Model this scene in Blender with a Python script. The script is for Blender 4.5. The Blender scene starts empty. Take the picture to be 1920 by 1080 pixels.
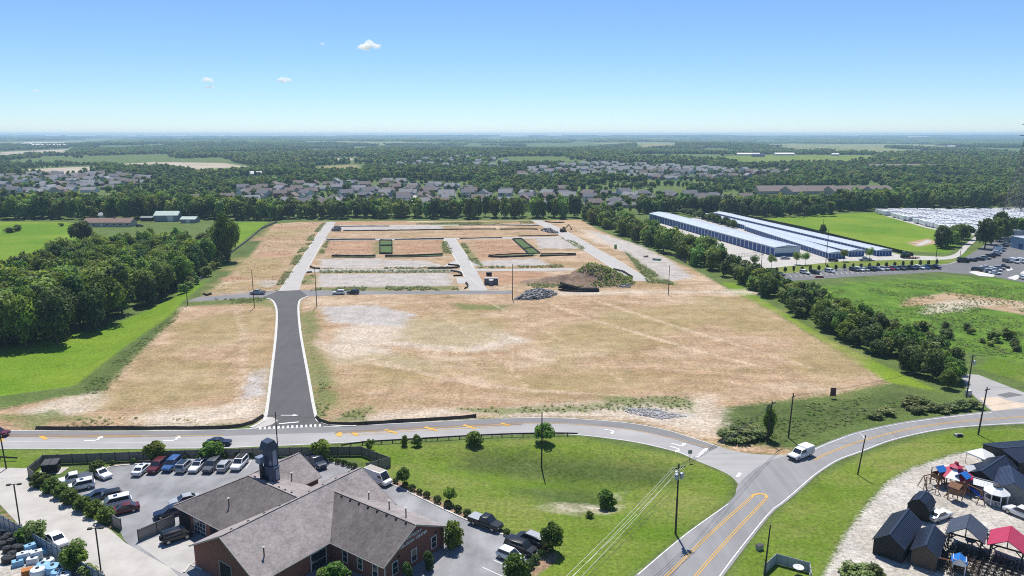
import bpy, bmesh, math, random
import numpy as np
from mathutils import Vector, Matrix
random.seed(7)
RNG = np.random.default_rng(11)
scene = bpy.context.scene
col = scene.collection
R = math.radians
# ------------------------------------------------------------------ camera, sky, sun, exposure
F_PX = 1371.0                     # focal length in pixels of the 1920 px wide photograph
TH = math.atan((540 - 252) / F_PX)  # camera pitch below the horizon
CAM_H = 60.0
cam = bpy.data.cameras.new('camera')
cam.sensor_width = 36.0
cam.lens = 36.0 * F_PX / 1920.0
cam.clip_start = 0.5
cam.clip_end = 60000
cam_o = bpy.data.objects.new('camera', cam)
cam_o.location = (0, 0, CAM_H)
cam_o.rotation_euler = (math.pi / 2 - TH, 0, 0)
col.objects.link(cam_o)
scene.camera = cam_o

SUN_EL, SUN_DIR = R(63), R(95)   # the sun stands beyond the site, a little to the left
sun_vec = Vector((math.cos(SUN_EL) * math.cos(SUN_DIR), math.cos(SUN_EL) * math.sin(SUN_DIR), math.sin(SUN_EL)))
world = bpy.data.worlds.new('World')
scene.world = world
world.use_nodes = True
wn = world.node_tree.nodes
wl = world.node_tree.links
wn.clear()
sky = wn.new('ShaderNodeTexSky')
sky.sky_type = 'NISHITA'
sky.sun_disc = False
sky.sun_elevation = SUN_EL
sky.sun_rotation = math.pi / 2 - SUN_DIR
sky.altitude = 60
sky.air_density = 0.85
sky.dust_density = 0.0
sky.ozone_density = 10.0
bg = wn.new('ShaderNodeBackground')
bg.inputs['Strength'].default_value = 0.112
wo = wn.new('ShaderNodeOutputWorld')
wl.new(sky.outputs[0], bg.inputs[0])
wl.new(bg.outputs[0], wo.inputs[0])
sun = bpy.data.lights.new('sun', 'SUN')
sun.energy = 4.9
sun.angle = R(0.53)
sun.color = (1.0, 0.96, 0.89)
sun_o = bpy.data.objects.new('sun', sun)
sun_o.rotation_euler = sun_vec.to_track_quat('Z', 'Y').to_euler()
sun_o.location = (0, 200, 300)
col.objects.link(sun_o)
vs = scene.view_settings
vs.view_transform = 'Standard'
vs.look = 'None'
vs.exposure = 0.25
vs.gamma = 1.0
cy = scene.cycles
cy.max_bounces = 6
cy.diffuse_bounces = 2
cy.glossy_bounces = 2
cy.transmission_bounces = 2
cy.volume_bounces = 4
cy.transparent_max_bounces = 6
cy.use_denoising = False
cy.filter_width = 1.05
cy.sample_clamp_indirect = 3.0
cy.caustics_reflective = False
cy.caustics_refractive = False

# ------------------------------------------------------------------ pixel -> ground
CT, ST = math.cos(TH), math.sin(TH)
def ray(px, py):
    x = (px - 960) / F_PX
    y = (540 - py) / F_PX
    return x, CT + y * ST, -ST + y * CT
def G(px, py, z=0.0):
    d = ray(px, py)
    t = (z - CAM_H) / d[2]
    return Vector((d[0] * t, d[1] * t, z))
def Gs(pts, z=0.0):
    return [G(p[0], p[1], z) for p in pts]
def project(x, y, z=0.0):
    z = z - CAM_H
    f = y * CT - z * ST
    u = y * ST + z * CT
    return 960 + F_PX * x / f, 540 - F_PX * u / f
def px_ang(a, b):
    d = G(*b) - G(*a)
    return math.atan2(d.y, d.x)
def height_at(bx, by, tx, ty):
    b = G(bx, by)
    d = ray(tx, ty)
    return CAM_H + d[2] * b.y / d[1]

# ------------------------------------------------------------------ materials
MATS = {}
def new_mat(name):
    m = bpy.data.materials.new(name)
    m.use_nodes = True
    nt = m.node_tree
    b = nt.nodes['Principled BSDF']
    return m, nt, b
def mat(name, c, rough=0.8, scale=0.0, amt=0.15, metal=0.0, spec=0.3, c2=None, stretch=(1, 1, 1), bump=0.0, trans=0.0, rnd=0.0, emit=0.0):
    if name in MATS:
        return MATS[name]
    m, nt, b = new_mat(name)
    N, L = nt.nodes, nt.links
    b.inputs['Roughness'].default_value = rough
    b.inputs['Metallic'].default_value = metal
    b.inputs['Specular IOR Level'].default_value = spec
    b.inputs['Base Color'].default_value = (*c, 1)
    out = None
    if scale > 0:
        tc = N.new('ShaderNodeTexCoord')
        mp = N.new('ShaderNodeMapping')
        mp.inputs['Scale'].default_value = stretch
        L.new(tc.outputs['Object'], mp.inputs[0])
        nz = N.new('ShaderNodeTexNoise')
        nz.inputs['Scale'].default_value = scale
        nz.inputs['Detail'].default_value = 6
        nz.inputs['Roughness'].default_value = 0.65
        L.new(mp.outputs[0], nz.inputs[0])
        mr = N.new('ShaderNodeMapRange')
        mr.inputs[1].default_value = 0.32
        mr.inputs[2].default_value = 0.68
        L.new(nz.outputs[0], mr.inputs[0])
        mx = N.new('ShaderNodeMix')
        mx.data_type = 'RGBA'
        L.new(mr.outputs[0], mx.inputs[0])
        ca = tuple(max(0, k * (1 - amt)) for k in c)
        cb = c2 if c2 else tuple(min(1, k * (1 + amt)) for k in c)
        mx.inputs[6].default_value = (*ca, 1)
        mx.inputs[7].default_value = (*cb, 1)
        out = mx.outputs[2]
        if bump > 0:
            bp = N.new('ShaderNodeBump')
            bp.inputs['Strength'].default_value = bump
            bp.inputs['Distance'].default_value = 0.1
            L.new(nz.outputs[0], bp.inputs['Height'])
            L.new(bp.outputs[0], b.inputs['Normal'])
    if rnd > 0:
        oi = N.new('ShaderNodeObjectInfo')
        mr2 = N.new('ShaderNodeMapRange')
        mr2.inputs[3].default_value = 1 - rnd
        mr2.inputs[4].default_value = 1 + rnd
        L.new(oi.outputs['Random'], mr2.inputs[0])
        hs = N.new('ShaderNodeHueSaturation')
        L.new(mr2.outputs[0], hs.inputs['Value'])
        if out:
            L.new(out, hs.inputs['Color'])
        else:
            hs.inputs['Color'].default_value = (*c, 1)
        out = hs.outputs[0]
    if out:
        L.new(out, b.inputs['Base Color'])
    if emit:
        b.inputs['Emission Strength'].default_value = emit
    MATS[name] = m
    return m

def foliage_mat(name, dark, light, rnd=0.35, trans=0.38, yellow=0.035):
    """leaves: colour varies from tree to tree and from clump to clump"""
    m, nt, b = new_mat(name)
    N, L = nt.nodes, nt.links
    oi = N.new('ShaderNodeObjectInfo')
    at = N.new('ShaderNodeAttribute')
    at.attribute_name = 'tint'
    mx = N.new('ShaderNodeMix')
    mx.data_type = 'RGBA'
    mx.inputs[6].default_value = (*dark, 1)
    mx.inputs[7].default_value = (*light, 1)
    L.new(at.outputs['Fac'], mx.inputs[0])
    hs = N.new('ShaderNodeHueSaturation')
    v = N.new('ShaderNodeMapRange')
    v.inputs[3].default_value = 1 - rnd
    v.inputs[4].default_value = 1 + rnd
    L.new(oi.outputs['Random'], v.inputs[0])
    L.new(v.outputs[0], hs.inputs['Value'])
    ml = N.new('ShaderNodeMath')
    ml.operation = 'MULTIPLY'
    ml.inputs[1].default_value = 7.31
    fr = N.new('ShaderNodeMath')
    fr.operation = 'FRACT'
    L.new(oi.outputs['Random'], ml.inputs[0])
    L.new(ml.outputs[0], fr.inputs[0])
    h = N.new('ShaderNodeMapRange')
    h.inputs[3].default_value = 0.5 - yellow
    h.inputs[4].default_value = 0.5 + yellow * 0.6
    L.new(fr.outputs[0], h.inputs[0])
    L.new(h.outputs[0], hs.inputs['Hue'])
    L.new(mx.outputs[2], hs.inputs['Color'])
    L.new(hs.outputs[0], b.inputs['Base Color'])
    b.inputs['Roughness'].default_value = 0.6
    b.inputs['Specular IOR Level'].default_value = 0.25
    if trans > 0:
        tr = N.new('ShaderNodeBsdfTranslucent')
        hs2 = N.new('ShaderNodeHueSaturation')
        hs2.inputs['Hue'].default_value = 0.485
        hs2.inputs['Saturation'].default_value = 1.1
        hs2.inputs['Value'].default_value = 1.5
        L.new(hs.outputs[0], hs2.inputs['Color'])
        L.new(hs2.outputs[0], tr.inputs[0])
        ms = N.new('ShaderNodeMixShader')
        ms.inputs[0].default_value = trans
        out = [n for n in N if n.type == 'OUTPUT_MATERIAL'][0]
        L.new(b.outputs[0], ms.inputs[1])
        L.new(tr.outputs[0], ms.inputs[2])
        L.new(ms.outputs[0], out.inputs[0])
    MATS[name] = m
    return m

M_leaf = foliage_mat('leaf', (0.050, 0.105, 0.014), (0.225, 0.345, 0.055))
M_leaf_l = foliage_mat('leaf_light', (0.100, 0.170, 0.028), (0.270, 0.370, 0.090))
M_leaf_d = foliage_mat('leaf_dark', (0.034, 0.072, 0.018), (0.135, 0.210, 0.050), rnd=0.25)
M_leaf_far = foliage_mat('leaf_far', (0.060, 0.125, 0.022), (0.220, 0.330, 0.066), rnd=0.45, trans=0.36, yellow=0.05)
M_weed = foliage_mat('weed_leaf', (0.110, 0.160, 0.040), (0.270, 0.320, 0.120), rnd=0.3)
M_bark = mat('bark', (0.10, 0.075, 0.055), 0.9, 3.0, 0.3)
M_concrete = mat('concrete', (0.42, 0.40, 0.375), 0.9, 0.35, 0.12, spec=0.2)
M_concrete_lot = mat('concrete_lot', (0.44, 0.415, 0.38), 0.9, 0.25, 0.14, spec=0.2)
M_kerb = mat('kerb_concrete', (0.55, 0.53, 0.49), 0.9, 0.6, 0.10, spec=0.2)
M_white_line = mat('white_paint', (0.74, 0.74, 0.72), 0.7, 2.0, 0.12)
M_yellow_line = mat('yellow_paint', (0.62, 0.36, 0.06), 0.7, 2.0, 0.15)
M_black = mat('black_plastic', (0.012, 0.012, 0.013), 0.75)
M_glass = mat('window_glass', (0.02, 0.028, 0.04), 0.08, spec=0.6)
M_wood_pole = mat('pole_wood', (0.060, 0.045, 0.035), 0.9, 4.0, 0.3)
M_steel = mat('galvanised_steel', (0.33, 0.34, 0.35), 0.5, metal=0.4)
M_dark_steel = mat('dark_steel', (0.055, 0.055, 0.06), 0.6, metal=0.2)

def asphalt_mat(name, c, scale=0.25, streak=None, amt=0.16):
    """worn asphalt: cloudy wear, fine aggregate and stretched wheel marks"""
    m, nt, b = new_mat(name)
    N, L = nt.nodes, nt.links
    g = N.new('ShaderNodeNewGeometry')
    def nz(sc, st, det=5):
        mp = N.new('ShaderNodeMapping')
        mp.inputs['Scale'].default_value = st[:3]
        if len(st) > 3:
            mp.inputs['Rotation'].default_value = (0, 0, st[3])
        L.new(g.outputs['Position'], mp.inputs[0])
        n = N.new('ShaderNodeTexNoise')
        n.inputs['Scale'].default_value = sc
        n.inputs['Detail'].default_value = det
        n.inputs['Roughness'].default_value = 0.6
        L.new(mp.outputs[0], n.inputs[0])
        return n.outputs[0]
    a = nz(scale, (1, 1, 1))
    f = nz(6.0, (1, 1, 1), 3)
    s = nz(0.5, streak if streak else (1, 1, 1))
    def mth(op, x, y):
        k = N.new('ShaderNodeMath')
        k.operation = op
        for i, q in enumerate((x, y)):
            if isinstance(q, (int, float)):
                k.inputs[i].default_value = q
            else:
                L.new(q, k.inputs[i])
        return k.outputs[0]
    t = mth('ADD', mth('MULTIPLY', a, 0.5), mth('ADD', mth('MULTIPLY', s, 0.35), mth('MULTIPLY', f, 0.15)))
    mr = N.new('ShaderNodeMapRange')
    mr.inputs[1].default_value = 0.34
    mr.inputs[2].default_value = 0.66
    mr.inputs[3].default_value = 1 - amt
    mr.inputs[4].default_value = 1 + amt
    L.new(t, mr.inputs[0])
    hs = N.new('ShaderNodeHueSaturation')
    hs.inputs['Color'].default_value = (*c, 1)
    L.new(mr.outputs[0], hs.inputs['Value'])
    L.new(hs.outputs[0], b.inputs['Base Color'])
    b.inputs['Roughness'].default_value = 0.85
    b.inputs['Specular IOR Level'].default_value = 0.25
    MATS[name] = m
    return m
M_asph_new = asphalt_mat('asphalt_new', (0.098, 0.094, 0.094), 0.12, (1.2, 0.03, 1))
M_asph_mid = asphalt_mat('asphalt_mid', (0.20, 0.195, 0.195), 0.15, (0.03, 1.2, 1))
M_asph_old = asphalt_mat('asphalt_old', (0.34, 0.33, 0.32), 0.1, (0.04, 1.5, 1), 0.18)
M_asph_right = asphalt_mat('asphalt_right', (0.25, 0.245, 0.245), 0.08, (1.4, 0.05, 1, -0.9), 0.22)
M_asph_lot = asphalt_mat('asphalt_lot', (0.255, 0.255, 0.262), 0.16, (0.5, 0.15, 1, 0.6), 0.42)
M_asph_far = asphalt_mat('asphalt_far', (0.15, 0.148, 0.15), 0.06)
M_street = asphalt_mat('street_concrete', (0.40, 0.38, 0.355), 0.1, None, 0.10)

# ------------------------------------------------------------------ objects
def thing(name, label, cat, loc=(0, 0, 0), rz=0.0, group=None):
    o = bpy.data.objects.new(name, None)
    o.empty_display_size = 0.3
    col.objects.link(o)
    o.location = loc
    o.rotation_euler = (0, 0, rz)
    o['label'] = label
    o['category'] = cat
    if group:
        o['group'] = group
    return o
def tag(o, label, cat, group=None):
    o['label'] = label
    o['category'] = cat
    if group:
        o['group'] = group
    return o
def nth(i):
    s = {1: 'first', 2: 'second', 3: 'third', 4: 'fourth', 5: 'fifth', 6: 'sixth', 7: 'seventh', 8: 'eighth', 9: 'ninth', 10: 'tenth', 11: 'eleventh', 12: 'twelfth'}
    return s.get(i) or '%d%s' % (i, 'th' if 10 < i % 100 < 20 else {1: 'st', 2: 'nd', 3: 'rd'}.get(i % 10, 'th'))
def kind(o, k, label=None):
    o['kind'] = k
    if label:
        o['label'] = label
    return o
def put(name, mesh, parent=None, loc=(0, 0, 0), rz=0.0, scale=None, m=None):
    o = bpy.data.objects.new(name, mesh)
    col.objects.link(o)
    if parent:
        o.parent = parent
    o.location = loc
    o.rotation_euler = (0, 0, rz)
    if scale:
        o.scale = scale
    if m:
        o.material_slots[0].link = 'OBJECT'
        o.material_slots[0].material = m
    return o

class MB:
    def __init__(s):
        s.v = []
        s.f = []
    def add(s, vs, fs):
        n = len(s.v)
        s.v.extend([tuple(p) for p in vs])
        s.f.extend([tuple(n + i for i in f) for f in fs])
        return s
    def box(s, cx, cy, cz, sx, sy, sz, rz=0.0, taper=1.0):
        c, sn = math.cos(rz), math.sin(rz)
        vs = []
        for z, k in ((-0.5, 1.0), (0.5, taper)):
            for x, y in ((-0.5, -0.5), (0.5, -0.5), (0.5, 0.5), (-0.5, 0.5)):
                X, Y = x * sx * k, y * sy * k
                vs.append((cx + X * c - Y * sn, cy + X * sn + Y * c, cz + z * sz))
        return s.add(vs, [(3, 2, 1, 0), (4, 5, 6, 7), (0, 1, 5, 4), (1, 2, 6, 5), (2, 3, 7, 6), (3, 0, 4, 7)])
    def bar(s, a, b, w, h=None, up=(0, 0, 1)):
        a, b = Vector(a), Vector(b)
        h = h or w
        d = (b - a).normalized()
        upv = Vector(up)
        if abs(d.dot(upv)) > 0.98:
            upv = Vector((0, 1, 0))
        x = d.cross(upv).normalized()
        z = x.cross(d)
        vs = []
        for p in (a, b):
            for i, j in ((-1, -1), (1, -1), (1, 1), (-1, 1)):
                vs.append(p + x * (i * w / 2) + z * (j * h / 2))
        return s.add(vs, [(3, 2, 1, 0), (4, 5, 6, 7), (0, 1, 5, 4), (1, 2, 6, 5), (2, 3, 7, 6), (3, 0, 4, 7)])
    def tube(s, a, b, r0, r1=None, n=8, caps=True):
        a, b = Vector(a), Vector(b)
        r1 = r0 if r1 is None else r1
        d = (b - a).normalized()
        x = d.orthogonal().normalized()
        y = d.cross(x)
        vs = []
        for p, r in ((a, r0), (b, r1)):
            for i in range(n):
                t = 2 * math.pi * i / n
                vs.append(p + x * (r * math.cos(t)) + y * (r * math.sin(t)))
        fs = [(i, (i + 1) % n, n + (i + 1) % n, n + i) for i in range(n)]
        if caps:
            fs += [tuple(range(n - 1, -1, -1)), tuple(range(n, 2 * n))]
        return s.add(vs, fs)
    def lathe(s, prof, c=(0, 0, 0), n=12):
        vs, fs = [], []
        for r, z in prof:
            for i in range(n):
                t = 2 * math.pi * i / n
                vs.append((c[0] + r * math.cos(t), c[1] + r * math.sin(t), c[2] + z))
        for k in range(len(prof) - 1):
            for i in range(n):
                j = (i + 1) % n
                fs.append((k * n + i, k * n + j, (k + 1) * n + j, (k + 1) * n + i))
        fs.append(tuple(range(n - 1, -1, -1)))
        fs.append(tuple((len(prof) - 1) * n + i for i in range(n)))
        return s.add(vs, fs)
    def prism(s, poly, z0, z1):
        n = len(poly)
        vs = [(p[0], p[1], z0) for p in poly] + [(p[0], p[1], z1) for p in poly]
        fs = [tuple(range(n - 1, -1, -1)), tuple(range(n, 2 * n))]
        fs += [(i, (i + 1) % n, n + (i + 1) % n, n + i) for i in range(n)]
        return s.add(vs, fs)
    def slab(s, quad, t):
        """a plate through the given corners, thickened by t below its face"""
        q = [Vector(p) for p in quad]
        nn = (q[1] - q[0]).cross(q[2] - q[0]).normalized()
        n = len(q)
        vs = q + [p - nn * t for p in q]
        fs = [tuple(range(n)), tuple(range(2 * n - 1, n - 1, -1))]
        fs += [(i, n + i, n + (i + 1) % n, (i + 1) % n) for i in range(n)]
        return s.add(vs, fs)
    def mesh(s, name, m=None, smooth=None):
        me = bpy.data.meshes.new(name)
        me.from_pydata(s.v, [], s.f)
        bm = bmesh.new()
        bm.from_mesh(me)
        bmesh.ops.recalc_face_normals(bm, faces=bm.faces)
        bm.to_mesh(me)
        bm.free()
        if m:
            me.materials.append(m)
        if smooth is not None:
            me.polygons.foreach_set('use_smooth', [True] * len(me.polygons))
            me.set_sharp_from_angle(angle=R(smooth))
        me.update()
        return me
    def build(s, name, m, parent=None, loc=(0, 0, 0), rz=0.0, smooth=None):
        return put(name, s.mesh(name, m, smooth), parent, loc, rz)

def smooth_line(pts, step=1.5):
    """Catmull-Rom through ground points"""
    P = [Vector(p) for p in pts]
    P = [P[0] * 2 - P[1]] + P + [P[-1] * 2 - P[-2]]
    out = []
    for i in range(1, len(P) - 2):
        a, b, c, d = P[i - 1:i + 3]
        n = max(1, int((c - b).length / step))
        for k in range(n):
            t = k / n
            out.append(0.5 * ((2 * b) + (c - a) * t + (2 * a - 5 * b + 4 * c - d) * t * t + (3 * b - a - 3 * c + d) * t ** 3))
    out.append(P[-2].copy())
    return out
def offsets(line):
    res = []
    for i, p in enumerate(line):
        a = line[max(0, i - 1)]
        b = line[min(len(line) - 1, i + 1)]
        d = (b - a)
        d.z = 0
        d.normalize()
        res.append(Vector((-d.y, d.x, 0)))
    return res
def ribbon_mb(line, w, z, mb=None, h=0.0):
    """a strip of width w along a ground line; with h a raised kerb"""
    mb = mb or MB()
    ns = offsets(line)
    vs, fs = [], []
    k = 4 if h else 2
    for p, n in zip(line, ns):
        l, r = p + n * w / 2, p - n * w / 2
        if h:
            vs += [(l.x, l.y, z), (l.x, l.y, z + h), (r.x, r.y, z + h), (r.x, r.y, z)]
        else:
            vs += [(l.x, l.y, z), (r.x, r.y, z)]
    for i in range(len(line) - 1):
        for j in range(k - 1):
            fs.append((i * k + j, i * k + j + 1, (i + 1) * k + j + 1, (i + 1) * k + j))
    return mb.add(vs, fs)
def resample(line, n):
    d = [0.0]
    for a, b in zip(line, line[1:]):
        d.append(d[-1] + (b - a).length)
    out = []
    j = 0
    for i in range(n):
        t = d[-1] * i / (n - 1)
        while j < len(d) - 2 and d[j + 1] < t:
            j += 1
        k = (t - d[j]) / max(1e-9, d[j + 1] - d[j])
        out.append(line[j].lerp(line[j + 1], min(1, k)))
    return out
def strip(name, ea, eb, z, m, n=80, step=1.5):
    """sheet between two traced edges"""
    A = resample(smooth_line(Gs(ea), step), n)
    B = resample(smooth_line(Gs(eb), step), n)
    mb = MB()
    vs = []
    for a, b in zip(A, B):
        vs += [(a.x, a.y, z), (b.x, b.y, z)]
    mb.add(vs, [(2 * i, 2 * i + 1, 2 * i + 3, 2 * i + 2) for i in range(n - 1)])
    return mb.build(name, m)
def sheet(name, poly, z, m, raw=False):
    """flat sheet inside a traced outline"""
    pts = poly if raw else Gs(poly)
    bm = bmesh.new()
    vs = [bm.verts.new((p[0], p[1], z)) for p in pts]
    f = bm.faces.new(vs)
    bmesh.ops.triangulate(bm, faces=[f])
    bmesh.ops.recalc_face_normals(bm, faces=bm.faces)
    me = bpy.data.meshes.new(name)
    for f in bm.faces:
        if f.normal.z < 0:
            f.normal_flip()
    bm.to_mesh(me)
    bm.free()
    me.materials.append(m)
    return put(name, me)
def structure(o, label=None):
    o['kind'] = 'structure'
    return o

# ================================================================== GROUND
def poly_sd(X, Y, poly):
    """signed distance to a ground polygon, positive inside"""
    n = len(poly)
    inside = np.zeros(X.shape, bool)
    best = np.full(X.shape, 1e9)
    for i in range(n):
        x0, y0 = poly[i][0], poly[i][1]
        x1, y1 = poly[(i + 1) % n][0], poly[(i + 1) % n][1]
        dx, dy = x1 - x0, y1 - y0
        t = np.clip(((X - x0) * dx + (Y - y0) * dy) / (dx * dx + dy * dy + 1e-9), 0, 1)
        best = np.minimum(best, np.hypot(X - x0 - t * dx, Y - y0 - t * dy))
        if y0 != y1:
            c = ((y0 > Y) != (y1 > Y)) & (X < (x1 - x0) * (Y - y0) / (y1 - y0) + x0)
            inside ^= c
    return np.where(inside, best, -best)
def sstep(a, b, x):
    t = np.clip((x - a) / (b - a), 0, 1)
    return t * t * (3 - 2 * t)
BASIN = [(p.x, p.y) for p in Gs([(700, 858), (800, 838), (960, 826), (1100, 832), (1220, 850), (1310, 885), (1340, 905), (1300, 940), (1180, 985), (1100, 985), (1020, 955), (900, 920), (800, 890), (740, 868)])]
FIELD_L = [(p.x, p.y) for p in Gs([(-400, 745), (0, 745), (145, 725), (235, 655), (325, 590), (345, 560), (380, 520), (430, 480), (440, 465), (300, 470), (150, 500), (0, 550), (-400, 600)])]
def vnoise(X, Y, s, seed):
    """smooth value noise"""
    r = np.random.default_rng(seed)
    T = r.random((64, 64))
    x, y = X / s, Y / s
    xi, yi = np.floor(x).astype(int), np.floor(y).astype(int)
    fx, fy = x - xi, y - yi
    fx, fy = fx * fx * (3 - 2 * fx), fy * fy * (3 - 2 * fy)
    g = lambda a, b: T[a % 64, b % 64]
    return (g(xi, yi) * (1 - fx) + g(xi + 1, yi) * fx) * (1 - fy) + (g(xi, yi + 1) * (1 - fx) + g(xi + 1, yi + 1) * fx) * fy
def terrain(X, Y):
    X = np.asarray(X, float)
    Y = np.asarray(Y, float)
    z = -2.2 * sstep(0, 13, poly_sd(X, Y, BASIN))
    z = z - 2.4 * sstep(0, 11, poly_sd(X, Y, FIELD_L))
    far = sstep(900, 2600, Y)
    z = z + far * ((vnoise(X, Y, 900, 3) - 0.5) * 22 + (vnoise(X, Y, 2600, 4) - 0.5) * 20 * sstep(2500, 7000, Y))
    z = z + 30 * sstep(9000, 14300, Y)
    return z
def tz(x, y):
    return float(terrain(np.array([x]), np.array([y]))[0])
def lines(spec):
    out = []
    for a, b, st in spec:
        n = max(1, int(round((b - a) / st)))
        out += [a + (b - a) * i / n for i in range(n)]
    out.append(spec[-1][1])
    return np.array(out)
hx = [(0, 120, 1.6), (120, 260, 3), (260, 450, 6), (450, 900, 22), (900, 3000, 90), (3000, 13000, 400)]
gx = lines(hx)
gx = np.concatenate([-gx[:0:-1], gx])
gy = lines([(-120, 84, 8), (84, 180, 1.2), (180, 330, 1.6), (330, 600, 3), (600, 1400, 12), (1400, 4000, 60), (4000, 14500, 250)])
GX, GY = np.meshgrid(gx, gy)
X, Y = GX.ravel(), GY.ravel()
Z = terrain(X, Y)

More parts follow.
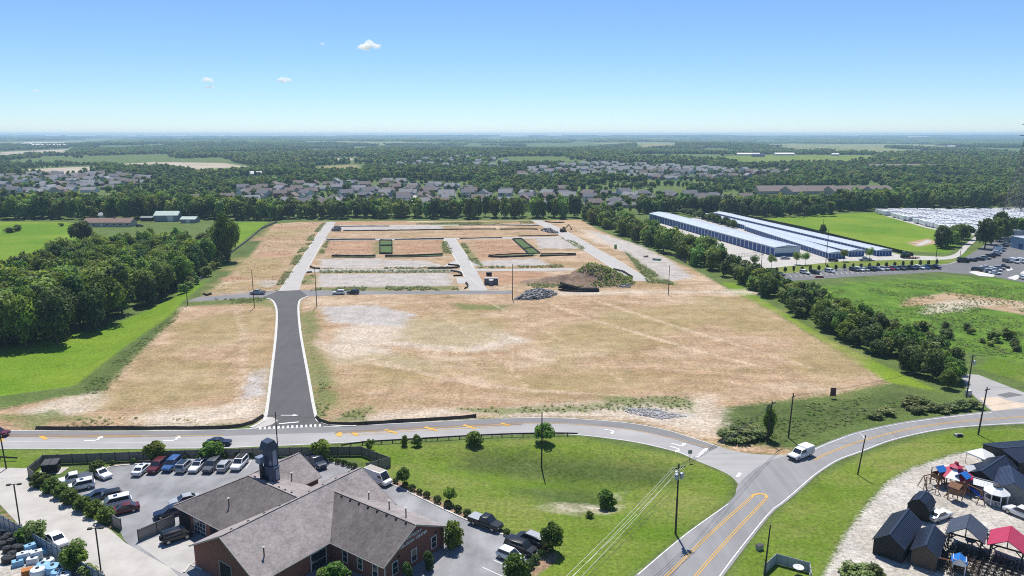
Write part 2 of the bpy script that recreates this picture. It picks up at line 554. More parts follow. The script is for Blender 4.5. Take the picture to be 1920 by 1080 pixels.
# ground cover, traced outlines in photograph pixels
COVER = {
 'lawn': [
  [(-300, 845), (400, 845), (640, 838), (1080, 820), (1280, 856), (1360, 890), (1376, 910), (1360, 940), (1185, 1075), (1150, 1110), (960, 1110), (1050, 1040), (900, 968), (740, 900), (690, 870), (640, 850), (90, 870), (60, 900), (-300, 880)],
  [(1360, 1085), (1445, 972), (1500, 928), (1545, 890), (1625, 852), (1700, 828), (1790, 808), (1990, 798), (1990, 830), (1850, 838), (1780, 850), (1700, 880), (1660, 905), (1620, 950), (1580, 1010), (1540, 1090), (1530, 1130), (1330, 1130)],
  [(1400, 505), (1500, 492), (1700, 486), (1800, 478), (1830, 470), (1850, 455), (1870, 440), (1900, 430), (1920, 440), (1830, 480), (1770, 497), (1590, 498), (1440, 520)],
  [(345, 318), (470, 312), (482, 320), (420, 326)],
  [(1345, 297), (1450, 291), (1640, 295), (1610, 306), (1400, 307)],
  [(590, 560), (700, 556), (960, 553), (700, 563), (600, 570)],
  [(1830, 690), (1990, 740), (1990, 700), (1860, 670)]],
 'meadow': [
  [(1480, 545), (1600, 530), (1760, 520), (1990, 520), (1990, 690), (1860, 670), (1700, 640), (1560, 580)]],
 'pasture': [
  [(-300, 417), (120, 416), (150, 420), (150, 455), (60, 478), (0, 492), (-300, 540)],
  [(440, 417), (505, 416), (470, 440), (430, 475), (438, 450)],
  [(-300, 745), (0, 742), (140, 722), (230, 652), (320, 592), (345, 562), (400, 520), (300, 560), (200, 600), (0, 640), (-300, 660)],
  [(1400, 412), (1560, 402), (1700, 396), (1790, 425), (1800, 450), (1780, 475), (1690, 470), (1560, 440)],
  [(1350, 528), (1382, 532), (1420, 556), (1560, 640), (1700, 705), (1765, 735), (1660, 716), (1560, 650), (1460, 590), (1380, 550)]],
 'tall': [
  [(150, 735), (240, 655), (325, 588), (345, 578), (330, 600), (260, 660), (205, 730), (170, 745)],
  [(1345, 760), (1450, 755), (1600, 748), (1690, 722), (1730, 735), (1700, 770), (1560, 805), (1490, 830), (1430, 835), (1360, 825), (1345, 800)],
  [(380, 545), (500, 420), (520, 416), (470, 470), (400, 535), (365, 560)],
  [(100, 790), (180, 780), (370, 785), (360, 798), (170, 802), (80, 800)],
  [(960, 905), (1060, 893), (1130, 900), (1160, 915), (1140, 945), (1080, 962), (1020, 940), (960, 920)],
  [(880, 840), (1000, 845), (1240, 870), (1300, 890), (1250, 900), (1000, 880), (860, 870)]],
 'dirt': [
  [(340, 575), (515, 562), (518, 627), (500, 777), (490, 792), (300, 800), (60, 808), (-300, 812), (-300, 770), (0, 768), (110, 745), (190, 742), (250, 672), (325, 602)],
  [(560, 556), (900, 552), (1130, 550), (1360, 545), (1380, 552), (1460, 592), (1560, 655), (1665, 718), (1560, 740), (1350, 765), (1345, 810), (1370, 845), (1270, 812), (1180, 792), (1080, 784), (900, 783), (640, 797), (600, 790), (580, 700), (565, 623)],
  [(360, 566), (395, 548), (470, 480), (515, 420), (560, 416), (640, 415), (1000, 413), (1090, 412), (1120, 430), (1230, 475), (1300, 505), (1370, 545), (1100, 552), (560, 556)],
  [(1350, 848), (1440, 853), (1490, 856), (1480, 842), (1370, 830)],
  [(1690, 575), (1780, 570), (1860, 580), (1920, 590), (1990, 600), (1990, 575), (1880, 560), (1780, 548), (1700, 560)],
  [(1700, 455), (1740, 447), (1762, 455), (1720, 463)]],
 'red': [
  [(505, 424), (590, 422), (585, 428), (500, 430)], [(480, 445), (570, 440), (565, 446), (470, 452)], [(415, 520), (500, 512), (495, 520), (405, 530)],
  [(600, 417), (760, 414), (770, 420), (610, 421)],
  [(480, 473), (545, 468), (545, 480), (490, 484)],
  [(470, 500), (520, 497), (510, 508), (460, 506)],
  [(880, 512), (960, 508), (1040, 512), (980, 530), (900, 535)],
  [(612, 453), (705, 451), (705, 475), (600, 478)],
  [(742, 453), (830, 451), (835, 473), (742, 476)],
  [(890, 450), (960, 450), (990, 478), (900, 487)],
  [(495, 600), (518, 590), (512, 660), (500, 700)]],
 'straw': [
  [(500, 430), (590, 428), (560, 445), (480, 448)], [(450, 484), (545, 482), (530, 500), (430, 506)], [(395, 535), (500, 522), (505, 535), (400, 546)],
  [(350, 600), (500, 590), (470, 640), (400, 650), (310, 660)],
  [(260, 690), (400, 680), (430, 720), (380, 750), (230, 760), (200, 740)],
  [(470, 560), (515, 565), (515, 640), (495, 700), (470, 640)],
  [(1000, 620), (1150, 590), (1300, 560), (1390, 556), (1500, 620), (1440, 640), (1330, 600), (1200, 640), (1050, 680)],
  [(760, 600), (900, 580), (960, 620), (860, 650), (760, 640)],
  [(640, 680), (760, 660), (860, 700), (760, 730), (660, 720)],
  [(440, 520), (480, 490), (540, 495), (510, 530)],
  [(900, 700), (1100, 690), (1300, 700), (1200, 730), (950, 730)],
  [(592, 312), (672, 309), (675, 322), (600, 323)],
  [(1200, 273), (1262, 271), (1260, 277), (1205, 278)],
  [(1470, 660), (1540, 640), (1640, 700), (1560, 730)],
  [(1290, 556), (1400, 556), (1500, 610), (1580, 660), (1540, 660), (1440, 620), (1330, 590)],
    [(790, 590), (880, 585), (900, 620), (800, 640)], [(560, 640), (640, 690), (640, 740), (600, 760)]],
 'pale': [
  [(250, 785), (400, 762), (500, 740), (500, 775), (490, 792), (370, 800), (300, 798)],
  [(140, 745), (180, 735), (195, 750), (150, 775), (60, 785), (40, 770)],
  [(640, 785), (760, 770), (900, 766), (1100, 760), (1180, 752), (1320, 745), (1345, 770), (1340, 820), (1200, 790), (1080, 782), (900, 781), (700, 790)],
  [(1302, 742), (1336, 742), (1350, 800), (1310, 800)],
  [(640, 610), (700, 600), (900, 605), (1000, 640), (900, 660), (700, 650), (620, 640)],
  [(590, 640), (720, 650), (800, 690), (640, 680)],
  [(1050, 545), (1400, 544), (1430, 551), (1050, 553)],
  [(1090, 430), (1180, 455), (1200, 470), (1160, 470), (1100, 445)],
  [(1740, 572), (1830, 560), (1870, 566), (1800, 585), (1740, 588)],
  [(1042, 946), (1060, 940), (1078, 944), (1074, 958), (1056, 956)], [(1098, 940), (1118, 934), (1130, 942), (1116, 954)], [(1135, 906), (1160, 906), (1150, 916)]],
 'field': [
  [(210, 308), (290, 304), (420, 306), (470, 313), (400, 318), (250, 316)],
  [(20, 318), (160, 312), (225, 318), (130, 327), (20, 324)],
  [(590, 300), (660, 298), (662, 303), (600, 304)],
  [(0, 283), (130, 280), (110, 289), (0, 289)]],
 'gravel': [
  [(596, 514), (842, 511), (850, 536), (700, 540), (598, 538)],
  [(600, 486), (715, 484), (715, 503), (600, 503)],
  [(715, 486), (800, 489), (835, 500), (715, 503)],
  [(615, 424), (830, 424), (830, 431), (615, 432)],
  [(1005, 447), (1060, 447), (1110, 466), (1010, 466)],
  [(890, 490), (1010, 484), (1030, 498), (890, 500)],
  [(1100, 430), (1200, 460), (1260, 490), (1300, 520), (1240, 530), (1180, 480)],
  [(600, 575), (700, 572), (780, 590), (760, 612), (620, 605)],
  [(1160, 762), (1230, 765), (1300, 780), (1250, 786), (1180, 775)],
  [(500, 540), (470, 532), (500, 524), (528, 530)],
  [(468, 700), (500, 690), (495, 740), (450, 750)]],
 'weed': [
  [(596, 539), (855, 536), (862, 544), (580, 546)],
  [(600, 508), (845, 507), (845, 511), (600, 512)],
  [(612, 456), (616, 450), (605, 478), (594, 480)],
  [(828, 455), (838, 455), (850, 475), (830, 476)],
  [(862, 458), (872, 458), (892, 482), (905, 500), (882, 490)],
  [(565, 520), (588, 514), (590, 532), (568, 535)],
  [(520, 545), (560, 480), (600, 425), (612, 420), (590, 440), (540, 520)],
  [(701, 455), (714, 450), (712, 476), (702, 476)],
  [(735, 452), (737, 476), (713, 476), (714, 452)],
  [(562, 590), (590, 580), (600, 620), (585, 640), (620, 700), (632, 745), (605, 790), (590, 770)],
  [(395, 560), (500, 556), (510, 575), (480, 570), (360, 574)],
  [(985, 535), (1060, 520), (1170, 525), (1160, 538), (1050, 540)],
  [(840, 425), (1010, 414), (900, 416), (770, 418)],
  [(1055, 447), (1075, 452), (1105, 470), (1090, 468)],
  [(1170, 470), (1190, 485), (1240, 520), (1270, 535), (1215, 530)],
  [(640, 770), (700, 762), (680, 790), (625, 796)],
  [(860, 768), (1100, 760), (1180, 752), (1200, 745), (1120, 770), (930, 776)],
  [(1120, 742), (1290, 745), (1300, 770), (1230, 760), (1150, 765)],
  [(0, 780), (100, 770), (170, 785), (60, 800)],
  [(850, 570), (960, 572), (940, 582), (860, 580)],
  [(690, 300), (700, 300), (700, 301)]],
 'track': [
  [(436, 572), (440, 572), (452, 630), (456, 690), (440, 755), (430, 775), (426, 775), (436, 755), (451, 690), (447, 630)],
  [(446, 572), (450, 572), (463, 630), (468, 690), (452, 755), (440, 778), (436, 778), (448, 755), (463, 690), (458, 630)],
  [(596, 648), (700, 672), (860, 712), (1000, 730), (1200, 742), (1200, 745), (1000, 734), (860, 717), (700, 677), (596, 653)],
  [(640, 668), (760, 690), (900, 722), (1080, 738), (1080, 741), (900, 726), (760, 695), (640, 673)],
  [(1010, 560), (1120, 600), (1290, 650), (1480, 700), (1480, 703), (1285, 654), (1115, 603), (1005, 562)],
  [(1100, 556), (1250, 604), (1400, 650), (1560, 700), (1556, 702), (1395, 653), (1245, 607), (1095, 558)],
  [(780, 560), (860, 610), (960, 690), (1010, 750), (1005, 750), (954, 691), (854, 611), (776, 560)],
  [(1180, 552), (1400, 552), (1400, 554), (1180, 555)], [(900, 556), (1060, 640), (1180, 720), (1176, 721), (1055, 642), (896, 557)]],
 'mulch': [
  [(700, 890), (735, 895), (880, 965), (1000, 1018), (1030, 1030), (1050, 1045), (1000, 1085), (985, 1085), (1020, 1040), (870, 972), (715, 903)],
  [(190, 880), (205, 872), (270, 863), (470, 853), (480, 860), (270, 869), (215, 876)],
  [(60, 905), (110, 918), (215, 975), (225, 995), (205, 990), (110, 930)],
  [(0, 945), (40, 985), (110, 1030), (195, 1078), (160, 1080), (0, 970)]],
 'yard': [
  [(-200, 955), (0, 985), (160, 1080), (170, 1110), (-300, 1110)],
  [(1540, 1090), (1585, 1005), (1625, 950), (1665, 905), (1710, 878), (1790, 852), (1870, 838), (1990, 830), (2200, 860), (2200, 1150), (1520, 1150)]],
}
attrs = {}
for nm, polys in COVER.items():
    a = np.full(X.shape, -40.0)
    for poly in polys:
        P = [(p.x, p.y) for p in Gs(poly)]
        xs, ys = [p[0] for p in P], [p[1] for p in P]
        mg = 40
        sel = np.where((X > min(xs) - mg) & (X < max(xs) + mg) & (Y > min(ys) - mg) & (Y < max(ys) + mg))[0]
        if len(sel):
            a[sel] = np.maximum(a[sel], np.clip(poly_sd(X[sel], Y[sel], P), -40, 40))
    attrs[nm] = a
# farmland mosaic beyond the suburbs
fieldn = vnoise(X + 700, Y * 0.45, 420, 21) * 0.6 + vnoise(X, Y * 0.45, 1100, 22) * 0.4
attrs['farm'] = np.where(Y > 1900, (fieldn - 0.62) * 400, -40.0)

ny, nx = len(gy), len(gx)
me = bpy.data.meshes.new('ground')
me.vertices.add(nx * ny)
me.vertices.foreach_set('co', np.column_stack([X, Y, Z]).astype(np.float32).ravel())
ii = np.arange((ny - 1) * (nx - 1))
r0, c0 = ii // (nx - 1), ii % (nx - 1)
v0 = r0 * nx + c0
quads = np.column_stack([v0, v0 + 1, v0 + nx + 1, v0 + nx])
nq = len(quads)
me.loops.add(nq * 4)
me.loops.foreach_set('vertex_index', quads.ravel().astype(np.int32))
me.polygons.add(nq)
me.polygons.foreach_set('loop_start', (np.arange(nq) * 4).astype(np.int32))
me.polygons.foreach_set('use_smooth', np.ones(nq, bool))
for nm, a in attrs.items():
    at = me.attributes.new('sd_' + nm, 'FLOAT', 'POINT')
    at.data.foreach_set('value', a.astype(np.float32))
me.update()
me.validate()

def ground_material():
    m, nt, b = new_mat('ground')
    N, L = nt.nodes, nt.links
    geo = N.new('ShaderNodeNewGeometry')
    pos = geo.outputs['Position']
    def noise(scale, stretch=(1, 1, 1), rot=0.0, det=5, rough=0.6, off=0.0):
        mp = N.new('ShaderNodeMapping')
        mp.inputs['Scale'].default_value = stretch
        mp.inputs['Rotation'].default_value = (0, 0, rot)
        mp.inputs['Location'].default_value = (off, off * 0.7, 0)
        L.new(pos, mp.inputs[0])
        n = N.new('ShaderNodeTexNoise')
        n.inputs['Scale'].default_value = scale
        n.inputs['Detail'].default_value = det
        n.inputs['Roughness'].default_value = rough
        L.new(mp.outputs[0], n.inputs[0])
        return n.outputs[0]
    def rng(x, a, b_, c=0.0, d=1.0):
        k = N.new('ShaderNodeMapRange')
        k.inputs[1].default_value, k.inputs[2].default_value = a, b_
        k.inputs[3].default_value, k.inputs[4].default_value = c, d
        L.new(x, k.inputs[0])
        return k.outputs[0]
    def mix(f, a, b_):
        k = N.new('ShaderNodeMix')
        k.data_type = 'RGBA'
        for i, q in ((0, f), (6, a), (7, b_)):
            if isinstance(q, tuple):
                k.inputs[i].default_value = (*q, 1)
            elif isinstance(q, float):
                k.inputs[i].default_value = q
            else:
                L.new(q, k.inputs[i])
        return k.outputs[2]
    def mth(op, x, y):
        k = N.new('ShaderNodeMath')
        k.operation = op
        for i, q in enumerate((x, y)):
            if isinstance(q, (int, float)):
                k.inputs[i].default_value = q
            else:
                L.new(q, k.inputs[i])
        return k.outputs[0]
    big = noise(0.018, det=4)
    mid = noise(0.12, det=6, off=31)
    fine = noise(0.9, det=5, rough=0.7, off=77)
    tiny = noise(3.2, det=3, rough=0.7, off=13)
    streak = noise(0.13, (0.34, 1.0, 1), 0.12, 10, 0.72, 5)
    streak2 = noise(0.4, (0.25, 1.0, 1), -0.25, 8, 0.72, 55)
    rough1 = noise(0.055, (0.55, 1.0, 1), 0.5, 10, 0.72, 91)
    tracks = noise(0.5, (1.0, 0.05, 1), 0.62, 6, 0.65, 47)
    blot = noise(0.035, (0.6, 1.0, 1), -0.35, 10, 0.7, 133)
    grain = noise(1.6, det=8, rough=0.75, off=17)
    lump = noise(0.22, det=8, rough=0.7, off=63)
    mow = noise(0.30, (0.10, 1.0, 1), -0.6, 4, 0.6, 25)
    def layer(base, nm, colour, soft, wob, wnoise, gain=1.0):
        at = N.new('ShaderNodeAttribute')
        at.attribute_name = 'sd_' + nm
        s = mth('ADD', at.outputs['Fac'], mth('MULTIPLY', mth('SUBTRACT', wnoise, 0.5), wob))
        f = rng(s, -soft, soft)
        if gain < 1:
            f = mth('MULTIPLY', f, gain)
        return mix(f, base, colour)
    T = lambda a, lo=0.35, hi=0.65: rng(a, lo, hi)
    # default: rough grassland
    g0 = mix(T(mid), (0.075, 0.120, 0.026), (0.130, 0.180, 0.046))
    c = mix(T(fine, .3, .7), g0, (0.100, 0.135, 0.040))
    farm = mix(T(big, .46, .54), (0.130, 0.180, 0.050), (0.27, 0.25, 0.12))
    c = layer(c, 'farm', farm, 10.0, 8.0, mid)
    fd = mix(T(big), (0.33, 0.275, 0.20), (0.47, 0.40, 0.31))
    c = layer(c, 'field', fd, 4.0, 6.0, mid)
    mead = mix(T(mid), (0.065, 0.145, 0.016), (0.140, 0.235, 0.028))
    mead = mix(mth('MULTIPLY', T(fine, .45, .75), 0.6), mead, (0.055, 0.100, 0.016))
    c = layer(c, 'meadow', mead, 3.0, 14.0, mid)
    lw = mix(T(big, .40, .6), (0.105, 0.172, 0.018), (0.185, 0.228, 0.036))
    lw = mix(mth('MULTIPLY', T(mow, .4, .62), 0.55), lw, (0.095, 0.165, 0.012))
    lw = mix(mth('MULTIPLY', T(rough1, .44, .60), 0.8), lw, (0.235, 0.232, 0.075))
    lw = mix(mth('MULTIPLY', T(lump, .50, .66), 0.6), lw, (0.070, 0.115, 0.016))
    lw = mix(mth('MULTIPLY', T(fine, .35, .7), 0.5), lw, (0.105, 0.180, 0.014))
    c = layer(c, 'lawn', lw, 0.8, 2.4, fine)
    pa = mix(T(big, .40, .6), (0.110, 0.210, 0.012), (0.190, 0.265, 0.026))
    pa = mix(mth('MULTIPLY', T(lump, .45, .65), 0.45), pa, (0.085, 0.155, 0.012))
    c = layer(c, 'pasture', pa, 0.8, 2.4, fine)
    tl = mix(T(mid), (0.050, 0.080, 0.018), (0.095, 0.125, 0.038))
    tl = mix(mth('MULTIPLY', T(fine, .5, .75), 0.6), tl, (0.145, 0.150, 0.070))
    c = layer(c, 'tall', tl, 2.2, 12.0, lump, 0.8)
    d = mix(T(streak, .38, .62), (0.300, 0.185, 0.100), (0.46, 0.330, 0.215))
    d = mix(mth('MULTIPLY', T(big, .42, .62), 0.6), d, (0.37, 0.255, 0.155))
    d = mix(mth('MULTIPLY', T(streak2, .50, .70), 0.5), d, (0.245, 0.160, 0.080))
    d = mix(mth('MULTIPLY', T(rough1, .48, .60), 0.75), d, (0.240, 0.175, 0.078))
    d = mix(mth('MULTIPLY', T(blot, .52, .66), 0.7), d, (0.54, 0.435, 0.325))
    d = mix(mth('MULTIPLY', T(fine, .48, .66), 0.45), d, (0.53, 0.415, 0.295))
    d = mix(mth('MULTIPLY', T(tracks, .54, .66), 0.32), d, (0.225, 0.145, 0.075))
    c = layer(c, 'dirt', d, 1.2, 7.0, fine)
    rd = mix(T(streak), (0.30, 0.165, 0.095), (0.43, 0.275, 0.175))
    c = layer(c, 'red', rd, 2.0, 14.0, rough1, 0.85)
    pl = mix(T(fine, .35, .65), (0.42, 0.335, 0.245), (0.60, 0.535, 0.45))
    c = layer(c, 'pale', pl, 2.5, 22.0, rough1, 0.85)
    gv = mix(T(fine, .3, .7), (0.35, 0.325, 0.30), (0.48, 0.455, 0.43))
    gv = mix(mth('MULTIPLY', T(tiny, .5, .7), 0.5), gv, (0.30, 0.285, 0.27))
    c = layer(c, 'gravel', gv, 1.5, 9.0, lump, 0.85)
    sw = mix(T(streak), (0.255, 0.200, 0.085), (0.37, 0.285, 0.150))
    sw = mix(mth('MULTIPLY', T(fine, .5, .72), 0.5), sw, (0.22, 0.205, 0.075))
    c = layer(c, 'straw', sw, 4.0, 34.0, rough1, 0.7)
    wd = mix(T(fine), (0.085, 0.125, 0.028), (0.175, 0.190, 0.070))
    c = layer(c, 'weed', wd, 1.5, 16.0, lump, 0.8)
    tk = mix(T(fine), (0.43, 0.315, 0.215), (0.55, 0.435, 0.32))
    c = layer(c, 'track', tk, 0.5, 2.4, lump, 0.6)
    ml = mix(T(tiny), (0.22, 0.135, 0.085), (0.36, 0.25, 0.17))
    c = layer(c, 'mulch', ml, 0.3, 0.5, fine)
    yd = mix(T(mid), (0.40, 0.365, 0.315), (0.50, 0.465, 0.415))
    yd = mix(mth('MULTIPLY', T(tiny, .45, .7), 0.45), yd, (0.33, 0.30, 0.26))
    c = layer(c, 'yard', yd, 0.5, 3.5, grain)
    val = mth('MULTIPLY', rng(grain, .34, .66, .58, 1.42), rng(lump, .34, .66, .80, 1.20))
    hs = N.new('ShaderNodeHueSaturation')
    L.new(val, hs.inputs['Value'])
    L.new(c, hs.inputs['Color'])
    L.new(hs.outputs[0], b.inputs['Base Color'])
    b.inputs['Roughness'].default_value = 0.95
    b.inputs['Specular IOR Level'].default_value = 0.1
    bp = N.new('ShaderNodeBump')
    bp.inputs['Strength'].default_value = 0.55
    bp.inputs['Distance'].default_value = 0.35
    hsum = mth('ADD', fine, mth('MULTIPLY', tiny, 0.5))
    L.new(hsum, bp.inputs['Height'])
    L.new(bp.outputs[0], b.inputs['Normal'])
    return m
me.materials.append(ground_material())
ground = structure(put('ground', me))

# ================================================================== ROADS
Z_DRIVE, Z_ROAD, Z_OVER, Z_MARK = 0.02, 0.03, 0.045, 0.06
MAIN_UP = [(-160, 809), (0, 807), (200, 808), (400, 806), (480, 803), (600, 800), (640, 799), (760, 793), (880, 787), (950, 784), (1010, 783), (1080, 785), (1180, 793), (1250, 806), (1280, 815), (1330, 831), (1370, 844), (1420, 852), (1480, 853)]
MAIN_LO = [(-160, 843), (0, 842), (200, 842), (400, 841), (480, 838), (560, 835), (640, 831), (760, 825), (880, 819), (950, 816), (1010, 814), (1080, 816), (1180, 828), (1250, 843), (1280, 852), (1310, 866), (1345, 880), (1370, 893), (1384, 908)]
RR_L = [(1140, 1130), (1190, 1080), (1280, 1005), (1362, 945), (1380, 925), (1384, 908), (1430, 870), (1480, 853), (1520, 842), (1560, 826), (1610, 809), (1700, 790), (1800, 777), (1860, 771), (1920, 767), (2050, 762)]
RR_R = [(1320, 1130), (1357, 1080), (1443, 968), (1470, 945), (1496, 923), (1516, 905), (1537, 887), (1574, 864), (1617, 848), (1684, 824), (1784, 804), (1920, 795), (2050, 790)]
structure(strip('road_old_asphalt', MAIN_UP, MAIN_LO, Z_ROAD, M_asph_old, 220))
structure(strip('road_right', RR_L, RR_R, Z_OVER, M_asph_right, 160))
def between(ea, eb, k, n=260):
    A, B = resample(smooth_line(Gs(ea)), n), resample(smooth_line(Gs(eb)), n)
    return [a.lerp(b, k) for a, b in zip(A, B)]
def band(name, ea, eb, k0, k1, z, m, i0=0.0, i1=1.0, n=260):
    A, B = between(ea, eb, k0, n), between(ea, eb, k1, n)
    s0, s1 = int(i0 * (n - 1)), int(i1 * (n - 1))
    mb = MB()
    vs = []
    for i in range(s0, s1 + 1):
        vs += [(A[i].x, A[i].y, z), (B[i].x, B[i].y, z)]
    q = s1 - s0
    mb.add(vs, [(2 * i, 2 * i + 1, 2 * i + 3, 2 * i + 2) for i in range(q)])
    return structure(mb.build(name, m))
band('road_new_lane', MAIN_UP, MAIN_LO, 0.0, 0.36, 0.037, M_asph_mid, 0, 0.93)
M_asph_brown = asphalt_mat('asphalt_brown', (0.20, 0.165, 0.145), 0.15)
band('road_median_strip', MAIN_UP, MAIN_LO, 0.22, 0.38, 0.043, M_asph_brown, 0.0, 0.26)
band('road_median_strip', MAIN_UP, MAIN_LO, 0.30, 0.44, 0.043, M_asph_brown, 0.48, 0.70)
MK = MB()
MKY = MB()
def road_line(mb, ea, eb, k, w, i0=0.0, i1=1.0, z=Z_MARK, n=260):
    A = between(ea, eb, k, n)
    ribbon_mb(A[int(i0 * (n - 1)):int(i1 * (n - 1)) + 1], w, z, mb)
def px_line(mb, pts, w, z=Z_MARK, step=1.5):
    ribbon_mb(smooth_line(Gs(pts), step), w, z, mb)
road_line(MK, MAIN_UP, MAIN_LO, 0.02, 0.16, 0, 0.38)
road_line(MK, MAIN_UP, MAIN_LO, 0.02, 0.16, 0.46, 0.93)
road_line(MK, MAIN_UP, MAIN_LO, 0.975, 0.16, 0, 0.93)
px_line(MK, [(-60, 829), (60, 829), (250, 830), (400, 829)], 0.13)
# yellow centre lines
px_line(MKY, [(-60, 818), (120, 818), (300, 817.5), (420, 817)], 0.14)
px_line(MKY, [(90, 822), (170, 819.5), (250, 818.3), (330, 817.5)], 0.14)
px_line(MKY, [(640, 813), (720, 808), (820, 802), (900, 798), (990, 795), (1080, 796), (1180, 806), (1260, 822), (1310, 834), (1330, 840)], 0.14)
px_line(MKY, [(650, 818), (720, 812), (820, 806.5), (900, 802), (960, 797.5)], 0.14)
for a, b in (((660, 811), (672, 817)), ((722, 806), (744, 813)), ((797, 801), (820, 808)), ((869, 797), (892, 804)), ((940, 794), (956, 799)), ((76, 818), (87, 824)), ((0, 820), (4, 828))):
    ribbon_mb(smooth_line(Gs([a, b])), 0.75, Z_MARK, MKY)
o = structure(MKY.build('yellow_road_markings', M_yellow_line))
bp_ = [G(628, 815), G(634, 811.5), G(641, 810.5), G(641, 819), G(634, 818.5)]
structure(sheet('yellow_median_nose', [(p.x, p.y) for p in bp_], Z_MARK + .004, M_yellow_line, True))
# right road lines
MKY2 = MB()
for off in (-0.17, 0.17):
    ln = smooth_line(Gs([(1525, 863), (1565, 845), (1620, 826), (1713, 803), (1800, 791), (1920, 782), (2050, 776)]))
    ns = offsets(ln)
    ribbon_mb([p + n * off for p, n in zip(ln, ns)], 0.13, Z_MARK + .01, MKY2)
    for pts in ([(1195, 1130), (1250, 1080), (1330, 1003), (1410, 932)], [(1268, 1130), (1305, 1080), (1370, 1006), (1436, 936)]):
        ln = smooth_line(Gs(pts))
        ns = offsets(ln)
        ribbon_mb([p + n * off for p, n in zip(ln, ns)], 0.13, Z_MARK + .01, MKY2)
for off in (0.0,):
    ribbon_mb(smooth_line(Gs([(1409, 932), (1416, 927.5), (1427, 926.5), (1436, 929), (1436.5, 935)]), 0.3), 0.45, Z_MARK + .014, MKY2)
structure(MKY2.build('yellow_centre_lines', M_yellow_line))
px_line(MK, [(1480, 856), (1520, 845.5), (1560, 829), (1610, 812), (1700, 793), (1800, 780), (1860, 774)], 0.16, Z_MARK + .01)
px_line(MK, [(1328, 1130), (1350, 1080), (1438, 967), (1465, 944), (1491, 922), (1511, 904), (1532, 887), (1570, 863), (1613, 847), (1680, 823), (1780, 803), (1920, 793), (2050, 788)], 0.16, Z_MARK + .01)
px_line(MK, [(1196, 1078), (1284, 1004), (1366, 945)], 0.14, Z_MARK + .01)
px_line(MK, [(1306, 858), (1326, 841)], 0.7)
px_line(MK, [(1382, 895), (1388, 887)], 0.6)
px_line(MK, [(1608, 812), (1616, 816), (1621, 823)], 0.12, Z_MARK + .01, 0.4)
# stop bar, crosswalk of the new street
px_line(MK, [(523, 795), (560, 791.5)], 0.45)
for i in range(14):
    a = (488 + i * 8.6, 803.5 - i * 0.42)
    px_line(MK, [(a[0], a[1] - 2.4), (a[0], a[1] + 2.2)], 0.42)
structure(MK.build('white_road_markings', M_white_line))
def arrow(px, py, ang, parts, name='turn_arrow', s=1.0):
    mb = MB()
    for poly in parts:
        mb.add([(x * s, y * s, 0) for x, y in poly], [tuple(range(len(poly)))])
    p = G(px, py)
    return structure(mb.build(name, M_white_line, None, (p.x, p.y, Z_MARK + .006), ang))
AR_S = [[(-1.6, -.12), (.6, -.12), (.6, .12), (-1.6, .12)], [(.6, -.45), (1.7, 0), (.6, .45)]]
AR_L = [[(-1.6, -.15), (.1, -.15), (.1, .15), (-1.6, .15)], [(.1, -.15), (.5, .2), (.5, .9), (.15, .9), (.1, .15)], [(-.2, .9), (.8, .9), (.3, 1.7)]]
AR_R = [[(x, -y) for x, y in reversed(q)] for q in AR_L]
arrow(178, 826, 0.05, AR_L, s=1.3)
arrow(325, 826, 0.05, AR_L, s=1.3)
arrow(543, 779, 0.0, AR_S, s=1.2)
arrow(1148, 808, px_ang((1130, 806), (1160, 811)), AR_R, s=1.0)
arrow(1275, 836, px_ang((1260, 832), (1290, 840)), AR_L, s=1.1)
arrow(1272, 842, px_ang((1260, 838), (1290, 847)), AR_R, s=1.1)
# new street (dark asphalt) with white kerbs
NS_L = [(445, 808), (470, 802), (490, 792), (499, 777), (509, 700), (517, 630), (519, 590), (516, 572), (508, 562), (492, 558)]
NS_R = [(668, 799), (625, 797.5), (602, 791), (592, 779), (577, 700), (564, 628), (560, 590), (560, 572), (564, 562), (578, 555.5)]
structure(sheet('new_street_asphalt', NS_L + [(524, 545), (561, 543)] + NS_R[::-1], 0.034, M_asph_new))
structure(sheet('street_corner_concrete', [(458, 806), (474, 801.5), (494, 791), (500, 782), (512, 783), (522, 789), (508, 797), (486, 803)], 0.048, M_concrete_lot))
def kerb(pts, w=0.55, h=0.14, z=0.0, name='kerb'):
    return structure(ribbon_mb(smooth_line(Gs(pts), 1.0), w, z, None, h).build(name, M_kerb))
kerb(NS_L[1:], 0.7)
kerb(NS_R, 0.7)
# site streets
structure(strip('site_street', [(372, 557), (440, 552), (523, 545.5), (562, 544), (700, 545.5), (880, 545), (960, 545)], [(348, 566), (430, 562), (492, 558), (524, 557), (578, 555.5), (700, 552), (880, 551.5), (960, 551)], 0.028, M_asph_mid, 60))
structure(strip('site_street', [(524, 546), (546, 512), (575, 470), (611, 416)], [(561, 544), (573, 512), (596, 470), (630, 416)], 0.04, M_street, 60))
structure(strip('site_street', [(574, 505), (650, 505), (850, 506), (868, 507)], [(571, 510), (650, 509), (850, 509.5), (872, 511)], 0.036, M_street, 30))
structure(strip('site_street', [(611, 447.5), (720, 447.5), (833, 446.5), (1048, 444)], [(607, 451), (720, 450), (833, 449), (1056, 446.8)], 0.036, M_street, 30))
structure(strip('site_street', [(630, 422.5), (800, 422), (1012, 420)], [(629, 424.5), (800, 423.6), (1016, 421.6)], 0.036, M_street, 30))
structure(strip('site_street', [(832, 447.5), (858, 493), (871, 520), (880, 545)], [(854, 447), (880, 487), (893, 507), (914, 545)], 0.042, M_street, 40))
structure(strip('site_street', [(886, 504), (960, 504), (1060, 503), (1075, 503)], [(890, 508.5), (960, 508), (1060, 507), (1080, 506)], 0.036, M_street, 30))
structure(strip('site_street', [(996, 413), (1047, 440), (1107, 477), (1143, 500), (1187, 527)], [(1013, 413), (1060, 433), (1120, 467), (1153, 485), (1221, 527)], 0.046, M_street, 50))
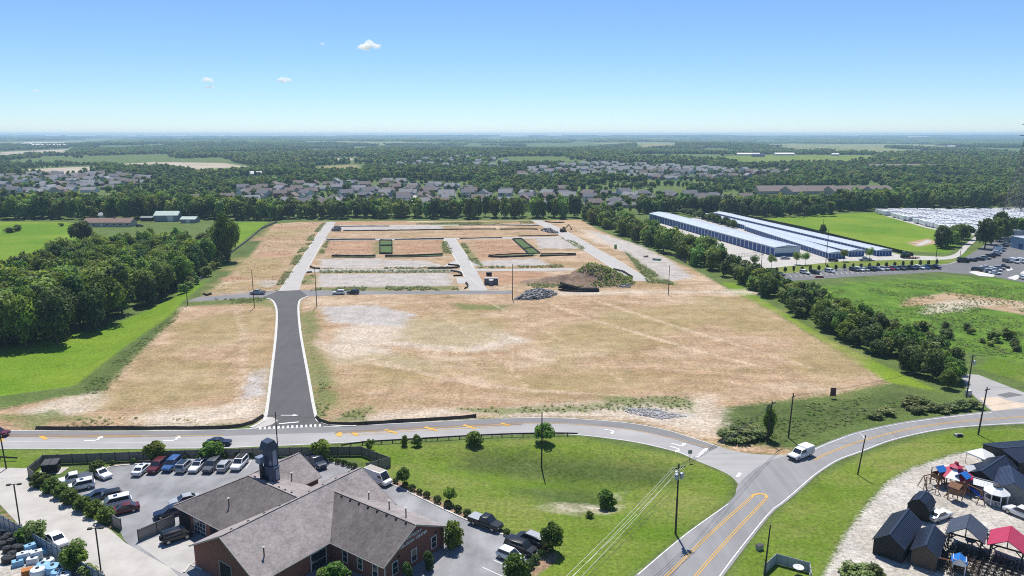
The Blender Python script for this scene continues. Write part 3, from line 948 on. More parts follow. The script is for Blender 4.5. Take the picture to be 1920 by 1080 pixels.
for pts in ([(524, 546), (546, 512), (575, 470), (611, 416)], [(573, 512), (596, 470), (606, 452)], [(832, 449), (858, 493), (871, 520)], [(854, 449), (880, 487), (886, 503)], [(996, 413), (1047, 440)], [(1056, 446), (1107, 477), (1143, 500), (1187, 527)], [(1013, 413), (1060, 433), (1120, 467), (1153, 485), (1221, 527)],
            [(606, 452), (720, 450.4), (833, 449.4)], [(611, 447), (720, 447.2), (833, 446.2)], [(578, 505), (700, 505), (850, 505.5)], [(572, 511), (700, 509.5), (850, 510)], [(893, 507.5), (960, 508.3), (1060, 507.4)], [(880, 521), (905, 540), (935, 543)], [(395, 551), (440, 549.5), (510, 545), (524, 541)]):
    kerb(pts, 0.45, 0.12)
# parking stubs
for poly in ([(828, 500), (856, 487), (862, 493), (852, 499)], [(880, 487), (898, 489), (903, 494), (888, 499)], [(855, 520), (872, 520), (878, 532), (858, 532)]):
    structure(sheet('parking_stub', poly, 0.03, M_street))
# collision centre lot and lane
structure(sheet('parking_lot', [(118, 905), (150, 888), (190, 884), (206, 876), (250, 871), (480, 861), (600, 862), (660, 876), (720, 902), (760, 920), (870, 973), (1012, 1034), (985, 1060), (955, 1110), (330, 1110), (232, 1012), (224, 992), (205, 970)], 0.024, M_asph_lot))
structure(sheet('concrete_lane', [(-150, 875), (53, 878), (52, 896), (62, 914), (112, 930), (209, 995), (235, 1018), (318, 1064), (372, 1115), (215, 1115), (191, 1077), (95, 1029), (38, 987), (0, 946), (-150, 905)], 0.03, M_concrete_lot))
structure(sheet('dumpster_pad', [(68, 890), (82, 878), (130, 876), (112, 889)], 0.032, M_concrete_lot))
structure(sheet('concrete_apron', [(258, 1022), (330, 993), (392, 1040), (356, 1060), (342, 1076), (316, 1063)], 0.036, M_concrete))
for pts in ([(150, 889), (190, 884), (206, 876), (250, 871), (350, 866), (470, 861.5)], [(606, 864), (660, 876), (720, 902), (760, 920), (870, 973), (1012, 1034), (985, 1060), (955, 1110)], [(345, 1074), (356, 1060), (380, 1068)]):
    kerb(pts, 0.3, 0.13)
PK = MB()
for a, b in (((925, 1050), (960, 1066)), ((905, 1064), (945, 1082)), ((955, 1020), (992, 1036)), ((940, 1034), (976, 1050))):
    px_line(PK, [a, b], 0.12, 0.034)
for i in range(10):
    a = (257 + i * 25.5, 890 - i * 1.4)
    px_line(PK, [a, (a[0] + 13, a[1] - 20)], 0.1, 0.034)
structure(PK.build('parking_bay_lines', M_white_line))
# side road upper right
structure(sheet('side_road', [(1800, 700), (1835, 703), (1925, 738), (2060, 757), (2050, 764), (1920, 769), (1862, 773), (1838, 754), (1814, 730)], 0.026, M_asph_old))
M_tan_conc = mat('tan_concrete', (0.56, 0.45, 0.34), 0.9, 0.3, 0.12)
structure(sheet('side_road_apron', [(1836, 746), (1870, 745), (1890, 751), (1940, 761), (1862, 771)], 0.034, M_tan_conc))
structure(sheet('asphalt_patch', [(1868, 740.5), (1893, 735.5), (1920, 741), (1886, 746)], 0.04, M_asph_far))
# far right lots and storage yard paving
structure(sheet('storage_yard', [(1235, 420), (1340, 402), (1400, 405), (1560, 445), (1690, 478), (1780, 482), (1700, 487), (1580, 490), (1470, 500), (1410, 507), (1330, 475)], 0.03, M_concrete_lot))
structure(strip('trail', [(1690, 482), (1760, 482), (1790, 476), (1805, 462), (1820, 450), (1832, 440)], [(1690, 488), (1770, 487), (1800, 480), (1815, 465), (1828, 453), (1838, 441)], 0.036, M_concrete_lot, 50))
structure(sheet('concrete_pad', [(1715, 460), (1736, 450), (1749, 452), (1728, 461)], 0.03, M_concrete_lot))
structure(sheet('car_park', [(1425, 522), (1470, 514), (1600, 502), (1770, 496), (1800, 488), (1830, 470), (1860, 450), (1905, 432), (2000, 440), (2000, 535), (1920, 530), (1850, 517), (1760, 510), (1600, 519), (1480, 527)], 0.034, M_asph_far))
for poly in ([(1816, 511), (1826, 508), (1866, 516), (1862, 520), (1836, 518)], [(1888, 522), (1905, 516), (1918, 518), (1904, 526)], [(1884, 505), (1895, 502), (1900, 506), (1890, 509)], [(1912, 513), (1920, 508), (1940, 512), (1930, 518)]):
    P = Gs(poly)
    structure(MB().prism([(p.x, p.y) for p in P], 0.0, 0.18).build('parking_island', M_kerb))
PK = MB()
for i in range(30):
    a = (1480 + i * 9.6, 515.5 - i * 0.55)
    px_line(PK, [a, (a[0] + 5, a[1] + 4.5)], 0.15, 0.05)
structure(PK.build('parking_bay_lines', M_white_line))
kerb([(1430, 517), (1500, 511), (1600, 502), (1700, 498.5), (1768, 497), (1790, 492), (1800, 487)], 0.4)

# ================================================================== TREE PROTOTYPES
def quads_mesh(name, C, Nn, size, tint, m, aspect=0.8):
    """many small leaf-clump faces: centres C, normals Nn"""
    n = len(C)
    up = RNG.normal(size=(n, 3))
    t = np.cross(Nn, up)
    t /= np.linalg.norm(t, axis=1)[:, None] + 1e-9
    b = np.cross(Nn, t)
    s = size[:, None]
    a1, a2 = t * s, b * s * aspect
    V = np.stack([C - a1 - a2 * .6, C + a1 * .7 - a2, C + a1 + a2 * .7, C - a1 * .6 + a2], 1).reshape(-1, 3)
    me = bpy.data.meshes.new(name)
    me.vertices.add(4 * n)
    me.vertices.foreach_set('co', V.astype(np.float32).ravel())
    me.loops.add(4 * n)
    me.loops.foreach_set('vertex_index', np.arange(4 * n, dtype=np.int32))
    me.polygons.add(n)
    me.polygons.foreach_set('loop_start', (np.arange(n) * 4).astype(np.int32))
    at = me.attributes.new('tint', 'FLOAT', 'FACE')
    at.data.foreach_set('value', tint.astype(np.float32))
    me.update()
    me.validate()
    me.materials.append(m)
    return me
def crown_mesh(name, seed, m, n=2400, blobs=16, rz=1.0, leaf=0.05, lo=0.25, hole=0.0, conic=0.0, dense=0.8):
    """crown of unit height (0..1) and unit-ish width, made of leaf clumps on overlapping lobes"""
    r = np.random.default_rng(seed)
    Cs, Ns, Ts, Ss = [], [], [], []
    zc, hz = (1 + lo) / 2, (1 - lo) / 2
    cen = []
    k = 0
    while len(cen) < blobs and k < 4000:
        k += 1
        d = r.normal(size=3)
        d /= np.linalg.norm(d)
        rad = r.uniform(0.35, 0.78)
        c = np.array([d[0] * 0.5 * rad, d[1] * 0.5 * rad, zc + d[2] * hz * rad])
        if conic:
            q = 1 - conic * (c[2] - lo) / (1 - lo)
            c[0] *= q
            c[1] *= q
        br = r.uniform(0.13, 0.22) * (1 - 0.35 * conic * (c[2] - lo) / (1 - lo))
        if all(np.linalg.norm(c - c2) > 0.09 for c2, _ in cen):
            cen.append((c, br))
    cen.append((np.array([0, 0, zc]), 0.25))
    wsum = sum(b * b for _, b in cen)
    for c, br in cen:
        q = max(8, int(n * br * br / wsum))
        d = r.normal(size=(q, 3))
        d[:, 2] += 0.25
        d /= np.linalg.norm(d, axis=1)[:, None]
        rr = br * r.uniform(0.72, 1.08, q) * (1 + 0.18 * np.sin(d[:, 0] * 7 + c[0] * 40) * np.cos(d[:, 1] * 6 + c[1] * 30))
        P = c + d * rr[:, None] * np.array([1, 1, 0.85 * rz])
        nn = d * dense + r.normal(size=(q, 3)) * 0.5 + np.array([0, 0, 0.45])
        nn /= np.linalg.norm(nn, axis=1)[:, None]
        t = np.clip(r.normal(0.42, 0.26) + r.normal(0, 0.28, q), 0, 1)
        keep = r.random(q) > hole
        Cs.append(P[keep]); Ns.append(nn[keep]); Ts.append(t[keep])
        Ss.append((leaf * r.uniform(0.6, 1.25, q))[keep])
    return quads_mesh(name, np.concatenate(Cs), np.concatenate(Ns), np.concatenate(Ss), np.concatenate(Ts), m)
def trunk_mesh(name, seed, top=0.75, r0=0.022, limbs=5):
    r = random.Random(seed)
    mb = MB()
    p = Vector((0, 0, -0.02))
    pts = [p]
    for i in range(4):
        p = p + Vector((r.uniform(-.02, .02), r.uniform(-.02, .02), (top + .02) / 4))
        pts.append(p)
    for i in range(4):
        mb.tube(pts[i], pts[i + 1], r0 * (1 - i * .2), r0 * (1 - (i + 1) * .2), 6, i in (0, 3))
    for i in range(limbs):
        a = r.uniform(0, 6.28)
        b = pts[2].lerp(pts[4], r.uniform(0, .8))
        e = b + Vector((math.cos(a) * r.uniform(.12, .28), math.sin(a) * r.uniform(.12, .28), r.uniform(.08, .2)))
        mb.tube(b, e, r0 * .45, r0 * .15, 5, False)
    return mb.mesh(name, M_bark, 60)
TP = {}   # kind -> list of (crown, trunk)
TP['broad'] = [(crown_mesh('crown', 100 + i, M_leaf, 4200, 22, leaf=0.030, lo=0.12), trunk_mesh('trunk', i)) for i in range(6)]
TP['light'] = [(crown_mesh('crown', 200 + i, M_leaf_l, 3400, 18, leaf=0.032, lo=0.15, hole=.12), trunk_mesh('trunk', 20 + i)) for i in range(3)]
TP['open'] = [(crown_mesh('crown', 300 + i, M_leaf_l, 2000, 15, leaf=0.032, lo=0.38, hole=.35), trunk_mesh('trunk', 30 + i, .8, .018, 8)) for i in range(3)]
TP['dark'] = [(crown_mesh('crown', 400 + i, M_leaf_d, 3800, 20, leaf=0.032, lo=0.03, conic=.35), trunk_mesh('trunk', 40 + i)) for i in range(4)]
TP['lawn'] = [(crown_mesh('crown', 500 + i, M_leaf, 3000, 18, leaf=0.036, lo=0.3), trunk_mesh('trunk', 50 + i, .6, .03)) for i in range(2)]
TP['bush'] = [(crown_mesh('foliage', 600 + i, M_leaf, 2200, 16, leaf=0.042, lo=-0.12), trunk_mesh('stem', 60 + i, .5, .03)) for i in range(3)]
TP['weedy'] = [(crown_mesh('foliage', 700 + i, M_weed, 1500, 14, leaf=0.05, lo=-0.2, hole=.2), trunk_mesh('stem', 70 + i, .5, .02)) for i in range(3)]
TP['ball'] = []
for i in range(2):
    r_ = np.random.default_rng(800 + i)
    d_ = r_.normal(size=(420, 3)); d_[:, 2] = np.abs(d_[:, 2]) * 1.0 - 0.35
    d_ /= np.linalg.norm(d_, axis=1)[:, None]
    P_ = d_ * (0.5 * r_.uniform(.86, 1.04, 420))[:, None] + np.array([0, 0, .46])
    n_ = d_ + r_.normal(size=(420, 3)) * .35
    n_ /= np.linalg.norm(n_, axis=1)[:, None]
    TP['ball'].append((quads_mesh('foliage', P_, n_, np.full(420, .075), r_.random(420) * .6, M_leaf_d), trunk_mesh('stem', 80 + i, .5, .05, 2)))
def plant(kindk, name, label, cat, x, y, h, w, group=None, z=None, rz=None, k=None, parts=('crown', 'trunk')):
    """one tree or shrub with its crown and trunk"""
    if z is None:
        z = tz(x, y)
    t = thing(name, label, cat, (x, y, z), 0, group)
    cr, tr = TP[kindk][(k if k is not None else random.randrange(99)) % len(TP[kindk])]
    a = random.uniform(0, 6.28) if rz is None else rz
    put(parts[0], cr, t, (0, 0, 0), a, (w, w, h))
    put(parts[1], tr, t, (0, 0, 0), a, (h, h, h * 0.95))
    return t

# ================================================================== COLLISION CENTRE BUILDING
def brick_mat():
    m, nt, b = new_mat('red_brick')
    N, L = nt.nodes, nt.links
    tc = N.new('ShaderNodeTexCoord')
    sx = N.new('ShaderNodeSeparateXYZ')
    L.new(tc.outputs['Object'], sx.inputs[0])
    ad = N.new('ShaderNodeMath')
    ad.operation = 'ADD'
    L.new(sx.outputs[0], ad.inputs[0])
    L.new(sx.outputs[1], ad.inputs[1])
    cx = N.new('ShaderNodeCombineXYZ')
    L.new(ad.outputs[0], cx.inputs[0])
    L.new(sx.outputs[2], cx.inputs[1])
    br = N.new('ShaderNodeTexBrick')
    br.inputs['Scale'].default_value = 1.0
    br.inputs['Brick Width'].default_value = 0.23
    br.inputs['Row Height'].default_value = 0.08
    br.inputs['Mortar Size'].default_value = 0.008
    br.inputs['Color1'].default_value = (0.235, 0.075, 0.048, 1)
    br.inputs['Color2'].default_value = (0.150, 0.048, 0.034, 1)
    br.inputs['Mortar'].default_value = (0.22, 0.13, 0.10, 1)
    L.new(cx.outputs[0], br.inputs[0])
    L.new(br.outputs[0], b.inputs['Base Color'])
    b.inputs['Roughness'].default_value = 0.9
    return m
def shingle_mat(name, c, c2):
    m, nt, b = new_mat(name)
    N, L = nt.nodes, nt.links
    tc = N.new('ShaderNodeTexCoord')
    def nz(s, st, det=4):
        mp = N.new('ShaderNodeMapping')
        mp.inputs['Scale'].default_value = st
        L.new(tc.outputs['Object'], mp.inputs[0])
        n = N.new('ShaderNodeTexNoise')
        n.inputs['Scale'].default_value = s
        n.inputs['Detail'].default_value = det
        L.new(mp.outputs[0], n.inputs[0])
        return n.outputs[0]
    br = N.new('ShaderNodeTexBrick')
    br.inputs['Scale'].default_value = 1.0
    br.inputs['Brick Width'].default_value = 0.32
    br.inputs['Row Height'].default_value = 0.16
    br.inputs['Mortar Size'].default_value = 0.006
    br.inputs['Color1'].default_value = (*c, 1)
    br.inputs['Color2'].default_value = (*c2, 1)
    br.inputs['Mortar'].default_value = (c[0] * .7, c[1] * .7, c[2] * .7, 1)
    L.new(tc.outputs['Object'], br.inputs[0])
    a = nz(0.22, (1, 1, .3))
    f = nz(2.6, (1, 1, 1), 5)
    st = nz(0.9, (1, 1, .15), 4)
    mr = N.new('ShaderNodeMath')
    mr.operation = 'ADD'
    L.new(a, mr.inputs[0])
    L.new(f, mr.inputs[1])
    mr3 = N.new('ShaderNodeMath')
    mr3.operation = 'ADD'
    L.new(mr.outputs[0], mr3.inputs[0])
    L.new(st, mr3.inputs[1])
    mr2 = N.new('ShaderNodeMapRange')
    mr2.inputs[1].default_value, mr2.inputs[2].default_value = 1.15, 1.9
    mr2.inputs[3].default_value, mr2.inputs[4].default_value = 0.72, 1.28
    L.new(mr3.outputs[0], mr2.inputs[0])
    hs = N.new('ShaderNodeHueSaturation')
    L.new(br.outputs[0], hs.inputs['Color'])
    L.new(mr2.outputs[0], hs.inputs['Value'])
    L.new(hs.outputs[0], b.inputs['Base Color'])
    b.inputs['Roughness'].default_value = 0.95
    b.inputs['Specular IOR Level'].default_value = 0.15
    MATS[name] = m
    return m
M_brick = brick_mat()
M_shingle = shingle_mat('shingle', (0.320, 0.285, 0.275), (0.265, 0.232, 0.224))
M_shingle_shade_st = shingle_mat('shingle_shade_stained', (0.165, 0.148, 0.142), (0.130, 0.115, 0.110))  # darker copy for slopes facing away from the sun: painted shade plus stain streaks
M_trim = mat('white_trim', (0.66, 0.64, 0.60), 0.6)
M_fascia = mat('fascia', (0.40, 0.36, 0.33), 0.6)
BO = G(354, 1023, 3.2)
BA = R(54.5)
bld = thing('collision_centre_building', 'brick collision centre with brown shingled cross gable roofs and white lettering', 'building', (BO.x, BO.y, 0), BA)
# local frame: x along u (main ridge), y = -v  -> a point (u, v) is (u, -v)
def UV(u, v, z):
    return Vector((u, -v, z))
E_ = 3.2
def wallp(name, pts, z0=0.0):
    """brick wall ring of u,v corners, with top heights"""
    mb = MB()
    n = len(pts)
    for i in range(n):
        a, b = pts[i], pts[(i + 1) % n]
    return mb
IN = 0.45     # eave overhang
def gable_block(u0, u1, v0, v1, e, rdg, along, name='wall'):
    """brick box with gables; ridge along 'u' or 'v'"""
    mb = MB()
    if along == 'u':
        m_ = (v0 + v1) / 2
        prof = [(v0, -0.05), (v1, -0.05), (v1, e), (m_, rdg), (v0, e)]
        vs = [UV(u0, v, z) for v, z in prof] + [UV(u1, v, z) for v, z in prof]
    else:
        m_ = (u0 + u1) / 2
        prof = [(u0, -0.05), (u1, -0.05), (u1, e), (m_, rdg), (u0, e)]
        vs = [UV(u, v0, z) for u, z in prof] + [UV(u, v1, z) for u, z in prof]
    fs = [(0, 1, 2, 3, 4), (9, 8, 7, 6, 5)] + [(i, (i + 1) % 5, 5 + (i + 1) % 5, 5 + i) for i in range(5)]
    mb.add(vs, fs)
    return mb.build(name, M_brick, bld)
PITCH = (7.3 - 3.2) / 7.8
gable_block(IN, 25.5 - IN, IN, 15.6 - IN, E_ + IN * PITCH - .2, 7.3 - .2, 'u')
gable_block(12.1 + IN, 25.2 - IN, 9.0, 26.3 - IN, E_ + IN * .5 - .2, 6.5 - .2, 'v')
gable_block(18.0, 25.1 - IN, -12.8 + IN, -1.5 - IN, E_ + IN * .5 - .2, 6.0 - .2, 'u')
# third wing is hipped: plain brick walls below its eaves
MB().prism([UV(5.0 + IN, -12.6 + IN, 0)[:2], UV(21.6 - IN, -12.6 + IN, 0)[:2], UV(21.6 - IN, 3.0, 0)[:2], UV(5.0 + IN, 3.0, 0)[:2]], -0.05, E_ + 0.05).build('wall', M_brick, bld)
def roofp(name, corners, t=0.14):
    return MB().slab([UV(*c) for c in corners], t)
def add_roof(planes, name='roof', shade_stained=()):
    for i, c in enumerate(planes):
        mb = MB()
        q = [UV(*k) for k in c]
        nn = (q[1] - q[0]).cross(q[2] - q[0])
        if nn.z < 0:
            q.reverse()
        mb.slab(q, 0.15).build(name, M_shingle_shade_st if i in shade_stained else M_shingle, bld)
rm = 7.8
# main roof: ridge v=7.8, z=7.3 from u=0 to 25.5
main_roof = add_roof([[(0, 0, E_), (25.5, 0, E_), (25.5, rm, 7.3), (0, rm, 7.3)], [(0, 15.6, E_), (25.5, 15.6, E_), (25.5, rm, 7.3), (0, rm, 7.3)]])
# sign wing: ridge u=18.65, z=6.5; runs into the main roof slope
def main_z(v):
    return 7.3 - abs(v - rm) * PITCH
v_in = rm + (7.3 - 6.5) / PITCH
sgn = add_roof([[(12.1, 26.3, E_), (18.65, 26.3, 6.5), (18.65, v_in, 6.5), (12.1, 15.6, E_)], [(25.2, 26.3, E_), (18.65, 26.3, 6.5), (18.65, v_in, 6.5), (25.2, 15.6, E_)]], shade_stained=(0,))
# hipped wing: ridge u=13.3, z=7.25, v from -4.6 to 7.8
u0_, u1_, um_ = 5.0, 21.6, 13.3
hp = add_roof([[(u0_, -12.6, E_), (u0_, 0.0, E_), (um_, rm, 7.25), (um_, -4.6, 7.25)], [(u1_, -12.6, E_), (u1_, 0.0, E_), (um_, rm, 7.25), (um_, -4.6, 7.25)], [(u0_, -12.6, E_), (u1_, -12.6, E_), (um_, -4.6, 7.25)]], shade_stained=(0,))
# rear gable wing
sl4 = (7.25 - E_) / (u1_ - um_)
u_in = u1_ - (6.0 - E_) / sl4
rw = add_roof([[(25.1, -1.5, E_), (25.1, -7.15, 6.0), (u_in, -7.15, 6.0), (u1_, -1.5, E_)], [(25.1, -12.8, E_), (25.1, -7.15, 6.0), (u_in, -7.15, 6.0), (u1_, -12.8, E_)]])
# gutters and fascia boards
gt = MB()
for a, b in (((0, 0, 3.1), (5, 0, 3.1)), ((0, 15.6, 3.1), (12.1, 15.6, 3.1)), ((12.1, 15.6, 3.1), (12.1, 26.3, 3.1)), ((25.2, 15.6, 3.1), (25.2, 26.3, 3.1)), ((5, 0, 3.1), (5, -12.6, 3.1)), ((5, -12.6, 3.1), (21.6, -12.6, 3.1)), ((25.1, -1.5, 3.1), (21.6, -1.5, 3.1))):
    MB().bar(UV(*a), UV(*b), 0.14, 0.13).build('gutter', M_fascia, bld)
fb = MB()
for a, b in (((-.03, 0, 3.12), (-.03, rm, 7.22)), ((-.03, 15.6, 3.12), (-.03, rm, 7.22)), ((12.1, 26.33, 3.12), (18.65, 26.33, 6.42)), ((25.2, 26.33, 3.12), (18.65, 26.33, 6.42)), ((25.53, 0, 3.12), (25.53, rm, 7.22)), ((25.53, 15.6, 3.12), (25.53, rm, 7.22)), ((25.13, -1.5, 3.12), (25.13, -7.15, 5.92)), ((25.13, -12.8, 3.12), (25.13, -7.15, 5.92))):
    MB().bar(UV(*a), UV(*b), 0.05, 0.22).build('verge_board', M_fascia, bld)
rc = MB()
for a, b in (((0, rm, 7.32), (25.5, rm, 7.32)), ((18.65, v_in, 6.52), (18.65, 26.3, 6.52)), ((13.3, -4.6, 7.27), (13.3, rm, 7.27)), ((u_in, -7.15, 6.02), (25.1, -7.15, 6.02)), ((5, -12.6, 3.22), (13.3, -4.6, 7.27)), ((21.6, -12.6, 3.22), (13.3, -4.6, 7.27))):
    MB().bar(UV(*a), UV(*b), 0.3, 0.05).build('ridge_cap', M_shingle, bld)
# small ridge vents (dark boxes) and vent pipes
vent_me = MB().box(0, 0, 0.08, 0.26, 0.26, 0.16).mesh('ridge_vent', M_black)
for i in range(9):
    put('ridge_vent', vent_me, bld, UV(2.2 + i * 2.65, rm - .45, 7.1))
for i in range(8):
    put('ridge_vent', vent_me, bld, UV(18.65 - .4, v_in + 2 + i * 1.9, 6.34))
for i in range(7):
    put('ridge_vent', vent_me, bld, UV(13.3 + .4, -3.6 + i * 1.5, 7.08))
pipe_me = MB().tube((0, 0, -.2), (0, 0, 1.35), .09, .09, 8).mesh('vent_pipe', M_dark_steel)
cap_me = MB().lathe([(.1, 0), (.19, .04), (.19, .12), (.02, .22)], n=10).mesh('pipe_cap', M_trim)
for u, v, z in ((8.2, -2.5, 4.75), (3.2, 12.9, 4.55), (22.2, 13.0, 4.5), (21.2, 18.4, 5.2), (20.5, 22.5, 5.6), (20.3, -3.2, 3.9)):
    p = put('vent_pipe', pipe_me, bld, UV(u, v, z))
    put('pipe_cap', cap_me, p, (0, 0, 1.33))
# paint booth exhaust stack on the hipped wing
M_stack = mat('blue_grey_sheet', (0.045, 0.062, 0.105), 0.4, 2.0, 0.3, metal=0.3)
M_stack_l = mat('blue_grey_sheet_light', (0.20, 0.245, 0.33), 0.4, 2.0, 0.2, metal=0.3)
st = thing('exhaust_stack', 'tall dark blue metal exhaust tower standing on the brown roof', 'exhaust stack', (G(508, 897, 6.3).x, G(508, 897, 6.3).y, 6.2), BA)
MB().box(0, 0, 0.9, 2.0, 1.9, 2.4, 0, .98).build('stack_base', M_stack, st)
MB().box(0.15, -.1, 3.7, 1.7, 1.5, 3.2, 0, .96).build('stack_shaft', M_stack, st)
hd = MB()
hd.add([(-1.1, -.95, 5.3), (1.2, -.95, 5.3), (1.2, .95, 5.3), (-1.1, .95, 5.3), (-.7, -.85, 6.5), (.5, -.85, 6.7), (.5, .85, 6.7), (-.7, .85, 6.5)], [(3, 2, 1, 0), (4, 5, 6, 7), (0, 1, 5, 4), (1, 2, 6, 5), (2, 3, 7, 6), (3, 0, 4, 7)])
hd.build('stack_hood', M_stack, st)
MB().box(0.1, -.2, 2.2, 1.95, 1.85, 0.25).build('collar', M_stack_l, st)
MB().box(-1.0, .9, 3.4, 1.1, 1.2, .9).box(-1.0, .9, 3.9, 1.25, 1.35, .12).build('fan_housing', M_stack_l, st)
MB().box(-.7, -1.0, 2.1, 1.0, .9, 1.1, 0, .7).build('side_duct', M_stack, st)
MB().tube((-1.2, .6, -.3), (-1.2, .6, 2.9), .3, .3, 10).tube((-1.9, .2, 0.0), (-1.2, .6, .6), .25, .25, 8).build('round_duct', M_dark_steel, st, smooth=40)
MB().box(.35, -.83, 3.6, .7, .06, 2.7).build('access_panel', M_stack_l, st)
MB().box(-.5, -.83, 2.9, .35, .05, 1.0).build('louvre', M_stack_l, st)
MB().box(.55, -.97, .9, .6, .05, 1.8).build('access_door', M_stack_l, st)
# doors and windows
M_dark = mat('dark_interior', (0.015, 0.016, 0.018), 0.9)
M_whdoor = mat('white_panel', (0.62, 0.62, 0.60), 0.5)
def opening(name, c, along, w, h, m, d=.07, frame=None, mull=0):
    """door or window set in a wall; c=(u,v,zmid)"""
    p = UV(*c)
    sx, sy = (w, d) if along == 'u' else (d, w)
    o = MB().box(0, 0, 0, sx, sy, h).build(name, m, bld, p)
    if frame:
        fr = MB()
        k = 0.11
        for s in (-1, 1):
            if along == 'u':
                fr.box(s * (w / 2 + k / 2), 0, 0, k, d + .06, h + 2 * k)
            else:
                fr.box(0, s * (w / 2 + k / 2), 0, d + .06, k, h + 2 * k)
            fr.box(0, 0, s * (h / 2 + k / 2), sx if along == 'u' else d + .06, sy if along == 'v' else d + .06, k)
        for q in range(mull):
            t = -h / 2 + h * (q + 1) / (mull + 1)
            fr.box(0, 0, t, (w if along == 'u' else d + .05), (w if along == 'v' else d + .05), .06)
        if mull > 1:
            for q in range(3):
                t = -w / 2 + w * (q + 1) / 4
                if along == 'u':
                    fr.box(t, 0, 0, .06, d + .04, h)
                else:
                    fr.box(0, t, 0, d + .04, .06, h)
        fr.build('frame', frame, o)
    return o
# left wing face (u = 5.45): open bays and a white sectional door
ug = 5.0 + IN - .02
opening('bay_door', (ug, -10.4, 1.5), 'v', 2.9, 2.9, M_dark)
opening('bay_door', (ug, -6.2, 1.5), 'v', 2.9, 2.9, M_glass, .07, M_whdoor, 3)
opening('bay_door', (ug, -2.0, 1.5), 'v', 2.9, 2.9, M_dark)
# near gable (u=0.45): dark door
opening('bay_door', (IN - .02, 8.0, 1.55), 'v', 2.6, 3.1, M_dark, .07, M_fascia)
# right side of the main wing (v=15.15) and the sign wing
opening('entrance', (10.3, 15.6 - IN + .02, 1.3), 'u', 2.6, 2.6, M_glass, .07, M_trim, 1)
for v in (18.2, 21.2, 24.2):
    opening('window', (12.1 + IN - .02, v, 1.75), 'v', .9, 1.7, M_glass, .07, M_trim, 1)
for u in (14.6, 18.4, 22.6):
    opening('window', (u, 26.3 - IN + .02, 1.75), 'u', .95, 1.7, M_glass, .07, M_trim, 1)
for u in (15.4, 23.0):
    MB().box(0, 0, 0, .3, .12, .22).build('wall_lamp', M_black, bld, UV(u, 26.3 - IN + .06, 3.1))
for u, v in ((12.62, 25.95), (24.7, 25.95)):
    MB().box(0, 0, 1.6, .1, .1, 3.2).build('downpipe', M_trim, bld, UV(u, v, 0))
# lettering on the sign gable
def lettering(text, size, u, z, v):
    cu = bpy.data.curves.new('lettering', 'FONT')
    cu.body = text
    cu.size = size
    cu.align_x = 'CENTER'
    cu.extrude = 0.05
    cu.space_character = 1.08
    tmp = bpy.data.objects.new('tmp_text', cu)
    col.objects.link(tmp)
    dg = bpy.context.evaluated_depsgraph_get()
    me_ = bpy.data.meshes.new_from_object(tmp.evaluated_get(dg))
    bpy.data.objects.remove(tmp)
    bpy.data.curves.remove(cu)
    # text lies in its local xy plane: stand it up and face +v
    me_.transform(Matrix.Rotation(math.pi / 2, 4, 'X'))
    me_.materials.clear()
    me_.materials.append(M_white_letter)
    o = put('lettering', me_, bld, UV(u, v, z))
    o.scale = (1, 1, 1)
    return o
M_white_letter = mat('white_letters', (0.82, 0.82, 0.80), 0.5)
lettering('KENTUCKY', 0.62, 18.3, 4.8, 26.3 - IN + .08)
lettering('COLLISION', 0.60, 16.85, 4.05, 26.3 - IN + .08)
lettering('CENTER', 0.60, 19.95, 4.05, 26.3 - IN + .08)

# ================================================================== VEHICLES
M_tyre = mat('tyre_rubber', (0.012, 0.012, 0.012), 0.9)
M_rim = mat('wheel_rim', (0.35, 0.36, 0.37), 0.35, metal=0.6)
M_headl = mat('headlight_glass', (0.62, 0.64, 0.66), 0.15, spec=0.6)
M_taill = mat('tail_light', (0.30, 0.010, 0.012), 0.3)
def paint(name, c, rough=0.28):
    return mat('paint_' + name, c, rough, spec=0.55)
PAINT = {'white': paint('white', (0.70, 0.71, 0.72)), 'silver': paint('silver', (0.36, 0.38, 0.40)), 'grey': paint('grey', (0.085, 0.09, 0.10)), 'black': paint('black', (0.008, 0.009, 0.011)),
         'maroon': paint('maroon', (0.10, 0.012, 0.018)), 'blue': paint('blue', (0.030, 0.095, 0.26)), 'navy': paint('navy', (0.010, 0.018, 0.050)), 'red': paint('red', (0.28, 0.014, 0.018)),
         'tan': paint('tan', (0.42, 0.36, 0.28)), 'green': paint('green', (0.02, 0.09, 0.03)), 'steel': paint('steel', (0.13, 0.18, 0.24))}
def loft(stn, mb=None):
    """body shell: stations (x, z_bottom, z_shoulder, z_top, half_width)"""
    mb = mb or MB()
    vs, k = [], 8
    for x, zb, zs, zt, hw in stn:
        vs += [(x, -hw * .9, zb), (x, -hw, zb + .18), (x, -hw * .985, zs), (x, -hw * .86, zt), (x, hw * .86, zt), (x, hw * .985, zs), (x, hw, zb + .18), (x, hw * .9, zb)]
    fs = []
    n = len(stn)
    for i in range(n - 1):
        for j in range(k):
            fs.append((i * k + j, i * k + (j + 1) % k, (i + 1) * k + (j + 1) % k, (i + 1) * k + j))
    fs += [tuple(range(k - 1, -1, -1)), tuple((n - 1) * k + j for j in range(k))]
    return mb.add(vs, fs)
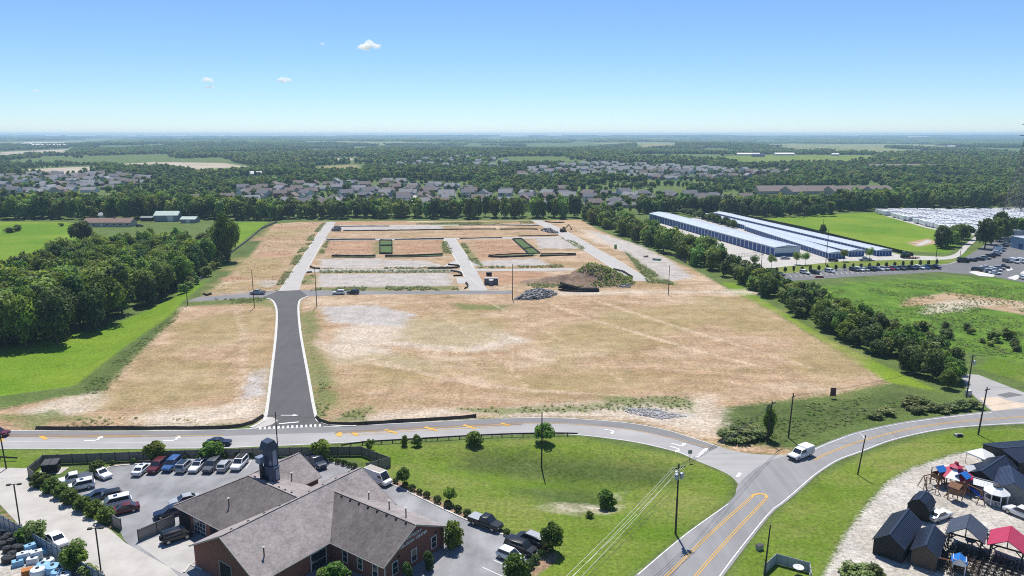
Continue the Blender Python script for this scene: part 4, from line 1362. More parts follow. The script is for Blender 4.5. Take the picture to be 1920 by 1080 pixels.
def cabin(mb, xb0, xt0, xt1, xb1, z0, z1, hw, top=.80):
    """greenhouse frustum; returns its corner rings"""
    b = [(xb0, -hw * .93, z0), (xb1, -hw * .9, z0), (xb1, hw * .9, z0), (xb0, hw * .93, z0)]
    t = [(xt0, -hw * top, z1), (xt1, -hw * top, z1), (xt1, hw * top, z1), (xt0, hw * top, z1)]
    c = [(xt0 + .1, -hw * top * .8, z1 + .05), (xt1 - .1, -hw * top * .8, z1 + .05), (xt1 - .1, hw * top * .8, z1 + .05), (xt0 + .1, hw * top * .8, z1 + .05)]
    mb.add(b + t + c, [(0, 1, 5, 4), (1, 2, 6, 5), (2, 3, 7, 6), (3, 0, 4, 7), (4, 5, 9, 8), (5, 6, 10, 9), (6, 7, 11, 10), (7, 4, 8, 11), (8, 9, 10, 11)])
    return [Vector(p) for p in b], [Vector(p) for p in t]
def pane(a, b, c, d, i0=.08, j0=.10, out=.012):
    """window pane inset on the quad a b (bottom) c d (top)"""
    def at(s, t):
        return a.lerp(b, s).lerp(d.lerp(c, s), t)
    q = [at(i0, j0), at(1 - i0, j0), at(1 - i0, 1 - j0), at(i0, 1 - j0)]
    n = (b - a).cross(d - a).normalized()
    ctr = (a + b + c + d) / 4
    if n.dot(ctr - Vector((ctr.x * .3, 0, ctr.z - .2))) < 0:
        n = -n
    mb = MB()
    mb.add([p + n * out for p in q] + [p - n * .03 for p in q], [(0, 1, 2, 3), (0, 4, 5, 1), (1, 5, 6, 2), (2, 6, 7, 3), (3, 7, 4, 0)])
    return mb
CAR = {}
def car_model(key):
    if key in CAR:
        return CAR[key]
    P = {'sedan': dict(L=4.8, W=1.84, hood=.92, cab=(-1.95, -1.05, .15, 1.05, .90, 1.42), wb=(1.42, -1.42), r=.33, deck=.98),
         'suv': dict(L=4.75, W=1.92, hood=1.04, cab=(-2.28, -2.0, .30, 1.10, 1.02, 1.70), wb=(1.42, -1.40), r=.37, deck=1.04),
         'hatch': dict(L=4.2, W=1.80, hood=.95, cab=(-2.0, -1.55, .25, 1.15, .94, 1.52), wb=(1.28, -1.28), r=.32, deck=1.0),
         'wagon': dict(L=5.05, W=1.98, hood=1.00, cab=(-2.42, -2.2, .75, 1.60, .98, 1.72), wb=(1.55, -1.5), r=.35, deck=1.0),
         'jeep': dict(L=4.3, W=1.88, hood=1.12, cab=(-2.05, -1.95, .55, .85, 1.10, 1.80), wb=(1.30, -1.35), r=.41, deck=1.1),
         'pickup': dict(L=5.75, W=2.02, hood=1.16, cab=(-.75, -.55, .75, 1.45, 1.12, 1.88), wb=(1.85, -1.75), r=.42, deck=1.14),
         'van': dict(L=5.6, W=2.05, hood=1.10, cab=(-2.7, -2.65, 1.30, 2.15, 1.12, 2.35), wb=(1.75, -1.75), r=.38, deck=1.12)}[key]
    L_, W, hood, (a, b, c, d, z0, z1), r = P['L'], P['W'], P['hood'], P['cab'], P['r']
    hw, h2 = W / 2, L_ / 2
    zb = .24 if r < .36 else .34
    body = MB()
    dk = P['deck']
    x0 = -h2
    if key == 'pickup':
        x0 = -.8
    st = [(x0, zb + (.14 if key != 'pickup' else 0), dk - .22, dk - .10, hw * .86 if key != 'pickup' else hw), (x0 + .14, zb, dk - .14, dk - .01, hw * .95), (a + .3 if key == 'sedan' else x0 + .6, zb, dk - .13, dk, hw), (0, zb - .02, dk - .14, max(dk, z0), hw), (d, zb, hood - .12, hood + .02, hw), (h2 - .55, zb, hood - .16, hood - .04, hw * .98), (h2 - .12, zb + .03, hood - .30, hood - .14, hw * .90), (h2, zb + .14, hood - .42, hood - .30, hw * .80)]
    loft(st, body)
    if key == 'pickup':
        body.box(-1.82, 0, .66, 2.1, W * .96, .5)
        for s in (-1, 1):
            body.box(-1.82, s * (hw - .06), 1.0, 2.1, .12, .42)
        body.box(-2.82, 0, .92, .1, W * .98, .56)
    bt, tp = cabin(body, a, b, c, d, z0 - .02, z1, hw)
    parts = [('body', body.mesh('body', PAINT['white'], 35), (0, 0, 0))]
    parts.append(('windscreen', pane(bt[1], bt[2], tp[2], tp[1], .05, .05).mesh('windscreen', M_glass), (0, 0, 0)))
    parts.append(('rear_window', pane(bt[3], bt[0], tp[0], tp[3], .10, .18).mesh('rear_window', M_glass), (0, 0, 0)))
    if key != 'van':
        for i, j in ((0, 1), (3, 2)):
            parts.append(('side_window', pane(bt[i], bt[j], tp[j], tp[i], .07, .14).mesh('side_window', M_glass), (0, 0, 0)))
    else:
        for s in (-1, 1):
            parts.append(('side_window', MB().box(1.25, s * hw * .87, 1.62, .9, .05, .5).mesh('side_window', M_glass), (0, 0, 0)))
    wm = MB().lathe([(r * .75, -.11), (r, -.09), (r, .09), (r * .75, .11)], n=14)
    wm.v = [(x, z, y) for x, y, z in wm.v]
    wme = wm.mesh('wheel', M_tyre, 40)
    rm_ = MB().lathe([(r * .62, -.118), (r * .62, .118)], n=10)
    rm_.v = [(x, z, y) for x, y, z in rm_.v]
    rme = rm_.mesh('rim', M_rim, 40)
    for x in P['wb']:
        for s in (-1, 1):
            parts.append(('wheel', wme, (x, s * (hw - .10), r), rme))
    for s in (-1, 1):
        parts.append(('headlight', MB().box(h2 - .10, s * hw * .62, hood - .34, .2, hw * .32, .13).mesh('headlight', M_headl), (0, 0, 0)))
        parts.append(('tail_light', MB().box(-h2 + .05, s * hw * .72, dk - .26, .12, hw * .24, .2).mesh('tail_light', M_taill), (0, 0, 0)))
    if key == 'pickup':
        parts.append(('bed_liner', MB().box(-1.82, 0, .93, 2.0, W * .86, .04).mesh('bed_liner', M_black), (0, 0, 0)))
    if key == 'jeep':
        sp = MB().lathe([(.3, -.12), (.38, -.1), (.38, .1), (.3, .12)], n=14)
        sp.v = [(z - h2 - .1, y, x + 1.0) for x, y, z in sp.v]
        parts.append(('spare_wheel', sp.mesh('spare_wheel', M_tyre, 40), (0, 0, 0)))
    CAR[key] = (P, parts)
    return CAR[key]
def add_car(key, colour, x, y, ang, label, group=None, name='parked_car', cat='car', lite=False, z=0.04, extra=None):
    P, parts = car_model(key)
    t = thing(name, label, cat, (x, y, z), ang, group)
    for p in parts:
        if lite and p[0] in ('headlight', 'tail_light'):
            continue
        o = put(p[0], p[1], t, p[2], 0, None, PAINT[colour] if p[0] == 'body' else None)
        if len(p) > 3 and not lite:
            put('rim', p[3], o)
    if extra:
        extra(t, P)
    return t
def car_px(key, colour, px, py, ang, label, **k):
    p = G(px, py, 0.55)
    return add_car(key, colour, p.x, p.y, ang, label, **k)
def roof_panel(m):
    def f(t, P):
        a, b, c, d, z0, z1 = P['cab']
        MB().box((b + c) / 2, 0, z1 + .06, (c - b) * .9, P['W'] * .66, .03).build('roof_panel', m, t)
    return f
def sunroof(t, P):
    a, b, c, d, z0, z1 = P['cab']
    MB().box(b + (c - b) * .68, 0, z1 + .055, .6, P['W'] * .42, .02).build('sunroof', M_glass, t)
def rails(t, P):
    a, b, c, d, z0, z1 = P['cab']
    for s in (-1, 1):
        MB().box((b + c) / 2, s * P['W'] * .33, z1 + .1, (c - b) * .8, .06, .06).build('roof_rail', M_dark_steel, t)
row = R(87)
LOTG = 'cars parked in the collision centre lot'
FRONT = row + math.pi
car_px('sedan', 'white', 267, 879, row, 'white sedan seen from behind, first in the row along the fence', group=LOTG, extra=sunroof)
car_px('suv', 'maroon', 295, 875, FRONT, 'dark red SUV parked in the row along the fence', group=LOTG, extra=rails)
car_px('suv', 'blue', 322, 872, FRONT, 'bright blue SUV in the row along the fence, right of the dark red one', group=LOTG)
car_px('suv', 'silver', 347, 874, row, 'silver grey crossover in the fence row, between blue SUV and white sedan', group=LOTG, extra=roof_panel(M_glass))
car_px('sedan', 'white', 371, 873, FRONT, 'white car with dark glass facing the camera in the middle of the fence row', group=LOTG, extra=roof_panel(M_glass))
car_px('suv', 'grey', 397, 874, FRONT, 'charcoal SUV in the fence row under the second round tree', group=LOTG)
car_px('hatch', 'silver', 422, 873, row, 'small silver hatchback second from the exhaust tower in the fence row', group=LOTG)
car_px('suv', 'white', 449, 870, FRONT, 'white SUV with black roof, last in the fence row next to the exhaust tower', group=LOTG, extra=roof_panel(M_black))
car_px('sedan', 'white', 190, 888, R(-33), 'white sedan parked crosswise beside the dark round bush', group=LOTG)
lg = R(212)
car_px('pickup', 'white', 140, 900, lg, 'white pickup with grey bed cover beside the hedge', group=LOTG, cat='pickup', extra=lambda t, P: MB().box(-1.82, 0, 1.2, 2.1, 1.9, .1).build('bed_cover', PAINT['grey'], t))
car_px('suv', 'white', 149, 912, lg, 'white SUV with sunroof parked in front of the white pickup', group=LOTG, extra=sunroof)
car_px('sedan', 'navy', 181, 930, lg, 'dark blue sedan in the hedge row beside the black sedan', group=LOTG)
car_px('suv', 'black', 200, 934, lg, 'black car in the hedge row between dark blue sedan and white minivan', group=LOTG)
car_px('wagon', 'white', 215, 943, lg, 'white minivan with sunroof in the hedge row', group=LOTG, extra=sunroof)
car_px('sedan', 'maroon', 231, 955, lg, 'dark red sedan nearest the gate in the hedge row', group=LOTG)
car_px('sedan', 'navy', 318, 960, lg, 'dark blue car half hidden at the corner of the left wing', group=LOTG)
car_px('jeep', 'black', 331, 1006, R(38), 'black off-roader with spare wheel in front of the open garage bay', group=LOTG)
car_px('sedan', 'silver', 345, 938, lg, 'grey car with only its roof showing behind the left wing roof', group=LOTG)
car_px('pickup', 'navy', 593, 867, R(-50), 'dark blue pickup parked behind the building under the round tree', group=LOTG, cat='pickup')
car_px('van', 'white', 709, 899, R(-36), 'white van with tan roof half hidden behind the rear gable', group=LOTG, cat='van', extra=roof_panel(PAINT['tan']))
car_px('pickup', 'black', 911, 981, R(-34), 'black pickup with grey bed cover beside the round shrubs', group=LOTG, cat='pickup', extra=lambda t, P: MB().box(-1.82, 0, 1.2, 2.1, 1.9, .1).build('bed_cover', PAINT['silver'], t))
car_px('wagon', 'black', 996, 1013, R(144), 'black SUV with silver roof parked nearest the tree', group=LOTG, extra=roof_panel(PAINT['silver']))
car_px('wagon', 'black', 976, 1027, R(-35), 'black SUV between the silver roofed SUV and the white hatchback', group=LOTG)
car_px('hatch', 'white', 957, 1042, R(-35), 'white hatchback parked beside the black SUV near the shrubs', group=LOTG)
car_px('sedan', 'white', 107, 1012, R(-38), 'white sedan on the concrete lane beside the blue metal fence')
car_px('sedan', 'navy', 410, 829.5, R(3), 'dark blue car driving on the main road past the fence', name='moving_car')
car_px('suv', 'maroon', -6, 813, R(2), 'dark red car just entering the picture on the main road', name='moving_car')
def truck_box(t, P):
    MB().box(-1.6, 0, 1.35, 2.5, 2.08, 1.35).build('utility_box', PAINT['white'], t)
    MB().box(-1.6, 0, 2.06, 2.35, 1.95, .08).build('box_roof', M_white_letter, t)
    for s in (-1, 1):
        for i in range(3):
            MB().box(-2.4 + i * .8, s * 1.045, 1.3, .7, .03, 1.0).build('box_door', mat('box_door', (.55, .56, .58), .5), t)
    MB().box(2.86, 0, .62, .12, 1.9, .3).build('bumper', M_black, t)
car_px('pickup', 'white', 1501, 852.5, px_ang((1520, 847), (1484, 861)), 'white utility truck with boxed rear turning at the junction', name='utility_truck', cat='truck', extra=truck_box)
car_px('sedan', 'white', 1761, 966, R(27), 'white sedan parked beside the small black barn shed')
car_px('suv', 'white', 1913, 962, R(120), 'white car at the right edge of the shed yard')
SITE = 'vehicles on the site street'
car_px('pickup', 'silver', 483, 549, R(180), 'silver pickup parked on the site street by the left pole', group=SITE, cat='pickup')
car_px('suv', 'white', 635, 549, R(180), 'white car on the site street in front of the black SUV', group=SITE)
car_px('suv', 'black', 662, 548.5, R(180), 'black SUV on the site street behind the white car', group=SITE)
# far car park
FARG = 'cars in the far right car park'
far_list = [('suv', 'white', 1509, 511), ('suv', 'black', 1527, 511), ('wagon', 'white', 1556, 508.5), ('sedan', 'grey', 1463, 514)]
cols = ['grey', 'white', 'silver', 'black', 'navy', 'white', 'silver', 'red', 'steel', 'grey', 'black', 'navy', 'black', 'white', 'blue', 'black', 'navy']
rr_ = random.Random(5)
for i, c in enumerate(cols):
    far_list.append((rr_.choice(['sedan', 'suv', 'suv', 'pickup']), c, 1602 + i * 9.4, 506 - i * .3))
names_ = {'suv': 'SUV', 'wagon': 'minivan', 'sedan': 'sedan', 'pickup': 'pickup'}
cname = {'steel': 'steel blue', 'red': 'red', 'navy': 'dark blue', 'blue': 'bright blue'}
for i, (k, c, x, y) in enumerate(far_list):
    nm = cname.get(c, c) + ' ' + names_[k]
    if i < 4:
        lb = nm + ' alone on the empty left part of the bay row by the young trees'
    else:
        lb = nm + ', car %s from the left of the packed bay row' % ['first', 'second', 'third', 'fourth', 'fifth', 'sixth', 'seventh', 'eighth', 'ninth', 'tenth', 'eleventh', 'twelfth', 'thirteenth', 'fourteenth', 'fifteenth', 'sixteenth', 'last'][i - 4]
    car_px(k, c, x, y, R(-62), lb, group=FARG, lite=True, cat='car')
more = [(1806, 490, 'van', 'black'), (1822, 488, 'sedan', 'navy'), (1836, 486, 'sedan', 'black'), (1848, 484, 'suv', 'silver'), (1857, 481, 'suv', 'black'), (1866, 478, 'sedan', 'navy'), (1870, 473.5, 'suv', 'white'), (1874, 469, 'van', 'white'), (1878, 465, 'suv', 'silver'), (1882, 461, 'sedan', 'navy'), (1888, 458, 'suv', 'silver'), (1893, 454, 'van', 'steel'), (1902, 450, 'van', 'silver'),
        (1832, 506, 'suv', 'black'), (1842, 504, 'sedan', 'silver'), (1850, 501, 'sedan', 'white'), (1857, 509, 'suv', 'silver'), (1868, 506, 'sedan', 'white'), (1874, 503, 'suv', 'silver'), (1866, 512, 'sedan', 'white'), (1880, 501, 'pickup', 'black'),
        (1888, 490, 'suv', 'grey'), (1902, 491, 'van', 'white'), (1916, 491, 'van', 'white'), (1921, 522, 'suv', 'white')]
for i, (x, y, k, c) in enumerate(more):
    where = 'in the line along the grass bank' if i < 13 else ('in the cluster behind the pale island' if i < 21 else 'near the right edge of the far car park')
    ordn = ['first', 'second', 'third', 'fourth', 'fifth', 'sixth', 'seventh', 'eighth', 'ninth', 'tenth', 'eleventh', 'twelfth', 'thirteenth']
    j = i if i < 13 else (i - 13 if i < 21 else i - 21)
    car_px(k, c, x, y, R(-20) if i < 13 else (R(-30) if i < 21 else R(-85)), '%s %s, %s %s' % (cname.get(c, c), {'van': 'van', 'suv': 'SUV'}.get(k, k), ordn[j], where), group=FARG, lite=True)

# ================================================================== FENCES, POLES, LAMPS
def panel_fence(name, label, pts, h, m, mpost, step=2.4, group=None, t=.05, cat='fence', z=0.0):
    """fence of separate panels between posts along ground points"""
    root = thing(name, label, cat, (pts[0].x, pts[0].y, z), 0, group)
    o = Vector((pts[0].x, pts[0].y, 0))
    post = MB().box(0, 0, h / 2 + .03, .12, .12, h + .1).mesh('post', mpost)
    pm = {}
    k = 0
    for a, b in zip(pts, pts[1:]):
        d = b - a
        n = max(1, int(round(d.length / step)))
        ang = math.atan2(d.y, d.x)
        L_ = d.length / n
        key = round(L_, 2)
        if key not in pm:
            pm[key] = MB().box(0, 0, h / 2 + .02, L_ - .1, t, h - .06).box(0, -t / 2 - .02, h * .2, L_ - .1, .04, .09).box(0, -t / 2 - .02, h * .85, L_ - .1, .04, .09).mesh('panel', m)
        for i in range(n):
            p = a.lerp(b, i / n) - o
            put('post', post, root, (p.x, p.y, 0), ang)
            q = a.lerp(b, (i + .5) / n) - o
            put('panel', pm[key], root, (q.x, q.y, 0), ang)
    p = pts[-1] - o
    put('post', post, root, (p.x, p.y, 0))
    return root
M_fence = mat('weathered_fence', (0.21, 0.20, 0.16), 0.9, 3.0, 0.3, stretch=(6, 6, .5))
M_fence_p = mat('fence_post', (0.075, 0.07, 0.06), 0.9)
panel_fence('privacy_fence', 'long grey board privacy fence behind the parked cars', Gs([(66, 904), (54, 894), (82, 871), (164, 868), (270, 864), (400, 860), (500, 857), (588, 855.5), (678, 854.5), (707, 866), (732, 875), (688, 886)]), 1.9, M_fence, M_fence_p)
M_gate = mat('grey_gate', (0.26, 0.235, 0.21), 0.85, 3.0, 0.2)
panel_fence('fence_gate', 'taupe board gate standing open beside the left wing', Gs([(260, 1015), (328, 985)]), 1.9, M_gate, M_fence_p, cat='gate')
panel_fence('fence_return', 'short taupe fence end below the last hedge bush', Gs([(212, 985), (228, 994)]), 1.9, M_gate, M_fence_p)
M_bluefence = mat('blue_corrugated', (0.20, 0.26, 0.33), 0.45, 1.5, 0.25, stretch=(1, 1, .2), metal=.2)
panel_fence('sheet_metal_fence', 'blue grey sheet metal fence round the bottom left yard', Gs([(-70, 945), (0, 985), (60, 1020), (110, 1050), (165, 1083), (210, 1110)]), 2.0, M_bluefence, M_dark_steel, 1.6)
# dumpster enclosure box
p = G(97, 884)
ds = thing('dumpster', 'black dumpster on the pale pad inside the fence corner', 'dumpster', (p.x, p.y, .03), R(12))
MB().add([(-1.2, -.9, 0), (1.2, -.9, 0), (1.2, .9, 0), (-1.2, .9, 0), (-1.35, -1, 1.7), (1.35, -1, 1.7), (1.35, 1, 2.0), (-1.35, 1, 2.0)], [(3, 2, 1, 0), (4, 5, 6, 7), (0, 1, 5, 4), (1, 2, 6, 5), (2, 3, 7, 6), (3, 0, 4, 7)]).build('bin', M_black, ds)
for s in (-1, 1):
    MB().slab([(s * .68 - .62, -1.05, 1.74), (s * .68 + .62, -1.05, 1.74), (s * .68 + .62, 1.05, 2.04), (s * .68 - .62, 1.05, 2.04)], .05).build('lid', M_dark_steel, ds)
    MB().box(s * 1.32, 0, 1.0, .12, .9, .2).build('lift_pocket', M_dark_steel, ds)
# guard rail along the main road
def guard_rail(name, label, pts, step=2.0, h=.75):
    ln = smooth_line(Gs(pts), step)
    root = thing(name, label, 'guard rail', (ln[0].x, ln[0].y, 0))
    o = Vector((ln[0].x, ln[0].y, 0))
    post = MB().box(0, 0, h / 2 - .1, .16, .2, h + .2).mesh('post', M_wood_pole)
    for a, b in zip(ln, ln[1:]):
        z = tz(a.x, a.y)
        put('post', post, root, (a.x - o.x, a.y - o.y, 0))
        MB().bar(a - o + Vector((0, -.12, h - .1)), b - o + Vector((0, -.12, h - .1)), .08, .3).build('rail', M_rail, root)
    return root
M_rail = mat('dark_rail', (0.05, 0.04, 0.035), 0.8, 3, .3)
guard_rail('guard_rail', 'dark weathered guard rail along the grass basin', [(641, 840), (680, 834), (760, 829), (880, 822), (960, 818.5), (1040, 817), (1083, 818)])
guard_rail('guard_rail', 'short dark rail on the verge at the left edge', [(-20, 861), (0, 862), (34, 864)])
# silt fences: black fabric on stakes
M_silt = mat('silt_fabric', (0.013, 0.012, 0.011), 0.9, 2.0, 0.4)
def silt(label, pts, h=.75, step=2.5):
    ln = smooth_line(Gs(pts), step)
    o = Vector((ln[0].x, ln[0].y, 0))
    root = thing('silt_fence', label, 'silt fence', (o.x, o.y, tz(o.x, o.y)), 0, 'black silt fences on the building site')
    mb = MB()
    ns = offsets(ln)
    vs, fs = [], []
    for i, (p, n) in enumerate(zip(ln, ns)):
        w = .03 + random.uniform(0, .16)
        hh = h * random.uniform(.82, 1.08)
        q = p - o + n * random.uniform(-.12, .12)
        vs += [q - n * .35 + Vector((0, 0, -.02)), q + n * w * .4 + Vector((0, 0, hh)), q - n * .02 + Vector((0, 0, hh)), q - n * .6 + Vector((0, 0, -.02))]
    for i in range(len(ln) - 1):
        for j in range(3):
            fs.append((i * 4 + j, i * 4 + j + 1, i * 4 + 4 + j + 1, i * 4 + 4 + j))
    mb.add(vs, fs).build('fabric', M_silt, root)
    stake = MB().box(0, 0, .45, .05, .05, 1.0).mesh('stake', M_wood_pole)
    for i in range(0, len(ln), 2):
        p = ln[i] - o
        put('stake', stake, root, (p.x, p.y, 0))
silt('black silt fence along the road left of the new street mouth', [(68, 804), (150, 804.5), (300, 804), (420, 803), (452, 800), (475, 793), (493, 781)], .65)
silt('black silt fence curving along the road right of the new street mouth', [(595, 783), (600, 790), (618, 796), (660, 797), (720, 793.5), (800, 788), (893, 782)], .65)
silt('long black silt strip below the left upper dirt lot', [(622, 480), (680, 480.5), (704, 480)], .8)
silt('long black silt strip below the middle dirt lot', [(722, 480), (780, 479.5), (830, 477)], .8)
silt('upper silt strip edge of the left dirt lot', [(622, 482.5), (680, 483), (704, 482.5)], .5)
silt('upper silt strip edge of the middle dirt lot', [(722, 482.5), (780, 482), (830, 480.5)], .5)
silt('black silt line across the top of the left lot', [(612, 450.5), (660, 449.5), (704, 449.5)], .7)
silt('black silt line across the top of the middle lot', [(740, 450), (790, 449), (832, 448.5)], .7)
silt('black silt edge at the top of the grass plot', [(713, 451), (735, 451)], .8)
silt('black silt edge between the two halves of the grass plot', [(713, 461.5), (735, 461)], .8)
silt('black silt edge at the foot of the grass plot', [(713, 476.5), (736, 476.5)], .9)
silt('black silt edge on the right of the grass plot', [(735.5, 451), (736, 476)], .6)
silt('black silt edge on the left of the grass plot', [(713, 451), (713, 476)], .6)
silt('long low black silt line across the far lots', [(644, 433.5), (760, 432), (860, 430.5), (930, 430)], .7)
silt('second long low silt line right of the far lots', [(938, 430.5), (990, 430), (1008, 431)], .7)
silt('thin silt line along the farthest site street', [(628, 425), (690, 424.5), (730, 424.5)], .6)
silt('thin silt line right along the farthest street', [(860, 422.5), (940, 422.5), (1010, 423)], .6)
silt('silt strip near the mound, left half of the long pair', [(916, 482), (940, 483), (1000, 480.5)], .9)
silt('silt strip near the mound, upper edge of the long pair', [(916, 479.5), (960, 477), (1010, 475.5)], .6)
silt('silt strip right of the green plot, lower edge', [(1012, 481), (1050, 479.5), (1080, 479)], .8)
silt('silt strip right of the green plot, upper edge', [(1014, 477), (1050, 476), (1080, 476.5)], .6)
silt('left edge silt of the slanting green plot', [(962, 449), (976, 462), (992, 477)], .7)
silt('right edge silt of the slanting green plot', [(978, 448), (998, 464), (1014, 476)], .7)
silt('cross silt of the slanting green plot', [(980, 467), (998, 465)], .7)
silt('top silt of the slanting green plot', [(961, 449), (978, 448)], .7)
silt('silt line along the top of the right lots', [(862, 448), (900, 447), (942, 446.5)], .6)
silt('silt line under the far lots by the rubble', [(972, 443), (1010, 442.5), (1046, 441.5)], .6)
silt('curled silt fence at the mound foot by the concrete street', [(1150, 506), (1165, 509), (1178, 516), (1187, 521)], .8)
silt('silt fence corner below the left street', [(582, 500), (590, 504), (601, 505)], .8)
silt('silt fence loop by the middle street parking stub', [(802, 504), (830, 504), (856, 503), (860, 499), (840, 497)], .8)
silt('silt fence hook below the middle street stub', [(845, 509), (858, 510), (866, 514), (868, 517.5), (850, 518)], .8)
silt('silt fence scrap at the middle street corner', [(874, 531), (879, 537), (872, 542)], .7)
silt('silt fence scrap at the left end of the site street', [(382, 552), (388, 555), (396, 552)], .8)
silt('black silt screen by the right hedge', [(1243, 478), (1262, 480), (1278, 488), (1288, 494)], 1.2)
silt('far silt scrap at the head of the right street', [(1022, 416), (1040, 418), (1058, 417.5)], .7)
silt('short silt scrap at the left street head', [(575, 512), (585, 511)], .7)
# grass plot sheets inside silt frames
M_plot = mat('plot_grass', (0.070, 0.115, 0.030), 0.95, .8, .3)
for poly in ([(713, 452), (735, 451.5), (735.5, 476), (713, 476)], [(963, 449.5), (978, 448.5), (1012, 476), (992, 476.5)], [(918, 480), (1000, 476.5), (1008, 479.5), (918, 482.2)], [(1014, 477.5), (1080, 476.8), (1080, 478.8), (1014, 480.5)], [(622, 480.6), (704, 480.4), (704, 482.2), (622, 482.4)], [(722, 480.2), (830, 477.6), (830, 480.2), (722, 482)]):
    structure(sheet('grass_plot', poly, 0.05, M_plot))

# ---- utility poles and wires
M_trafo = mat('transformer_grey', (0.42, 0.47, 0.52), 0.4, metal=.2)
M_insul = mat('insulator', (0.5, 0.5, 0.48), 0.3)
pole_heads = {}
def utility_pole(key, px, py, h, label, arms=(), trafo=0, lean=0.0, ang=0.0, r=.17, group='wooden utility poles', z=None, name='utility_pole', lamp=False):
    p = G(px, py)
    zz = tz(p.x, p.y) if z is None else z
    t = thing(name, label, 'utility pole', (p.x, p.y, zz), 0, group)
    MB().tube((0, 0, -.2), (lean, 0, h), r, r * .65, 10).build('shaft', M_wood_pole, t, smooth=40)
    heads = []
    for dz, w in arms:
        d = Vector((math.cos(ang), math.sin(ang), 0))
        c = Vector((lean, 0, h - dz))
        arm = MB().bar(c - d * w / 2 + Vector((0, -.16, 0)), c + d * w / 2 + Vector((0, -.16, 0)), .1, .13).build('crossarm', M_wood_pole, t)
        for s in (-.95, -.45, .45, .95) if w > 2 else (-.9, .9):
            q = c + d * (w / 2 * s) + Vector((0, -.16, .17))
            MB().lathe([(.03, -.1), (.06, -.02), (.06, .06), (.03, .1)], q, 8).build('insulator', M_insul, arm)
            heads.append(Vector((p.x, p.y, zz)) + q + Vector((0, 0, .1)))
    for i in range(trafo):
        a = ang + 2.1 * i - .6
        MB().lathe([(.05, -.5), (.27, -.48), (.29, .4), (.12, .5), (.05, .52)], (lean + math.cos(a) * .5, math.sin(a) * .5, h - 1.9), 12).build('transformer', M_trafo, t, smooth=40)
    heads.append(Vector((p.x + lean, p.y - .2, zz + h - 2.6)))
    heads.append(Vector((p.x + lean, p.y, zz + h - .1)))
    pole_heads[key] = heads
    return t
utility_pole('corner', 1266.5, 1001, 11.6, 'tall black utility pole with transformers in the grass beside the right road', ((.6, 2.4), (1.7, 2.0)), 3, 0, R(25))
utility_pole('j1', 1437, 828, 8.5, 'leaning utility pole overgrown with vines at the junction', ((.5, 2.2),), 0, .6, R(40))
utility_pole('j2', 1478, 821, 9.5, 'plain utility pole beside the vine covered pole', ((.7, 1.4),), 0, .3, R(40))
utility_pole('r1', 1834, 815, 10.2, 'utility pole on the verge beside the curved right road', ((.5, 1.8),), 0, .5, R(30))
utility_pole('r2', 1812, 746, 10.5, 'utility pole with transformer at the end of the hedgerow', ((.4, 2.2), (1.4, 1.8)), 1, .2, R(30))
utility_pole('s1', 1608, 890, 7.6, 'dark bare pole on the grass left of the playset', (), 0, .7, 0, .13)
utility_pole('s2', 1433, 1078, 7.6, 'dark bare pole at the bottom beside the right road', (), 0, .3, 0, .13)
utility_pole('m1', 1015.5, 862, 11.0, 'bare pole rising through the small tree beside the main road', (), 0, 0, 0, .15)
utility_pole('m2', 521.5, 851, 8.6, 'thin pole behind the privacy fence near the exhaust tower', (), 0, 0, 0, .12)
utility_pole('l1', 12, 879, 9.2, 'pole on the verge at the left edge', (), 0, -.3, 0, .14)
utility_pole('a1', 477, 577, 13.5, 'bare pole beside the silver pickup on the site street', (), 0, 0, 0, .15)
utility_pole('a2', 594, 574, 14.0, 'bare pole right of the new street on the green strip', (), 0, 0, 0, .15)
utility_pole('a3', 961, 562, 13.5, 'bare pole at the left end of the rock heap', (), 0, 0, 0, .16)
utility_pole('a4', 1253, 553, 11.5, 'bare pole on the right dirt ground near the hedge', (), 0, 0, 0, .15)
utility_pole('a5', 352, 573, 11.0, 'bare pole at the lower corner of the left wood', (), 0, 0, 0, .15)
utility_pole('a6', 425.5, 492, 11.0, 'bare pole in front of the tall tree at the wood tip', (), 0, 0, 0, .13)
utility_pole('f1', 1425, 533, 13.0, 'pole standing in the hedgerow by the far car park', ((.5, 1.2),), 0, 0, 0, .15)
utility_pole('f2', 1548, 497, 17.0, 'pole on the grass in front of the low storage buildings', (), 0, 0, 0, .16)
utility_pole('f3', 1755, 484, 13.0, 'pole with flood lamp beside the pale trail', ((.3, 1.6),), 0, 0, 0, .16)
utility_pole('f4', 1800, 482, 11.0, 'thin pole between trail and far car park', (), 0, 0, 0, .12)
utility_pole('f5', 1542, 442, 13.0, 'pole behind the long storage buildings by the dark conifer', (), 0, 0, 0, .13)
M_wire = mat('wire', (0.03, 0.03, 0.032), 0.5)
M_wire_l = mat('bright_wire', (0.50, 0.50, 0.48), 0.35, metal=.5)
def wire(a, b, sag, label, r=.018, m=None):
    a, b = Vector(a), Vector(b)
    n = 14
    mb = MB()
    pts = []
    for i in range(n + 1):
        t = i / n
        p = a.lerp(b, t)
        p.z -= sag * 4 * t * (1 - t)
        pts.append(p - a)
    for i in range(n):
        mb.tube(pts[i], pts[i + 1], r, r, 4, False)
    o = mb.build('overhead_wire', m or M_wire, None, a)
    tag(o, label, 'wire', 'overhead wires')
    return o
ph = pole_heads
ends = [(982, 1080, 5.0), (1000, 1085, 4.6), (1078, 1085, 4.4), (1010, 1088, 3.9)]
far_s = [Vector((-1.9, 66, 8.8)), Vector((-.9, 66, 8.8)), Vector((.3, 66, 8.8)), Vector((-2.6, 66, 7.6))]
for i in range(4):
    wire(ph['corner'][i], far_s[i], .6, '%s pale power line from the left between tall black pole and bottom edge' % nth(i + 1), .022, M_wire_l)
    wire(ph['corner'][i], ph['j1'][i], 1.0, '%s dark power line from the left, spanning from the tall black pole to the junction' % nth(i + 1), .02)
